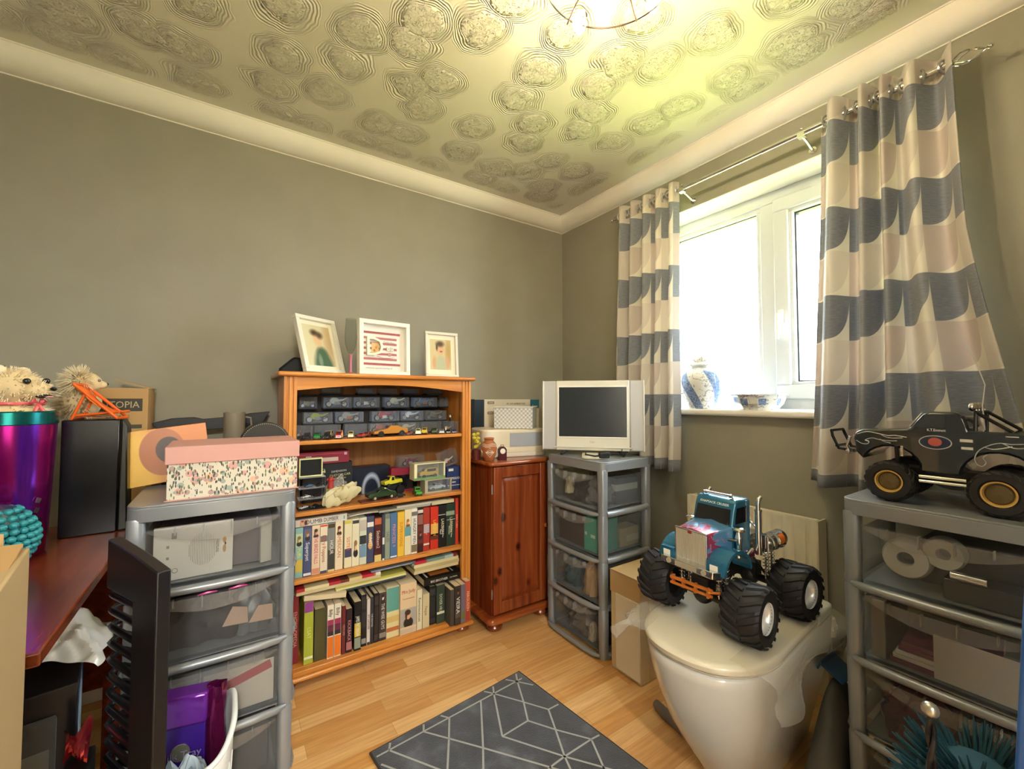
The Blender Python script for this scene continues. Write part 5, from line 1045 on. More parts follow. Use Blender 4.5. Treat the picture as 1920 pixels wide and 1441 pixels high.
B = [(-1.682, -1.656, .268, '#8a2230', 'ENCYCLOPEDIA', '#d9a8a0', -.305, False, (), 'tall dark red encyclopedia at the left end of the bottom shelf', .22),
 (-1.640, -1.606, .240, '#a9b33c', 'LSAT', '#d9e07a', -.335, True, ((.84, 1.0, '#8a3a86'), (.08, .12, '#e4e6c4')), 'lime green book with purple top', .06),
 (-1.602, -1.560, .204, '#4c4a28', None, '#fff', -.335, False, (), 'thick plain olive green hardback', .1),
 (-1.556, -1.531, .212, '#e2dac6', 'Billy', '#1c1a1c', -.345, True, ((.02, .40, '#e2761e'), (.42, .5, '#2a1c26'), (.5, .62, '#5f2440'), (.62, .72, '#9a3054')), 'left one of two matching white and orange paperbacks', .05),
 (-1.529, -1.503, .212, '#e2dac6', 'Billy', '#1c1a1c', -.345, True, ((.02, .40, '#e2761e'), (.42, .5, '#2a1c26'), (.5, .62, '#5f2440'), (.62, .72, '#9a3054')), 'right one of two matching white and orange paperbacks', .05),
 (-1.500, -1.485, .195, '#6a2626', 'MEMOIRS', '#b58a7a', -.345, True, (), 'thin maroon book beside the white and orange pair', .08),
 (-1.483, -1.459, .178, '#2a1a20', 'KICKBACK', '#c98a92', -.345, True, ((.06, .24, '#a86a70'),), 'short black book with pink red lettering', .09),
 (-1.452, -1.424, .200, '#101214', 'JAMES PATTERSON', '#e0e4dc', -.35, True, ((.28, .56, '#c9b23e'), (.04, .26, '#8a9484')), 'black thriller with yellow title and a white bird disc', .08),
 (-1.420, -1.398, .215, '#141416', None, '#ccc', -.335, False, ((.72, .96, '#2e2e30'), (.36, .66, '#2e2e30'), (.05, .15, '#8a8a86')), 'black book with framed spine panels, left of the thin white one', .1),
 (-1.396, -1.382, .192, '#cfc6bc', 'SPY CATCHER', '#54403c', -.335, True, ((.0, .06, '#3a3638'),), 'thin white paperback standing between two black books', .1),
 (-1.381, -1.368, .198, '#34363a', 'THE EIGHTIES', '#c9c9c4', -.335, True, (), 'thin charcoal paperback left of the framed black book', .1),
 (-1.366, -1.345, .208, '#1a1614', None, '#ccc', -.335, False, ((.76, .94, '#3a3230'), (.2, .72, '#2a2422'), (.04, .16, '#3a3230')), 'black book with one long framed panel on its spine', .1),
 (-1.344, -1.313, .205, '#3c3634', 'THE WISE GUYS', '#d8cfc4', -.335, True, ((.78, .98, face('#2a2220', '#dcd0c4', '#4a403c')), (.06, .16, '#8a827a')), 'dark grey book with a pale face at the top of the spine', .11),
 (-1.312, -1.255, .218, '#d9cd9c', None, '#8a7a3a', -.335, True, ((.52, .985, '#5c9c92'), (.30, .42, '#c9b06a'), (.12, .2, '#b5683c')), 'teal and cream book with gold ornament', .1),
 (-1.254, -1.178, .222, '#dcc49c', None, '#a8322a', -.345, True, ((.14, .50, mat_art('#a9a49c', [(.0, -.6, .75, .6, '#22201f', .2), (0, .2, .36, .42, '#d0a07e', .15), (-.1, .55, .46, .32, '#4a3226', .25), (-.34, .2, .16, .4, '#4a3226', .3)], .06, .08)), (.02, .10, '#c9b8a0')), 'wide cream biography with a portrait of a woman in black', .1),
 (-1.176, -1.151, .180, '#ddd4b4', 'Reminiscences', '#4a4438', -.345, True, (), 'narrow cream book right of the biography', .12),
 (-1.149, -1.115, .152, '#cfc19a', 'Penguin', '#8a7a54', -.345, True, (), 'short buff hardback beside the narrow cream book', .04),
 (-1.109, -1.080, .174, '#17181a', None, '#ccc', -.335, False, ((.76, .93, '#34363a'), (.22, .70, '#26282a'), (.04, .16, '#34363a')), 'black book with framed panels under the flat black paperback', .1),
 (-1.079, -1.038, .176, '#39463c', 'DOVER HILLS', '#cfd4b0', -.345, True, ((.24, .30, '#d9d9c4'),), 'green grey book with cream lettering', .09)]
for (x0, x1, h, c, ti, tc, y, pbk, bands, lab, tw) in B: book(lab, x0, x1, z4, h, c, ti, tc, y, pb=pbk, bands=bands, tw=tw)
tb = bpy.data.objects
for o in list(COL.objects):
    if o.get('label') == 'wide cream biography with a portrait of a woman in black': text('Mrs Judy', .022, M('#a8322a', .5), o, (0, -.0008, .185), (R90, 0, 0), width=.062); text('The autobiography', .008, M('#b5584a', .5), o, (0, -.0008, .155), (R90, 0, 0), width=.055)
    if o.get('label') == 'left one of two matching white and orange paperbacks' or o.get('label') == 'right one of two matching white and orange paperbacks': [setattr(c_, 'location', (0, -.0008, .18)) for c_ in o.children if c_.name.startswith('lettering')]
t = book('plastic wrapped dark book standing forward at the right end', -1.035, -1.015, z4, .165, '#4a4640', None, y=-.40, dep=.13)
t = book('dark book with a footballer and vertical white title at the right end', -1.014, -.984, z4, .178, '#3c332e', 'VIEIRA', '#e4e4e0', -.405, bands=((.7, .95, face('#1f1a18', '#8a6550', '#3a302a')), (.18, .4, '#5a5048')), tw=.075, size=.026)
t = book('purple grey book with olive edge beside the footballer book', -.983, -.958, z4, .178, '#75697a', None, y=-.405, bands=((.1, .3, '#6d7048'),))
t = book('orange red book at the very right end of the bottom shelf', -.957, -.932, z4, .185, '#c2503a', 'FERGUSON', '#e4c89a', -.40, bands=((.02, .3, '#a83a2c'),), tw=.12)
t = thing('book', 'black paperback with orange cover picture lying flat at the right end', 'book', (-1.045, -.345, z4 + .186), rot=(.0, .0, -.02), group='books on the bottom shelf')
m = MB(); w, d, h = .195, .13, .030; m.box(-w / 2, w / 2, 0, .0008, 0, h); m.box(-w / 2, w / 2, .0008, d, 0, .0008); m.box(-w / 2, w / 2, .0008, d, h - .0008, h); m.build('cover', M('#141414', .35), t, smooth=0); m = MB(); m.box(-w / 2 + .001, w / 2 - .001, .0009, d - .001, .0009, h - .0009); m.build('pages', PAGE, t, smooth=0)
text('BIG BROTHER', .015, M('#e9e6de', .5), t, (-.022, -.0006, .014), (R90, 0, 0), width=.085); text('Jean Ritchie', .008, M('#e9e6de', .5), t, (.052, -.0006, .015), (R90, 0, 0)); m = MB(); m.box(-.055, .045, .03, .125, h, h + .0004); m.build('cover_picture', M('#c9782e', .5), t, smooth=0); m = MB(); m.box(-.078, -.070, .02, .12, h, h + .0005); m.box(.058, .064, .03, .12, h, h + .0005); m.build('cover_lettering', M('#e0ddd4', .5), t, smooth=0)
t = thing('book', 'cream book lying on its side across the olive hardback', 'book', (-1.562, -.345, z4 + .2405), rot=(0, .1, -.12), group='books on the bottom shelf'); m = MB(); m.box(-.082, .075, 0, .11, -.0, .018); m.build('pages', PAGE, t, bevel=.0008); m = MB(); m.box(-.083, .076, 0, .111, .0182, .019); m.build('cover', M('#c9b892', .5), t, smooth=0)

# ---------------------------------------------------------------- television on the middle tower
tv = thing('television', 'silver white flat television with side speakers on the drawer tower', 'television', (-.405, -.690, .868), rot=(math.radians(-1.5), 0, math.radians(-46)))
TVW = M('#dcd9ca', .35); TVG = M('#b9babb', .45, .2)
m = MB(); m.box(-.178, .178, -.022, .03, 0, .345); m.build('bezel', TVW, tv, bevel=.004)
for s_ in (-1, 1):
    m = MB(); a, b_ = sorted((s_ * .178, s_ * .246)); m.box(a, b_, -.018, .03, 0, .345); sp_ = m.build('speaker', TVG, tv, bevel=.006)
m = MB(); [m.box(s_ * .240 if s_ > 0 else -.248, .248 if s_ > 0 else -.240, -.021, .03, 0, .345) for s_ in (-1, 1)]; m.build('side_trim', TVW, tv, bevel=.003)
m = MB(); m.frame(-.170, .170, .062, .318, .006, -.0245, -.02); m.build('inner_trim', M('#eceadf', .3), tv, bevel=.001)
m = MB(); m.box(-.164, .164, -.0235, -.0225, .068, .312); m.build('screen', M('#262c31', .22), tv, smooth=0)
m = MB(); m.box(-.19, .19, -.026, -.02, .012, .019); m.build('control_flap', M('#cfccbc', .35), tv, bevel=.002)
m = MB(); m.cyl((.14, -.0225, .007), (.14, -.0245, .007), .0035, n=10); m.build('sensor', BLACK, tv)
text('Dgtv', .013, M('#a8a698', .4), tv, (0, -.0226, .043), (R90, 0, 0)); m = MB(); m.box(-.16, .16, .03, .075, .04, .30); m.build('back_housing', M('#a9a9a6', .5), tv, bevel=.012)
m = MB(); [m.tube([(s_ * .12, -.0, .002), (s_ * .15, -.055, -.016)], .006, 8) for s_ in (-1, 1)]; [m.tube([(s_ * .12, .03, .002), (s_ * .15, .08, -.016)], .006, 8) for s_ in (-1, 1)]; m.build('stand', BLACK, tv)
t = thing('router_box', 'flat cream plastic box with a cable under the television', 'set top box', (-.47, -.755, .8455), .8); m = MB(); m.prism(rrect(.15, .10, .03), .0005, .014, 'z'); m.build('body', M('#d6cfb4', .3), t, bevel=.004)
t = thing('power_lead', 'black power lead with plug lying on the drawer tower under the television', 'cable', (-.50, -.80, .8457)); m = MB(); m.tube([(.02, .08, .018), (-.03, .03, .02), (-.02, -.02, .017), (.01, -.03, .018), (.06, .02, .01), (.13, .05, .006), (.2, -.02, .02), (.21, -.01, .05)], .0035, 8); m.build('cable', BLACK, t); m = MB(); m.obox((.022, -.036, .020), (.05, .028, .026), (0, 0, -.5)); m.build('plug', BLACK, t, bevel=.005)

# ---------------------------------------------------------------- printer, boxes, basket and ornaments on the cabinet
zc_ = .8153
pr = thing('printer', 'white desktop printer on the pine cabinet under the basket', 'printer', (-.600, -.222, zc_), math.radians(-12)); PW = M('#e9e0c8', .35)
m = MB(); m.prism(rrect(.37, .26, .05), .004, .145, 'z'); m.build('housing', PW, pr, bevel=.008, seg=3)
m = MB(); m.prism(rrect(.376, .27, .05), .0, .022, 'z'); m.build('base', M('#e4dfd0', .35), pr, bevel=.004)
m = MB(); m.box(-.04, .15, -.1345, -.13, .055, .128); m.build('output_tray', M('#aeb6c2', .15, 0, .4), pr, bevel=.002); m = MB(); m.box(-.075, .185, -.1325, -.129, .024, .05); m.build('paper_drawer', PW, pr, bevel=.002)
lb = thing('laminator_box', 'white and navy carton of a laminator standing behind the printer', 'box', (-.49, -.032, zc_ + .0)); m = MB(); m.box(-.235, .235, -.03, .028, .0, .305); m.build('carton', M('#dcd2bd', .5), lb, bevel=.002)
m = MB(); m.box(-.236, -.2352, -.03, .03, .0, .305); m.box(-.2355, -.170, -.0305, .0302, .0, .304); m.build('navy_end', M('#23303e', .4), lb, smooth=0)
text('A3, A4 LAMINATOR', .016, M('#4a463c', .5), lb, (.055, -.0312, .278), (R90, 0, 0), width=.14); flat('teal_corner', lb, .07, .055, (.2, -.0305, .277), M('#2a6470', .5)); text('Texet', .018, M('#e8e2d4', .5), lb, (.2, -.0318, .262), (R90, 0, 0)); 
for z in (.285, .225): flat('rivet_label', lb, .045, .014, (-.125, -.0305, z), M('#5a4434', .5)); flat('rivet_label', lb, .036, .006, (-.125, -.0309, z), M('#cfc4ae', .5))
bk = thing('woven_basket', 'silver and beige woven strap basket on top of the printer', 'basket', (-.565, -.25, zc_ + .146), math.radians(-44))
def mat_weave():
    m, nt, N, L, b = new_mat('woven_strap'); tc = N.new('ShaderNodeTexCoord'); sp = N.new('ShaderNodeSeparateXYZ'); L.new(tc.outputs['Object'], sp.inputs[0])
    s1 = math_n(N, L, 'ADD', sp.outputs[0], sp.outputs[1]); ck = N.new('ShaderNodeTexChecker'); cb_ = N.new('ShaderNodeCombineXYZ'); L.new(s1, cb_.inputs[0]); L.new(sp.outputs[2], cb_.inputs[2]); ck.inputs['Scale'].default_value = 90; L.new(cb_.outputs[0], ck.inputs[0])
    ck.inputs['Color1'].default_value = lin('#e2e4e4'); ck.inputs['Color2'].default_value = lin('#b9bbb9'); L.new(ck.outputs[0], b.inputs['Base Color']); b.inputs['Roughness'].default_value = .35; bump(N, L, b, ck.outputs[1], .5, .003); return m
m = MB(); ww, dd = .215, .17
m.box(-ww / 2, ww / 2, -dd / 2, -dd / 2 + .004, 0, .115); m.box(-ww / 2, ww / 2, dd / 2 - .004, dd / 2, 0, .115); m.box(-ww / 2, -ww / 2 + .004, -dd / 2, dd / 2, 0, .115); m.box(ww / 2 - .004, ww / 2, -dd / 2, dd / 2, 0, .115); m.box(-ww / 2, ww / 2, -dd / 2, dd / 2, 0, .004); m.build('weave', mat_weave(), bk, bevel=.002)
m = MB(); m.tube([(-ww / 2, -dd / 2, .115), (ww / 2, -dd / 2, .115), (ww / 2, dd / 2, .115), (-ww / 2, dd / 2, .115)], .004, 8, closed=True); m.build('rim', M('#cfcfca', .35), bk)
vs = thing('terracotta_vase', 'small terracotta pot with white linear pattern on the cabinet', 'vase', (-.812, -.372, zc_))
TC = M('#a05c30', .7); m = MB(); m.lathe([(0, 0), (.022, 0), (.026, .006), (.038, .035), (.041, .058), (.036, .08), (.024, .094), (.022, .100), (.026, .108), (.024, .112), (.018, .108), (.0, .09)], n=28); m.build('pot', TC, vs)
m = MB()
def on(a, z):
    r = .0265 + .0155 * math.sin(PI * min(1, max(0, (z - .0) / .1))) ; return (r * math.cos(a), r * math.sin(a), z)
for z in (.070, .076, .082): m.tube([on(2 * PI * k / 32, z + .003 * math.cos(2 * PI * k / 32 * 4)) for k in range(32)], .0011, 5, closed=True)
for k in range(4):
    a0 = -2.0 + k * PI / 2
    for o in (0, .012, .024): m.tube([on(a0 - .55 + o * 12, .045), on(a0, .018 + o), on(a0 + .55 - o * 12, .045)], .0011, 5); m.tube([on(a0 - .5, .04), on(a0, .064 - o), on(a0 + .5, .04)], .0011, 5)
m.build('white_pattern', M('#e8dcc8', .7), vs)
fl = thing('artificial_flowers', 'yellow green flowers behind the terracotta pot', 'flowers', (-.856, -.32, zc_)); m = MB(); m.lathe([(0, 0), (.02, 0), (.024, .05), (.02, .052), (0, .05)], n=14); m.build('pot', M('#5a1f1c', .4), fl); m = MB()
random.seed(3)
for k in range(16): a = random.random() * 6.28; r = random.random() * .02; z = .06 + random.random() * .075; m.sphere((r * math.cos(a), r * math.sin(a), z), (.011, .011, .009), 8)
m.build('blossom', M('#c2b440', .7), fl)
ck = thing('mini_clock', 'tiny dark red mantel clock beside the terracotta pot', 'clock', (-.748, -.395, zc_), -.35); m = MB(); m.prism([(-.021, 0), (.021, 0), (.021, .052), (.016, .06), (.008, .066), (-.008, .066), (-.016, .06), (-.021, .052)], -.014, .014, 'y'); m.build('case', M('#4a0f1c', .3), ck, bevel=.0015)
m = MB(); m.cyl((.0, -.0142, .044), (0, -.016, .044), .0135, n=20); m.build('dial', M('#ddd8cc', .4), ck); m = MB(); m.cyl((0, -.014, .044), (0, -.0155, .044), .0155, n=20); m.build('bezel', CHROME, ck); m = MB(); m.tube([(-.008, 0, .066), (-.008, 0, .074), (.008, 0, .074), (.008, 0, .066)], .0015, 6); m.build('handle', M('#a98a4a', .3, 1), ck)

# ---------------------------------------------------------------- ginger jar and bowl on the sill
def mat_blue(kind):
    m, nt, N, L, b = new_mat('blue_and_white'); tc = N.new('ShaderNodeTexCoord'); sp = N.new('ShaderNodeSeparateXYZ'); L.new(tc.outputs['Object'], sp.inputs[0])
    ang = math_n(N, L, 'ARCTAN2', sp.outputs[1], sp.outputs[0]); z = sp.outputs[2]
    if kind == 'jar':
        sw = math_n(N, L, 'SINE', math_n(N, L, 'ADD', math_n(N, L, 'MULTIPLY', ang, 4.0), math_n(N, L, 'MULTIPLY', z, 22.0)))
        msk = math_n(N, L, 'MULTIPLY', math_n(N, L, 'GREATER_THAN', sw, .35), math_n(N, L, 'LESS_THAN', z, .185))
    else:
        sw = math_n(N, L, 'SINE', math_n(N, L, 'MULTIPLY', ang, 8.0)); msk = math_n(N, L, 'MULTIPLY', math_n(N, L, 'GREATER_THAN', sw, .3), math_n(N, L, 'LESS_THAN', math_n(N, L, 'ABSOLUTE', math_n(N, L, 'SUBTRACT', z, .034)), .014))
    n = N.new('ShaderNodeTexNoise'); L.new(tc.outputs['Object'], n.inputs[0]); n.inputs['Scale'].default_value = 55; n.inputs['Distortion'].default_value = 3
    inner = ramp(N, [(.40, '#5474a8'), (.50, '#b4c4dc'), (.54, '#5474a8')]); L.new(n.outputs[0], inner.inputs[0])
    n2 = N.new('ShaderNodeTexNoise'); L.new(tc.outputs['Object'], n2.inputs[0]); n2.inputs['Scale'].default_value = 38; n2.inputs['Distortion'].default_value = 2
    outer = ramp(N, [(.0, '#e3e7e4'), (.57, '#e3e7e4'), (.60, '#7f8aa0'), (.66, '#b58f90'), (.7, '#dfe3e2')]); L.new(n2.outputs[0], outer.inputs[0])
    x = N.new('ShaderNodeMixRGB'); L.new(msk, x.inputs[0]); L.new(outer.outputs[0], x.inputs[1]); L.new(inner.outputs[0], x.inputs[2]); L.new(x.outputs[0], b.inputs['Base Color']); b.inputs['Roughness'].default_value = .12; return m
BJ = mat_blue('jar'); BB_ = mat_blue('bowl')
j = thing('ginger_jar', 'tall blue and white lidded ginger jar on the window sill', 'jar', (.035, -1.0, 1.0755))
m = MB(); m.lathe([(0, 0), (.058, 0), (.060, .006), (.066, .02), (.082, .06), (.094, .10), (.098, .135), (.090, .168), (.066, .192), (.046, .200), (.045, .21), (.0, .21)], n=48); m.build('body', BJ, j)
l = MB(); l.lathe([(.046, .206), (.062, .211), (.064, .214), (.052, .220), (.048, .226), (.05, .238), (.044, .25), (.022, .258), (.010, .260), (.008, .266), (.016, .274), (.015, .283), (0, .286)], n=40); l.build('lid', BJ, j)
bo = thing('octagonal_bowl', 'low blue and white octagonal bowl on the window sill', 'bowl', (.035, -1.272, 1.0755), math.radians(22.5))
m = MB(); m.lathe([(0, .0), (.080, 0), (.077, .006), (.080, .010), (.094, .026), (.101, .048), (.102, .056), (.110, .062), (.111, .066), (.102, .066), (.096, .05), (.072, .014), (0, .012)], n=8); m.build('bowl', BB_, bo, smooth=20)

# ---------------------------------------------------------------- on the left tower
PK = M('#cf9c92', .5)
def mat_floral():
    m, nt, N, L, b = new_mat('floral_paper'); tc = N.new('ShaderNodeTexCoord'); mp = N.new('ShaderNodeMapping'); L.new(tc.outputs['Object'], mp.inputs[0]); cur = None
    base = '#d3cdbb'
    for sc, (c0, c1), th, st, off in ((28, ('#e8b291', '#cf9f96'), .36, 1, 0), (46, ('#b3948f', '#9aa49a'), .34, 1, 3), (52, ('#6f7a52', '#4a5444'), .30, 2.8, 7), (60, ('#2c3040', '#565e3c'), .27, 3.0, 13)):
        v = N.new('ShaderNodeTexVoronoi'); v.inputs['Scale'].default_value = sc; mp2 = N.new('ShaderNodeMapping'); mp2.inputs['Location'].default_value = (off, off * .7, off * .3); mp2.inputs['Rotation'].default_value = (0, .6 * off, 0); mp2.inputs['Scale'].default_value = (st, 1, 1); L.new(tc.outputs['Object'], mp2.inputs[0]); L.new(mp2.outputs[0], v.inputs['Vector'])
        k = math_n(N, L, 'LESS_THAN', v.outputs['Distance'], th); x = N.new('ShaderNodeMixRGB'); L.new(k, x.inputs[0])
        if cur is None: x.inputs[1].default_value = lin(base)
        else: L.new(cur, x.inputs[1])
        y_ = N.new('ShaderNodeMixRGB'); L.new(math_n(N, L, 'GREATER_THAN', math_n(N, L, 'FRACT', math_n(N, L, 'MULTIPLY', v.outputs['Color'], 7.0)), .5), y_.inputs[0]); y_.inputs[1].default_value = lin(c0); y_.inputs[2].default_value = lin(c1); L.new(y_.outputs[0], x.inputs[2]); cur = x.outputs[0]
    L.new(cur, b.inputs['Base Color']); b.inputs['Roughness'].default_value = .5; return m
t = thing('storage_box', 'pink lidded storage box with floral sides on the left drawer tower', 'box', (-1.885, -.625, .8455), math.radians(1.2))
m = MB(); m.box(-.158, .158, -.112, .112, .0, .125); m.build('body', mat_floral(), t, bevel=.001); m = MB(); m.box(-.163, .163, -.117, .117, .098, .146); m.build('lid', PK, t, bevel=.002); m = MB(); m.box(-.162, .162, -.118, -.112, .0005, .003); m.build('bottom_edge', PK, t)
OR = mat_art('#cf8a34', [(-.7, .4, .5, 1.3, '#dfae2e', .6), (.75, 1.2, .6, .5, '#cf7f3c', .6), (-.02, .92, .52, .62, '#a8602a', .05), (.12, .95, .30, .34, '#3a2416', .06)], .22, .24)
t = thing('picture_canvas', 'orange and yellow canvas with a brown ring leaning behind the pink box', 'canvas', (-2.06, -.475, .8455), rot=(math.radians(-6), math.radians(-7), .05))
MB().box(-.11, .115, -.008, .008, .014, .185).build('canvas', OR, t, bevel=.001)
t = thing('phone_mug', 'patterned grey mug standing on the black bracket', 'mug', (-1.885, -.20, .8455)); m = MB(); m.lathe([(0, .12), (.034, .12), (.036, .125), (.037, .222), (.034, .224), (.033, .13), (0, .128)], n=28); m.build('cup', mat_art('#8f8878', [(.2, .3, .3, .2, '#5a4a44', .6), (-.3, -.2, .3, .3, '#b9a9a0', .6), (.1, -.6, .4, .2, '#4a3a3a', .5), (-.1, .6, .2, .1, '#dcd4c8', .4)], .07, .2), t)
t.location.z = .8455; m = MB(); m.tube([(.035, 0, .205), (.055, 0, .2), (.058, 0, .17), (.037, 0, .15)], .004, 8); m.build('handle', M('#8f8878', .4), t)
m = MB(); m.cyl((0, 0, 0), (0, 0, .1195), .032, n=20); t = thing('tin', 'dark tin under the patterned grey mug', 'tin', (-1.885, -.20, .8455)); tb_ = thing('floor_carton', 'plain dark carton on the floor behind the left drawer tower', 'box', (-1.885, -.235, 0)); MB().box(-.11, .10, -.10, .095, .001, .845).build('carton', M('#4a4234', .6), tb_, bevel=.003); m.build('tin', M('#2a2a2c', .4), t)
t = thing('leather_case', 'rounded dark leather case with white stitching behind the pink box', 'case', (-1.795, -.43, .8455), math.radians(2))
m = MB(); pts = [(-.078, 0), (.08, 0)] + [(.08 * math.cos(a) + .001, .115 + .078 * math.sin(a)) for a in [PI * k / 14 for k in range(15)]]; m.prism(pts, -.02, .02, 'y'); m.build('body', M('#33302a', .6), t, bevel=.006, seg=3)
m = MB(); [m.tube([(.074 * math.cos(a), -.0208, .115 + .072 * math.sin(a)), (.074 * math.cos(a + .035), -.0208, .115 + .072 * math.sin(a + .035))], .0009, 4) for a in [PI * (k + .2) / 36 for k in range(36)]]; m.build('stitching', M('#cfc8b4', .6), t)
t = thing('wall_shelf_bracket', 'long black angled bracket lying against the back wall left of the bookcase', 'bracket', (-1.95, -.075, .8455)); m = MB(); m.prism([(-.20, .183), (-.175, .145), (-.06, .140), (-.05, .150), (.10, .158), (.17, .175), (.195, .222), (.12, .215), (.08, .205), (-.04, .195), (-.07, .203), (-.14, .200)], -.012, .012, 'y'); m.build('arm', BLACK, t, bevel=.002)
m = MB(); m.box(-.165, -.135, -.02, .02, -.8450, .130); m.box(-.17, -.13, -.012, .012, .12, .146); m.build('post', BLACK, t, bevel=.003)

# ---------------------------------------------------------------- desk and things on it
dk = thing('desk', 'reddish brown wooden desk at the left with stuff piled on top', 'desk', (-2.5, -.93, 0))
m = MB(); m.box(-.47, .365, -.34, .55, .718, .74); m.build('desk_top', MAHOG, dk, bevel=.003)
m = MB(); m.box(-.45, -.43, -.33, .53, 0, .718); m.build('end_panel', MAHOG, dk, smooth=0); m = MB(); m.box(-.45, .33, .50, .52, .25, .718); m.build('back_panel', MAHOG, dk, smooth=0); m = MB(); [m.box(x, x + .04, y, y + .04, 0, .718) for x, y in ((.30, .47),)]; m.build('leg', MAHOG, dk, smooth=0)
t = thing('black_carton', 'glossy black carton standing on the desk behind the magenta tumbler', 'box', (-2.222, -.50, .7405), math.radians(3)); m = MB(); m.box(-.066, .052, -.055, .06, 0, .322); m.build('carton', M('#0d0e12', .22), t, bevel=.003); m = MB(); m.prism([(.052, .0), (.075, .0), (.068, .30), (.056, .325)], -.05, .055, 'y'); m.build('bag', M('#16170f', .35), t, bevel=.004)
t = thing('cardboard_box', 'open brown cardboard box with dark printed lettering bands by the back wall', 'box', (-2.24, -.125, .7405)); m = MB(); m.box(-.10, .092, -.075, .075, .0, .42); m.build('carton', CARD, t, bevel=.002)
m = MB(); m.prism([(-.10, .42), (-.015, .42), (-.03, .432)], -.075, -.07, 'y'); m.obox((.045, .02, .435), (.11, .10, .003), (0, .30, 0)); m.build('flap', CARD, t)
flat('printed_band', t, .118, .045, (.018, -.0755, .36), M('#3a3628', .6)); text('UTOPIA', .033, M('#b9a67a', .6), t, (.018, -.0765, .36), (R90, 0, 0), width=.10); text('HOME', .022, M('#4a4430', .6), t, (.012, -.0758, .315), (R90, 0, 0), width=.06); flat('printed_band', t, .118, .014, (.018, -.0755, .283), M('#4a4634', .6)); text('k', .04, M('#3a3628', .6), t, (.075, -.0758, .19), (R90, 0, 0))
# magenta insulated tumbler
MAG = M('#a8248c', .18, .85, .3, grain=.25)
tb = thing('tumbler', 'tall shiny magenta tumbler with teal rim standing on the desk', 'tumbler', (-2.345, -.665, .7405)); m = MB(); m.lathe([(0, 0), (.062, 0), (.066, .006), (.077, .30), (.077, .318)], n=48)
def mat_tum():
    m_, nt, N, L, b = new_mat('iridescent_metal'); mp = mapping(N, L, (1, 1, 1)); n = N.new('ShaderNodeTexNoise'); n.inputs['Scale'].default_value = 300; L.new(mp.outputs[0], n.inputs[0])
    sp = N.new('ShaderNodeSeparateXYZ'); L.new(mp.outputs[0], sp.inputs[0]); a = math_n(N, L, 'SINE', math_n(N, L, 'MULTIPLY', math_n(N, L, 'ARCTAN2', sp.outputs[1], sp.outputs[0]), 5.0)); r = ramp(N, [(.1, '#a31a86'), (.5, '#b82a8e'), (.8, '#7a2cc0')]); L.new(math_n(N, L, 'MULTIPLY_ADD', a, .5, .5), r.inputs[0]); L.new(r.outputs[0], b.inputs['Base Color'])
    b.inputs['Metallic'].default_value = .85; b.inputs['Roughness'].default_value = .2; bump(N, L, b, n.outputs[0], .08, .001); return m_
m.build('body', mat_tum(), tb); m = MB(); m.lathe([(.0775, .318), (.079, .320), (.079, .348), (.076, .351), (.070, .351), (.070, .33)], n=48); m.build('rim_band', M('#2a8a8c', .2, .9), tb)
text('★', .01, CHROME, tb, (0, 0, -.1)) if 0 else None
m = MB(); [m.obox((.0745 * math.cos(a), .0745 * math.sin(a), z), (.010, .0012, .012), (0, .4, a + R90)) for a, z in ((-.62, .135), (-.66, .112), (-.6, .088))]; m.build('star_decal', CHROME, tb)
# hedgehog soft toys
def furry(mb, c, r, n=26, amp=.05, seed=0, m_=0):
    h = n // 2; rows = []
    rx, ry, rz = r
    for i in range(h + 1):
        t_ = PI * i / h; row = []
        for k in range(n):
            a = 2 * PI * k / n; q = 1 + amp * math.sin(7.3 * k + 5.1 * i + seed) * math.sin(3.1 * i * k + seed)
            row.append(mb._p((c[0] + rx * q * math.sin(t_) * math.cos(a), c[1] + ry * q * math.sin(t_) * math.sin(a), c[2] + rz * q * math.cos(t_))))
        rows.append(row)
    for p, q in zip(rows, rows[1:]):
        for k in range(n): mb.face([p[k], q[k], q[(k + 1) % n], p[(k + 1) % n]], m_)
FURC = M('#d8c193', .95, grain=.5); FURL = M('#e6d8b4', .95, grain=.4); FURD = M('#4a3a2a', .95, grain=.6); EYE = M('#171614', .08, 0, .6); SATIN = M('#d9605f', .3, grain=.2)
def tufts(mb, c, r, n, ln, seed, cond):
    random.seed(seed)
    for _ in range(n):
        d = Vector((random.gauss(0, 1), random.gauss(0, 1), random.gauss(0, 1))).normalized()
        if not cond(d): continue
        p = Vector((c[0] + d.x * r[0], c[1] + d.y * r[1], c[2] + d.z * r[2])); e = p + d * ln * random.uniform(.6, 1.2) + Vector((0, 0, -.2 * ln)); mb.cyl(p - d * .002, e, .0016, .0004, 4, caps=False)
hg = thing('plush_hedgehog', 'cream and brown plush hedgehog with pink ribbon bow sitting in the tumbler', 'soft toy', (-2.345, -.665, 1.072), math.radians(25))
m = MB(); furry(m, (0, .0, .0), (.062, .058, .055), 40, .03, 1); furry(m, (-.005, -.004, .078), (.052, .050, .046), 40, .03, 2); furry(m, (.030, -.034, .070), (.030, .030, .024), 30, .03, 3); m.build('body', FURC, hg, smooth=80)
m = MB(); tufts(m, (0, 0, 0), (.062, .058, .055), 700, .012, 4, lambda d: True); tufts(m, (-.005, -.004, .078), (.052, .05, .046), 600, .010, 5, lambda d: d.x - d.y < 1.3); tufts(m, (.03, -.034, .07), (.03, .03, .024), 260, .006, 8, lambda d: True); m.build('fur', FURL, hg, smooth=0)
m = MB(); tufts(m, (-.012, .012, .078), (.056, .054, .050), 1300, .020, 6, lambda d: -d.x + d.y > .35); tufts(m, (-.006, .014, .0), (.064, .06, .05), 900, .02, 7, lambda d: -d.x + d.y > .3); m.build('spines', FURD, hg, smooth=0)
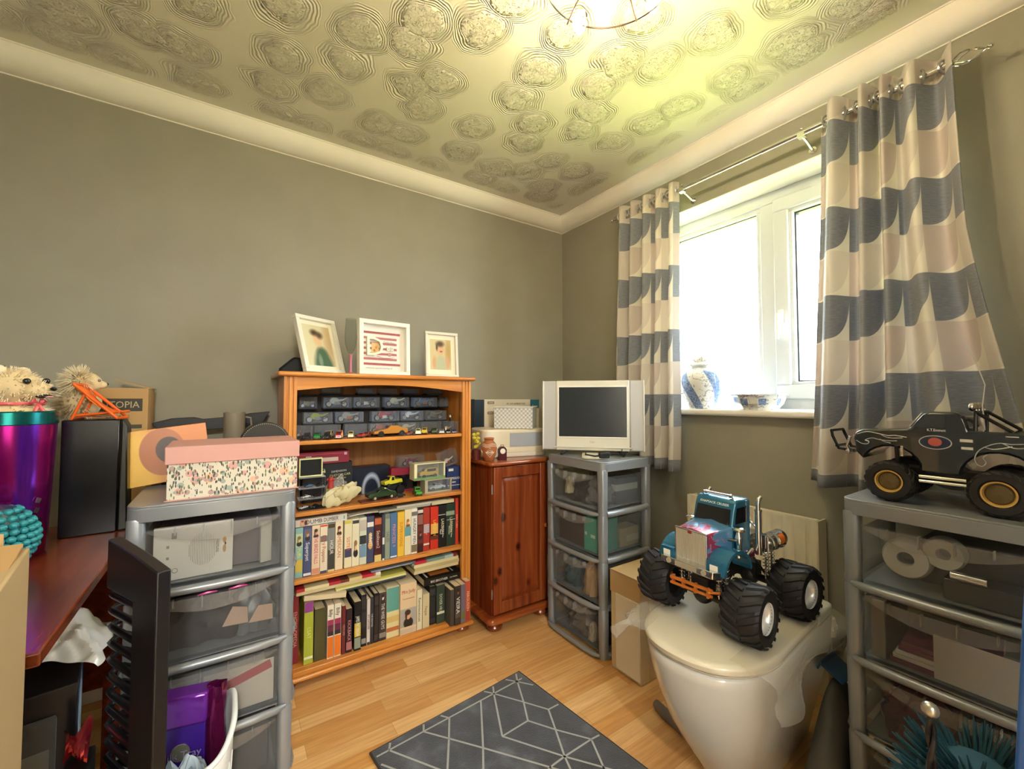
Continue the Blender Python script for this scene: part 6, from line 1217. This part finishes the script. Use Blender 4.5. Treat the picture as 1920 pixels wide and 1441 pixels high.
m = MB(); m.sphere((.012, -.055, .092), (.0075, .006, .0075), 12); m.sphere((.050, -.026, .094), (.0075, .006, .0075), 12); m.build('eye', EYE, hg); m = MB(); m.sphere((.056, -.060, .074), (.007, .007, .005), 10); m.build('nose', EYE, hg)
m = MB(); m.sphere((.042, -.052, .056), (.018, .014, .005), 14); m.build('mouth', M('#1c1214', .6), hg); m = MB(); m.sphere((.048, -.058, .0545), (.010, .009, .0035), 12); m.build('tongue', M('#d99a94', .6), hg)
m = MB(); m.sphere((-.032, -.030, .118), (.016, .008, .013), 12); m.sphere((.02, .03, .118), (.014, .008, .012), 12); m.build('ear', FURL, hg)
m = MB(); m.tube([(.052 * math.cos(a), .050 * math.sin(a), .038) for a in [2 * PI * k / 24 for k in range(24)]], .004, 6, closed=True)
for s_ in (-1, 1):
    m.grid(lambda u, v, s_=s_: (.032 + s_ * (.022 * u) * .75 + .006 * v - .003, -.046 + s_ * .012 * u + .002 * math.sin(6 * u), .040 + .010 * math.sin(PI * u) * (v - .5) * 1.6 + .002), 6, 2)
    m.grid(lambda u, v, s_=s_: (.034 + s_ * .020 * u + .008 * (v - .5), -.050 - .006 * u + s_ * .010 * u, .036 - .045 * u), 6, 2)
m.build('ribbon', SATIN, hg, smooth=60, solid=.0012)
hg2 = thing('plush_hedgehog', 'small ruffled plush hedgehog facing right behind the orange deck chair', 'soft toy', (-2.262, -.462, 1.064), math.radians(35))
m = MB(); furry(m, (-.005, 0, .045), (.045, .038, .045), 36, .04, 4); furry(m, (.005, -.006, .105), (.032, .030, .030), 34, .03, 5); furry(m, (.032, -.012, .10), (.016, .014, .012), 24, .03, 6); m.build('body', FURC, hg2, smooth=80)
m = MB(); tufts(m, (-.008, .0, .108), (.034, .034, .034), 700, .020, 9, lambda d: d.x < .25); tufts(m, (-.012, .0, .045), (.046, .038, .045), 500, .014, 10, lambda d: d.x < .3); m.build('ruff', FURL, hg2, smooth=0)
m = MB(); m.sphere((.020, -.032, .112), .004, 8); m.sphere((.048, -.013, .103), .004, 8); m.sphere((.03, .02, .118), .004, 8); m.build('eye', EYE, hg2)
# orange toy deck chair
dc = thing('toy_deck_chair', 'small bright orange toy deck chair on the black carton', 'toy chair', (-2.215, -.528, 1.0628), math.radians(-12)); OG = M('#e8641a', .35)
m = MB()
for s_ in (-1, 1):
    y = s_ * .030; m.tube([(-.046, y, .100), (.052, y, .004)], .0042, 8); m.tube([(-.048, y * .9, .004), (-.022, y * .9, .072)], .0036, 8); m.tube([(-.04, y * .86, .012), (.056, y * .86, .022)], .0032, 8)
for (x, z) in ((-.046, .100), (.052, .004), (-.048, .004), (.056, .022)): m.tube([(x, -.030, z), (x, .030, z)], .0038, 8)
m.build('frame', OG, dc, smooth=50); m = MB(); m.grid(lambda u, v: (-.044 + .09 * u, -.024 + .048 * v, .097 - .075 * u - .018 * math.sin(PI * u)), 14, 2); m.build('seat_sling', M('#ee7426', .45), dc, smooth=60, solid=.001)
t = thing('foil_packet', 'crumpled red and clear sweet packet under the orange deck chair', 'packet', (-2.215, -.528, 1.0632)); m = MB(); m.grid(lambda u, v: (-.04 + .085 * u, -.026 + .05 * v, .003 + .007 * abs(math.sin(9 * u + 4 * v)) * math.sin(PI * u) * math.sin(PI * v) + .004), 18, 12); m.build('wrapper', M('#9a2a20', .15, .3, .5), t, smooth=20)
# teal scaly egg
eg = thing('scaly_egg', 'teal scaly ornament at the left edge in front of the tumbler', 'ornament', (-2.325, -.80, .7405)); m = MB(); m.lathe([(0, .0), (.03, .002), (.055, .03), (.062, .065), (.052, .11), (.03, .14), (0, .15)], n=30); m.build('shell', M('#123c40', .4), eg)
m = MB(); 
for i in range(10):
    z = .012 + i * .0135; R_ = .064 * math.sin(PI * (z + .012) / .168) ** .7; n_ = max(6, int(2 * PI * R_ / .0165))
    for k in range(n_):
        a = 2 * PI * (k + .5 * (i % 2)) / n_; m.sphere((R_ * math.cos(a), R_ * math.sin(a), z), (.0085, .0085, .0075), 8)
m.build('scales', M('#2a8c94', .4), eg)

# ---------------------------------------------------------------- near left floor clutter
t = thing('cardboard_box', 'tall beige cardboard box with torn flaps at the lower left corner', 'box', (-2.30, -1.372, 0), math.radians(8)); m = MB(); m.box(-.16, .166, -.14, .055, .0005, .905); m.build('carton', M('#b39a6e', .8), t, bevel=.003)
m = MB(); m.grid(lambda u, v: (-.16 + .30 * u, .058 + .001 * math.sin(9 * u), .905 + .05 * v * (1 - .55 * max(0, u - .7) / .3)), 14, 2); m.obox((.04, -.02, .912), (.24, .12, .003), (.10, .05, 0)); m.build('flap', CARD, t, solid=.003); m = MB(); m.tube([(.135, -.142, .875), (.150, -.143, .87), (.14, -.143, .855), (.155, -.142, .85)], .0015, 5); m.build('tear', M('#4a3520', .8), t)
# black slotted rack
e0 = Vector((-2.109, -.932)); e1 = Vector((-2.003, -1.147)); dv = (e1 - e0); ln = dv.length; az = math.atan2(dv.y, dv.x)
rk = thing('disc_rack', 'tall black plastic disc rack with curved slots in front of the left drawer tower', 'rack', (e0.x, e0.y, 0), az); m = MB()
m.prism([(ln * .56, 0), (ln, 0), (ln, .79), (ln * .56, .804), (.0, .815), (0, .71), (ln * .56, .71)], -.012, .012, 'y'); m.build('side_panel', M('#111114', .4), rk, bevel=.003)
m = MB(); 
for k in range(20):
    z = .04 + k * .0345; m.tube([(ln * .57, -.006, z + .006), (.03, -.006, z + .002), (.008, -.004, z), (.0, .006, z + .002), (.004, .02, z + .006), (.03, .028, z + .006), (ln * .57, .028, z + .006)], .0068, 6)
m.build('slot_bars', M('#0e0e12', .3), rk, smooth=60); m = MB(); m.box(.0, ln, .03, .036, 0, .02); m.box(-.004, ln, -.03, .04, 0, .012); m.build('foot', BLACK, rk)
# boxed goods with bubble wrap
bb = thing('blister_carton', 'black carton with a clear blister window beside the rack under the desk', 'box', (-2.285, -.82, 0), math.radians(9)); m = MB(); m.box(-.12, .105, -.085, .10, .0005, .50); m.build('carton', M('#1a1c22', .3), bb, bevel=.002); 
flat('paper_label', bb, .15, .16, (-.01, -.0855, .30), M('#a8a090', .5)); 
m = MB(); m.box(-.095, .075, -.098, -.086, .14, .45); m.build('blister', CLEAR, bb, bevel=.006); m = MB(); m.prism([(-.085, .14), (.105, .14), (.105, .50), (.10, .50)], .1, .1, 'x') if 0 else None
flat('side_print', bb, .17, .44, (.1056, .008, .26), mat_art('#5c7a96', [(.0, .5, .8, .4, '#a9bccb', .5), (-.3, -.3, .5, .5, '#27384a', .4), (.2, -.7, .2, .18, '#c9683c', .3)], .17, .44), rot=(0, 0, R90))
for k in range(4): flat('label_print', bb, .06 - .008 * k, .004, (.0, -.0862, .33 - .02 * k), M('#4a453c', .5))
pw = thing('bubble_wrap', 'crumpled white polythene bag lying on the black carton under the desk', 'plastic bag', (-2.26, -.765, .505)); m = MB()
m.grid(lambda u, v: (-.15 + .27 * u + .008 * math.sin(14 * v), -.10 + .22 * v + .008 * math.sin(11 * u), .012 + .10 * math.sin(PI * min(1, v * .9 + .1)) * math.sin(PI * u) ** .5 * (1 + .12 * math.sin(13 * u + 9 * v) + .08 * math.sin(29 * u - 17 * v)) + .006 * math.sin(41 * u) * math.sin(37 * v)), 46, 36); m.build('bag', M('#c9c9c4', .3, 0, .3), pw, smooth=30)
# basket with purple box
lbk = thing('laundry_basket', 'white plastic basket with a wavy rim in front of the left drawer tower', 'basket', (-1.965, -.925, 0), math.radians(0)); WP = M('#dfe3e2', .35)
def bkt(u, v, o=0):
    a = 2 * PI * u; c, s_ = math.cos(a), math.sin(a); p = 3.4; rx = (.070 + .014 * v + o); ry = (.105 + .016 * v + o)
    h = .335 + .028 * math.cos(2 * a) if v > .99 else .335 * v + .028 * math.cos(2 * a) * v
    return (rx * math.copysign(abs(c) ** (2 / p), c), ry * math.copysign(abs(s_) ** (2 / p), s_), .002 + h)
m = MB(); m.grid(lambda u, v: bkt(u, v), 64, 10); m.build('wall', WP, lbk, smooth=60, solid=.003); m = MB(); m.tube([bkt(k / 64, 1.0, .002) for k in range(64)], .0065, 8, closed=True); m.build('rim', WP, lbk, smooth=60); m = MB(); m.prism([(p_[0], p_[1]) for p_ in [bkt(k / 32, 0) for k in range(32)]], .001, .004, 'z'); m.build('base', WP, lbk)
m = MB(); [m.tube([bkt(q / 24, v, .002) for v in (.05, .4, .8)], .0018, 5) for q in range(24)]; m.build('ribs', WP, lbk)
PUR = M('#3d1f8c', .22, .2, .6)
t = thing('chocolate_box', 'purple gift box in shiny cellophane standing in the white basket', 'box', (-1.975, -.90, .006), rot=(math.radians(-3), 0, math.radians(-12))); m = MB(); m.box(-.058, .040, -.026, .026, .0, .385); m.build('carton', PUR, t, bevel=.003); m = MB(); m.box(-.060, .042, -.029, .029, .33, .40); m.build('cellophane', M('#7a2fb0', .12, .5, .6), t, bevel=.006)
for (x, z) in ((-.008, .275), (.015, .15)): m = MB(); m.cyl((x, -.0262, z), (x, -.0285, z), .019, n=24); m.build('seal', M('#8a8a74', .3, .6), t)
text('Milk Tray', .022, M('#8f86b0', .4), t, (-.008, -.0292, .27), (R90, 0, 0), width=.085)
fw = thing('foil_wrapper', 'crinkled magenta foil wrapper beside the purple box', 'foil wrapper', (-1.915, -.90, .012)); m = MB(); m.grid(lambda u, v: ((.016 + .008 * math.sin(6 * v + 3 * u * 6.28)) * math.cos(6.28 * u), (.02 + .006 * math.sin(9 * v + 12.56 * u)) * math.sin(6.28 * u), .40 * v), 22, 34); m.build('foil', M('#8a2060', .14, .8, .4), fw, smooth=15)
cl = thing('cloth', 'pale blue grey cloth stuffed in the front of the white basket', 'cloth', (-1.975, -.985, .20)); m = MB(); m.grid(lambda u, v: (-.048 + .095 * u + .010 * math.sin(9 * v), -.03 + .055 * v + .010 * math.sin(8 * u), .12 * math.sin(PI * (.15 + .7 * u)) * (1 - .4 * v) + .016 * math.sin(12 * u + 7 * v) + .014 * math.sin(21 * u - 11 * v)), 30, 22); m.build('cloth', M('#9fb0bd', .8), cl, smooth=60, solid=.003)
rf = thing('red_wrapper', 'small shiny red wrapper left of the black rack', 'wrapper', (-2.155, -.945, .402)); m = MB(); m.grid(lambda u, v: (-.02 + .04 * u, .02 * math.sin(5 * u + 3 * v) - .005, -.035 + .07 * v + .008 * math.sin(9 * u)), 8, 10); m.build('foil', M('#b0303c', .15, .6, .5), rf, smooth=15)
t = thing('storage_crate', 'dark crate standing under the desk behind the basket', 'crate', (-2.155, -.945, 0)); MB().box(-.018, .022, -.04, .04, 0, .365).build('body', BLACK, t, bevel=.003)

# ---------------------------------------------------------------- near right
t = thing('teal_duster', 'teal feathery duster at the lower right in front of the drawer tower', 'duster', (-.875, -2.04, .43)); random.seed(11); m = MB()
for k in range(520):
    a = random.uniform(-PI, PI); el = random.uniform(.1, 1.3); r1 = .12 * random.uniform(.75, 1.05); p = [(.0, 0, 0)]
    for q in (.4, .75, 1.0): p.append((r1 * q * math.cos(a) * math.cos(el * (1.15 - .35 * q)), r1 * q * math.sin(a) * math.cos(el * (1.15 - .35 * q)), r1 * 1.15 * q * math.sin(el)))
    m.tube(p, [.003, .0032, .0028, .001], 4)
m.sphere((0, 0, .045), (.075, .075, .055), 16); m.build('tuft', M('#0b4352', .8, grain=.5), t, smooth=60); m = MB(); m.cyl((0, 0, -.455), (0, 0, .01), .010); m.build('handle', BLACK, t); m = MB(); m.cyl((0, 0, -.4545), (0, 0, -.44), .06, .05, 20); m.build('stand', BLACK, t)
t = thing('twisted_rod', 'thin black twisted metal rod with a silver ball on top', 'rod', (-1.0, -2.012, 0)); m = MB()
for o in (0, PI): m.tube([(.0035 * math.cos(o + 60 * z), .0035 * math.sin(o + 60 * z), z) for z in [.001 + .632 * k / 160 for k in range(161)]], .0036, 6)
m.build('rod', BLACK, t, smooth=60); MB().sphere((0, 0, .642), .011, 16).build('ball', M('#b8b4a8', .3, .8), t); MB().cyl((0, 0, 0), (0, 0, .008), .035, n=20).build('base', BLACK, t)
t = thing('blue_folder', 'blue board standing at the far right edge of the picture', 'folder', (-.91, -2.150, 0.004), rot=(.06, 0, math.radians(2))); m = MB(); m.box(-.012, .012, -.1, .098, .0005, 1.02); m.build('board', M('#2f62ae', .5), t, bevel=.004)
# stuff behind the toilet: valve box, dustpan, fabric
t = thing('shopping_bag', 'dark grey folded bag on the floor between toilet and right drawer tower', 'bag', (-.36, -1.665, 0), math.radians(5)); m = MB(); m.grid(lambda u, v: (-.18 + .36 * u, -.045 + .09 * v, .002 + .24 * math.sin(PI * u) ** .4 * math.sin(PI * v) ** .5 * (1 + .12 * math.sin(9 * u + 4 * v))), 30, 16); m.build('bag', M('#5d5c57', .7), t, smooth=40)
t = thing('blue_dustpan', 'blue plastic dustpan tucked behind the toilet', 'dustpan', (-.30, -1.655, .255)); m = MB(); m.obox((0, 0, .02), (.12, .07, .006), (.5, .1, 0)); m.obox((.0, .03, .035), (.12, .006, .03), (.4, 0, 0)); m.build('pan', M('#1f4d78', .4), t, bevel=.002)
t = thing('toilet_brush', 'grey handled scoop lying on the floor left of the toilet', 'scoop', (-.612, -1.262, 0), math.radians(-104)); m = MB(); m.tube([(-.07, .0, .016), (-.02, 0, .012), (.02, 0, .010), (.075, 0, .009)], [.014, .019, .014, .010], 12); m.build('handle', M('#6d655c', .4), t)

# ---------------------------------------------------------------- contents of the drawers
def inside(tw, x, y, z):      # tower-local to world
    return tw.matrix_basis @ Vector((x, y, z))
TWR = [o for o in COL.objects if o.name.startswith('drawer_tower')]
TL, TM, TR = TWR
def item(tw, name, label, cat, x, y, z, rz=0, tilt=0):
    p = inside(tw, x, y, z); return thing(name, label, cat, p, rot=(tilt, 0, tw.rotation_euler.z + rz))
def blk(tw, name, label, cat, x, y, z, w, d, h, col, rz=0, tilt=0, rough=.6):
    t = item(tw, name, label, cat, x, y, z, rz, tilt); MB().box(-w / 2, w / 2, -d / 2, d / 2, 0, h).build('body', M(col, rough), t, bevel=.002); return t
def lump(tw, name, label, cat, x, y, z, w, d, h, col, s=1, rough=.7):
    t = item(tw, name, label, cat, x, y, z); m = MB()
    def fn(u, v):
        a = 2 * PI * u; t_ = R90 * v; r = math.cos(t_) ** .7; k = 1 + .13 * math.sin(5 * a + 3 * v * s) + .08 * math.sin(11 * a - 7 * v + s)
        return (w / 2 * r * k * math.cos(a), d / 2 * r * k * math.sin(a), h * (math.sin(t_) ** .8) * (1 + .1 * math.sin(7 * a + s)))
    m.grid(fn, 32, 10); m.build('body', M(col, rough), t, smooth=60); return t
ZB = [.0335 + .2 * k for k in range(4)]
# left tower
t = item(TL, 'leaflet', 'white printed leaflet standing in the top drawer of the left tower', 'leaflet', -.052, .03, ZB[3]); m = MB(); m.box(-.088, .088, 0, .012, 0, .142); m.build('sheet', M('#d2cec4', .6), t, bevel=.0005)
for k in range(17):
    hw_ = .034 * math.sqrt(max(0.02, 1 - ((k - 8) / 8.6) ** 2)); MB().box(-.0004, .0004, -.0006, 0, -hw_ * 1.3, hw_ * 1.3).build('printed_line', M('#77746c', .6), t, smooth=0, loc=(-.012 + k * .0038, 0, .072))
flat('barcode', t, .011, .016, (-.045, -.0002, .118), M('#55524c', .6)); flat('printed_figure', t, .014, .055, (.068, -.0002, .075), mat_art('#d2cec4', [(0, .5, .6, .35, '#b08a5a', .1), (0, -.4, .6, .4, '#a8885c', .1), (.3, .1, .3, .15, '#3a342c', .2)], .014, .055)); text('GREMLINS', .008, M('#5a564c', .6), t, (.052, -.0006, .075), (R90, R90, 0))
for z in (.03, .06, .09): flat('recycling_mark', t, .006, .007, (-.058, -.0002, z), M('#8a867c', .6))
m = MB(); m.tube([(-.042 + .006 * math.cos(a), -.0005, .025 + .006 * math.sin(a)) for a in [2 * PI * k / 16 for k in range(16)]], .0007, 4, closed=True); m.build('printed_ring', M('#6a665c', .6), t)
blk(TL, 'grey_carton', 'grey mauve carton at the back of the top drawer of the left tower', 'box', .0, .17, ZB[3], .27, .22, .13, '#6b6369')
blk(TL, 'white_packet', 'white packet at the right of the top drawer of the left tower', 'packet', .118, .05, ZB[3], .03, .02, .12, '#b9b7ae', .2)
lump(TL, 'dark_cloth', 'dark brown hair like cloth filling the second drawer of the left tower', 'cloth', -.02, .17, ZB[2], .26, .24, .10, '#2c2628', 2)
for x, z, r, n in ((.045, .065, .5, 'left'), (.108, .058, -.2, 'right')):
    t = item(TL, 'card_piece', f'beige card piece, {n} one in the second drawer of the left tower', 'card', x, .028, ZB[2] + z); MB().prism([(-.03, -.02), (.032, -.024), (.03, .02), (-.006, .03 if r > 0 else .024)], -.001, .001, 'y').build('card', M('#b99c8a', .7), t, smooth=0)
lump(TL, 'plastic_bag', 'clear grey bag at the right of the second drawer of the left tower', 'bag', .09, .1, ZB[2], .11, .12, .13, '#66686c', 5, .3)
for x, n in ((-.02, 'left'), (.05, 'right')):
    t = item(TL, 'pink_clip', f'bright pink clip, {n} one, at the top of the second drawer', 'clip', x, -.004, ZB[2] + .158); m = MB(); m.tube([(-.022, 0, 0), (0, -.002, .004), (.022, 0, .002)], [.002, .004, .002], 8); m.build('clip', M('#c92a86', .3), t)
blk(TL, 'magazine_stack', 'stack of pale grey magazines in the third drawer of the left tower', 'magazines', -.01, .17, ZB[1], .27, .24, .11, '#8f9198')
t = blk(TL, 'red_leaflet', 'red and white leaflet leaning in the third drawer of the left tower', 'leaflet', .06, .028, ZB[1], .17, .002, .12, '#c3bcb2'); flat('red_band', t, .16, .025, (0, -.0012, .085), M('#a8545a', .6), rot=(0, -.25, 0)); flat('red_patch', t, .05, .06, (-.05, -.0012, .03), M('#a8545a', .6))
blk(TL, 'dark_folder', 'dark grey folder filling the bottom drawer of the left tower', 'folder', 0, .17, ZB[0], .27, .24, .13, '#55565a'); blk(TL, 'brown_strip', 'brown wooden strip at the left of the bottom drawer', 'wood strip', -.03, .032, ZB[0], .02, .01, .13, '#6d4a38')
# middle tower
lump(TM, 'charger_leads', 'black leads and chargers in the top drawer of the middle tower', 'cables', .0, .14, ZB[3], .25, .2, .085, '#1d1c1e', 3, .4)
lump(TM, 'beige_plug', 'cream plug at the left of the top drawer of the middle tower', 'plug', -.08, .06, ZB[3] + .03, .04, .05, .075, '#b3a888', 4)
lump(TM, 'clear_pouch', 'clear wrinkled pouch at the right of the top drawer of the middle tower', 'pouch', .085, .1, ZB[3] + .02, .10, .12, .11, '#77777a', 6, .2)
t = blk(TM, 'white_carton', 'long white carton seen through the side of the top drawer', 'box', .10, .225, ZB[3], .07, .15, .12, '#5a6068'); MB().box(-.036, .0355, -.0758, .0758, .06, .09).build('white_band', M('#c9c9c4', .5), t)
blk(TM, 'brown_carton', 'dark brown carton in the second drawer of the middle tower', 'box', -.05, .15, ZB[2], .18, .22, .145, '#3a2d28', rough=.4)
t = blk(TM, 'teal_carton', 'turquoise carton at the right of the second drawer of the middle tower', 'box', .095, .09, ZB[2], .085, .13, .148, '#3fa08a', rough=.4); flat('logo', t, .028, .014, (.015, -.0652, .07), M('#b9d6c9', .5)); flat('logo', t, .014, .014, (-.03, -.0652, .075), M('#b9d6c9', .5))
t = blk(TM, 'cream_carton', 'cream carton seen through the side of the second drawer', 'box', .10, .235, ZB[2], .075, .13, .085, '#c2b48c'); MB().box(.0378, .0385, -.02, .07, .02, .05).build('printed_marks', M('#e0d6b4', .5), t)
lump(TM, 'teal_packets', 'teal and black packets in the third drawer of the middle tower', 'packets', -.06, .12, ZB[1], .14, .18, .13, '#2c4a52', 7, .35)
lump(TM, 'cream_glove', 'cream coloured glove at the right of the third drawer of the middle tower', 'glove', .075, .07, ZB[1] + .0, .09, .10, .14, '#b08a5c', 8)
lump(TM, 'dark_pouch', 'dark pouch at the bottom of the third drawer of the middle tower', 'pouch', .03, .19, ZB[1], .2, .12, .09, '#2a2624', 9)
lump(TM, 'grey_bag', 'grey plastic bag of bottles in the bottom drawer of the middle tower', 'bag', 0, .14, ZB[0], .25, .22, .12, '#6b645a', 10, .3)
lump(TM, 'cream_bottle', 'cream bottle at the right of the bottom drawer of the middle tower', 'bottle', .085, .05, ZB[0], .04, .05, .07, '#b9ad94', 11, .3)
# right tower
for x, z, r, n in ((-.07, .02, .050, 'left'), (.0, .062, .040, 'right')):
    t = item(TR, 'tape_roll', f'white translucent roll, {n} one, in the top drawer of the right tower', 'tape roll', x, .075 - r * .3, ZB[3] + .0005 + z); m = MB(); m.lathe([(r * .35, -.02), (r * .9, -.022), (r, -.012), (r, .012), (r * .9, .022), (r * .35, .02), (r * .35, -.02)], (0, 0, r), 30, axis='y'); m.build('roll', M('#c9c6bc', .5), t)
blk(TR, 'black_carton', 'black carton under the white rolls in the top drawer of the right tower', 'box', .05, .20, ZB[3], .22, .16, .11, '#17181c', rough=.3); blk(TR, 'black_tray', 'black tray in front of the black carton, top drawer of the right tower', 'tray', .07, .07, ZB[3], .14, .08, .05, '#1b1c20', rough=.3)
t = item(TR, 'silver_tube', 'small silver tube lying in the top drawer of the right tower', 'tube', .045, .028, ZB[3] + .052); m = MB(); m.cyl((-.03, 0, .01), (.03, 0, .010), .0105, n=14); m.build('tube', CHROME, t)
for k in range(5): blk(TR, 'thin_book', f'plum and white paperback, {["lowest", "second", "third", "fourth", "topmost"][k]} of the stack in the right tower', 'book', -.02 + .004 * k, .14, ZB[2] + k * .0125, .17, .22, .012, '#6a2440' if k > 2 or k == 0 else '#c9c2ba', .02 * k)
t = item(TR, 'white_card', 'blank white card standing in the second drawer of the right tower', 'card', .055, .026, ZB[2] + .0, tilt=-.02); MB().box(-.075, .085, 0, .002, 0, .105).build('card', M('#c4bcb2', .7), t, smooth=0)
blk(TR, 'file_pages', 'upright file of clear sleeves at the left of the second drawer of the right tower', 'file', -.125, .12, ZB[2], .03, .2, .15, '#7a6f68', rough=.3)
lump(TR, 'maroon_pouch', 'maroon pouch with white label in the third drawer of the right tower', 'pouch', -.06, .11, ZB[1], .16, .17, .125, '#4f1f28', 12, .4); t = item(TR, 'white_tag', 'white tag in front of the maroon pouch, third drawer of the right tower', 'tag', -.025, .024, ZB[1] + .04); MB().prism([(-.022, .03), (.0, .04), (.026, -.035), (.004, -.038)], 0, .001, 'y').build('tag', M('#b9b0a6', .6), t, smooth=0)
lump(TR, 'black_bag', 'black bag at the right of the third drawer of the right tower', 'bag', .08, .14, ZB[1], .13, .2, .12, '#15151a', 13, .3)
lump(TR, 'brown_papers', 'brown papers in the bottom drawer of the right tower', 'papers', .0, .15, ZB[0], .25, .22, .11, '#5f4636', 14, .5)
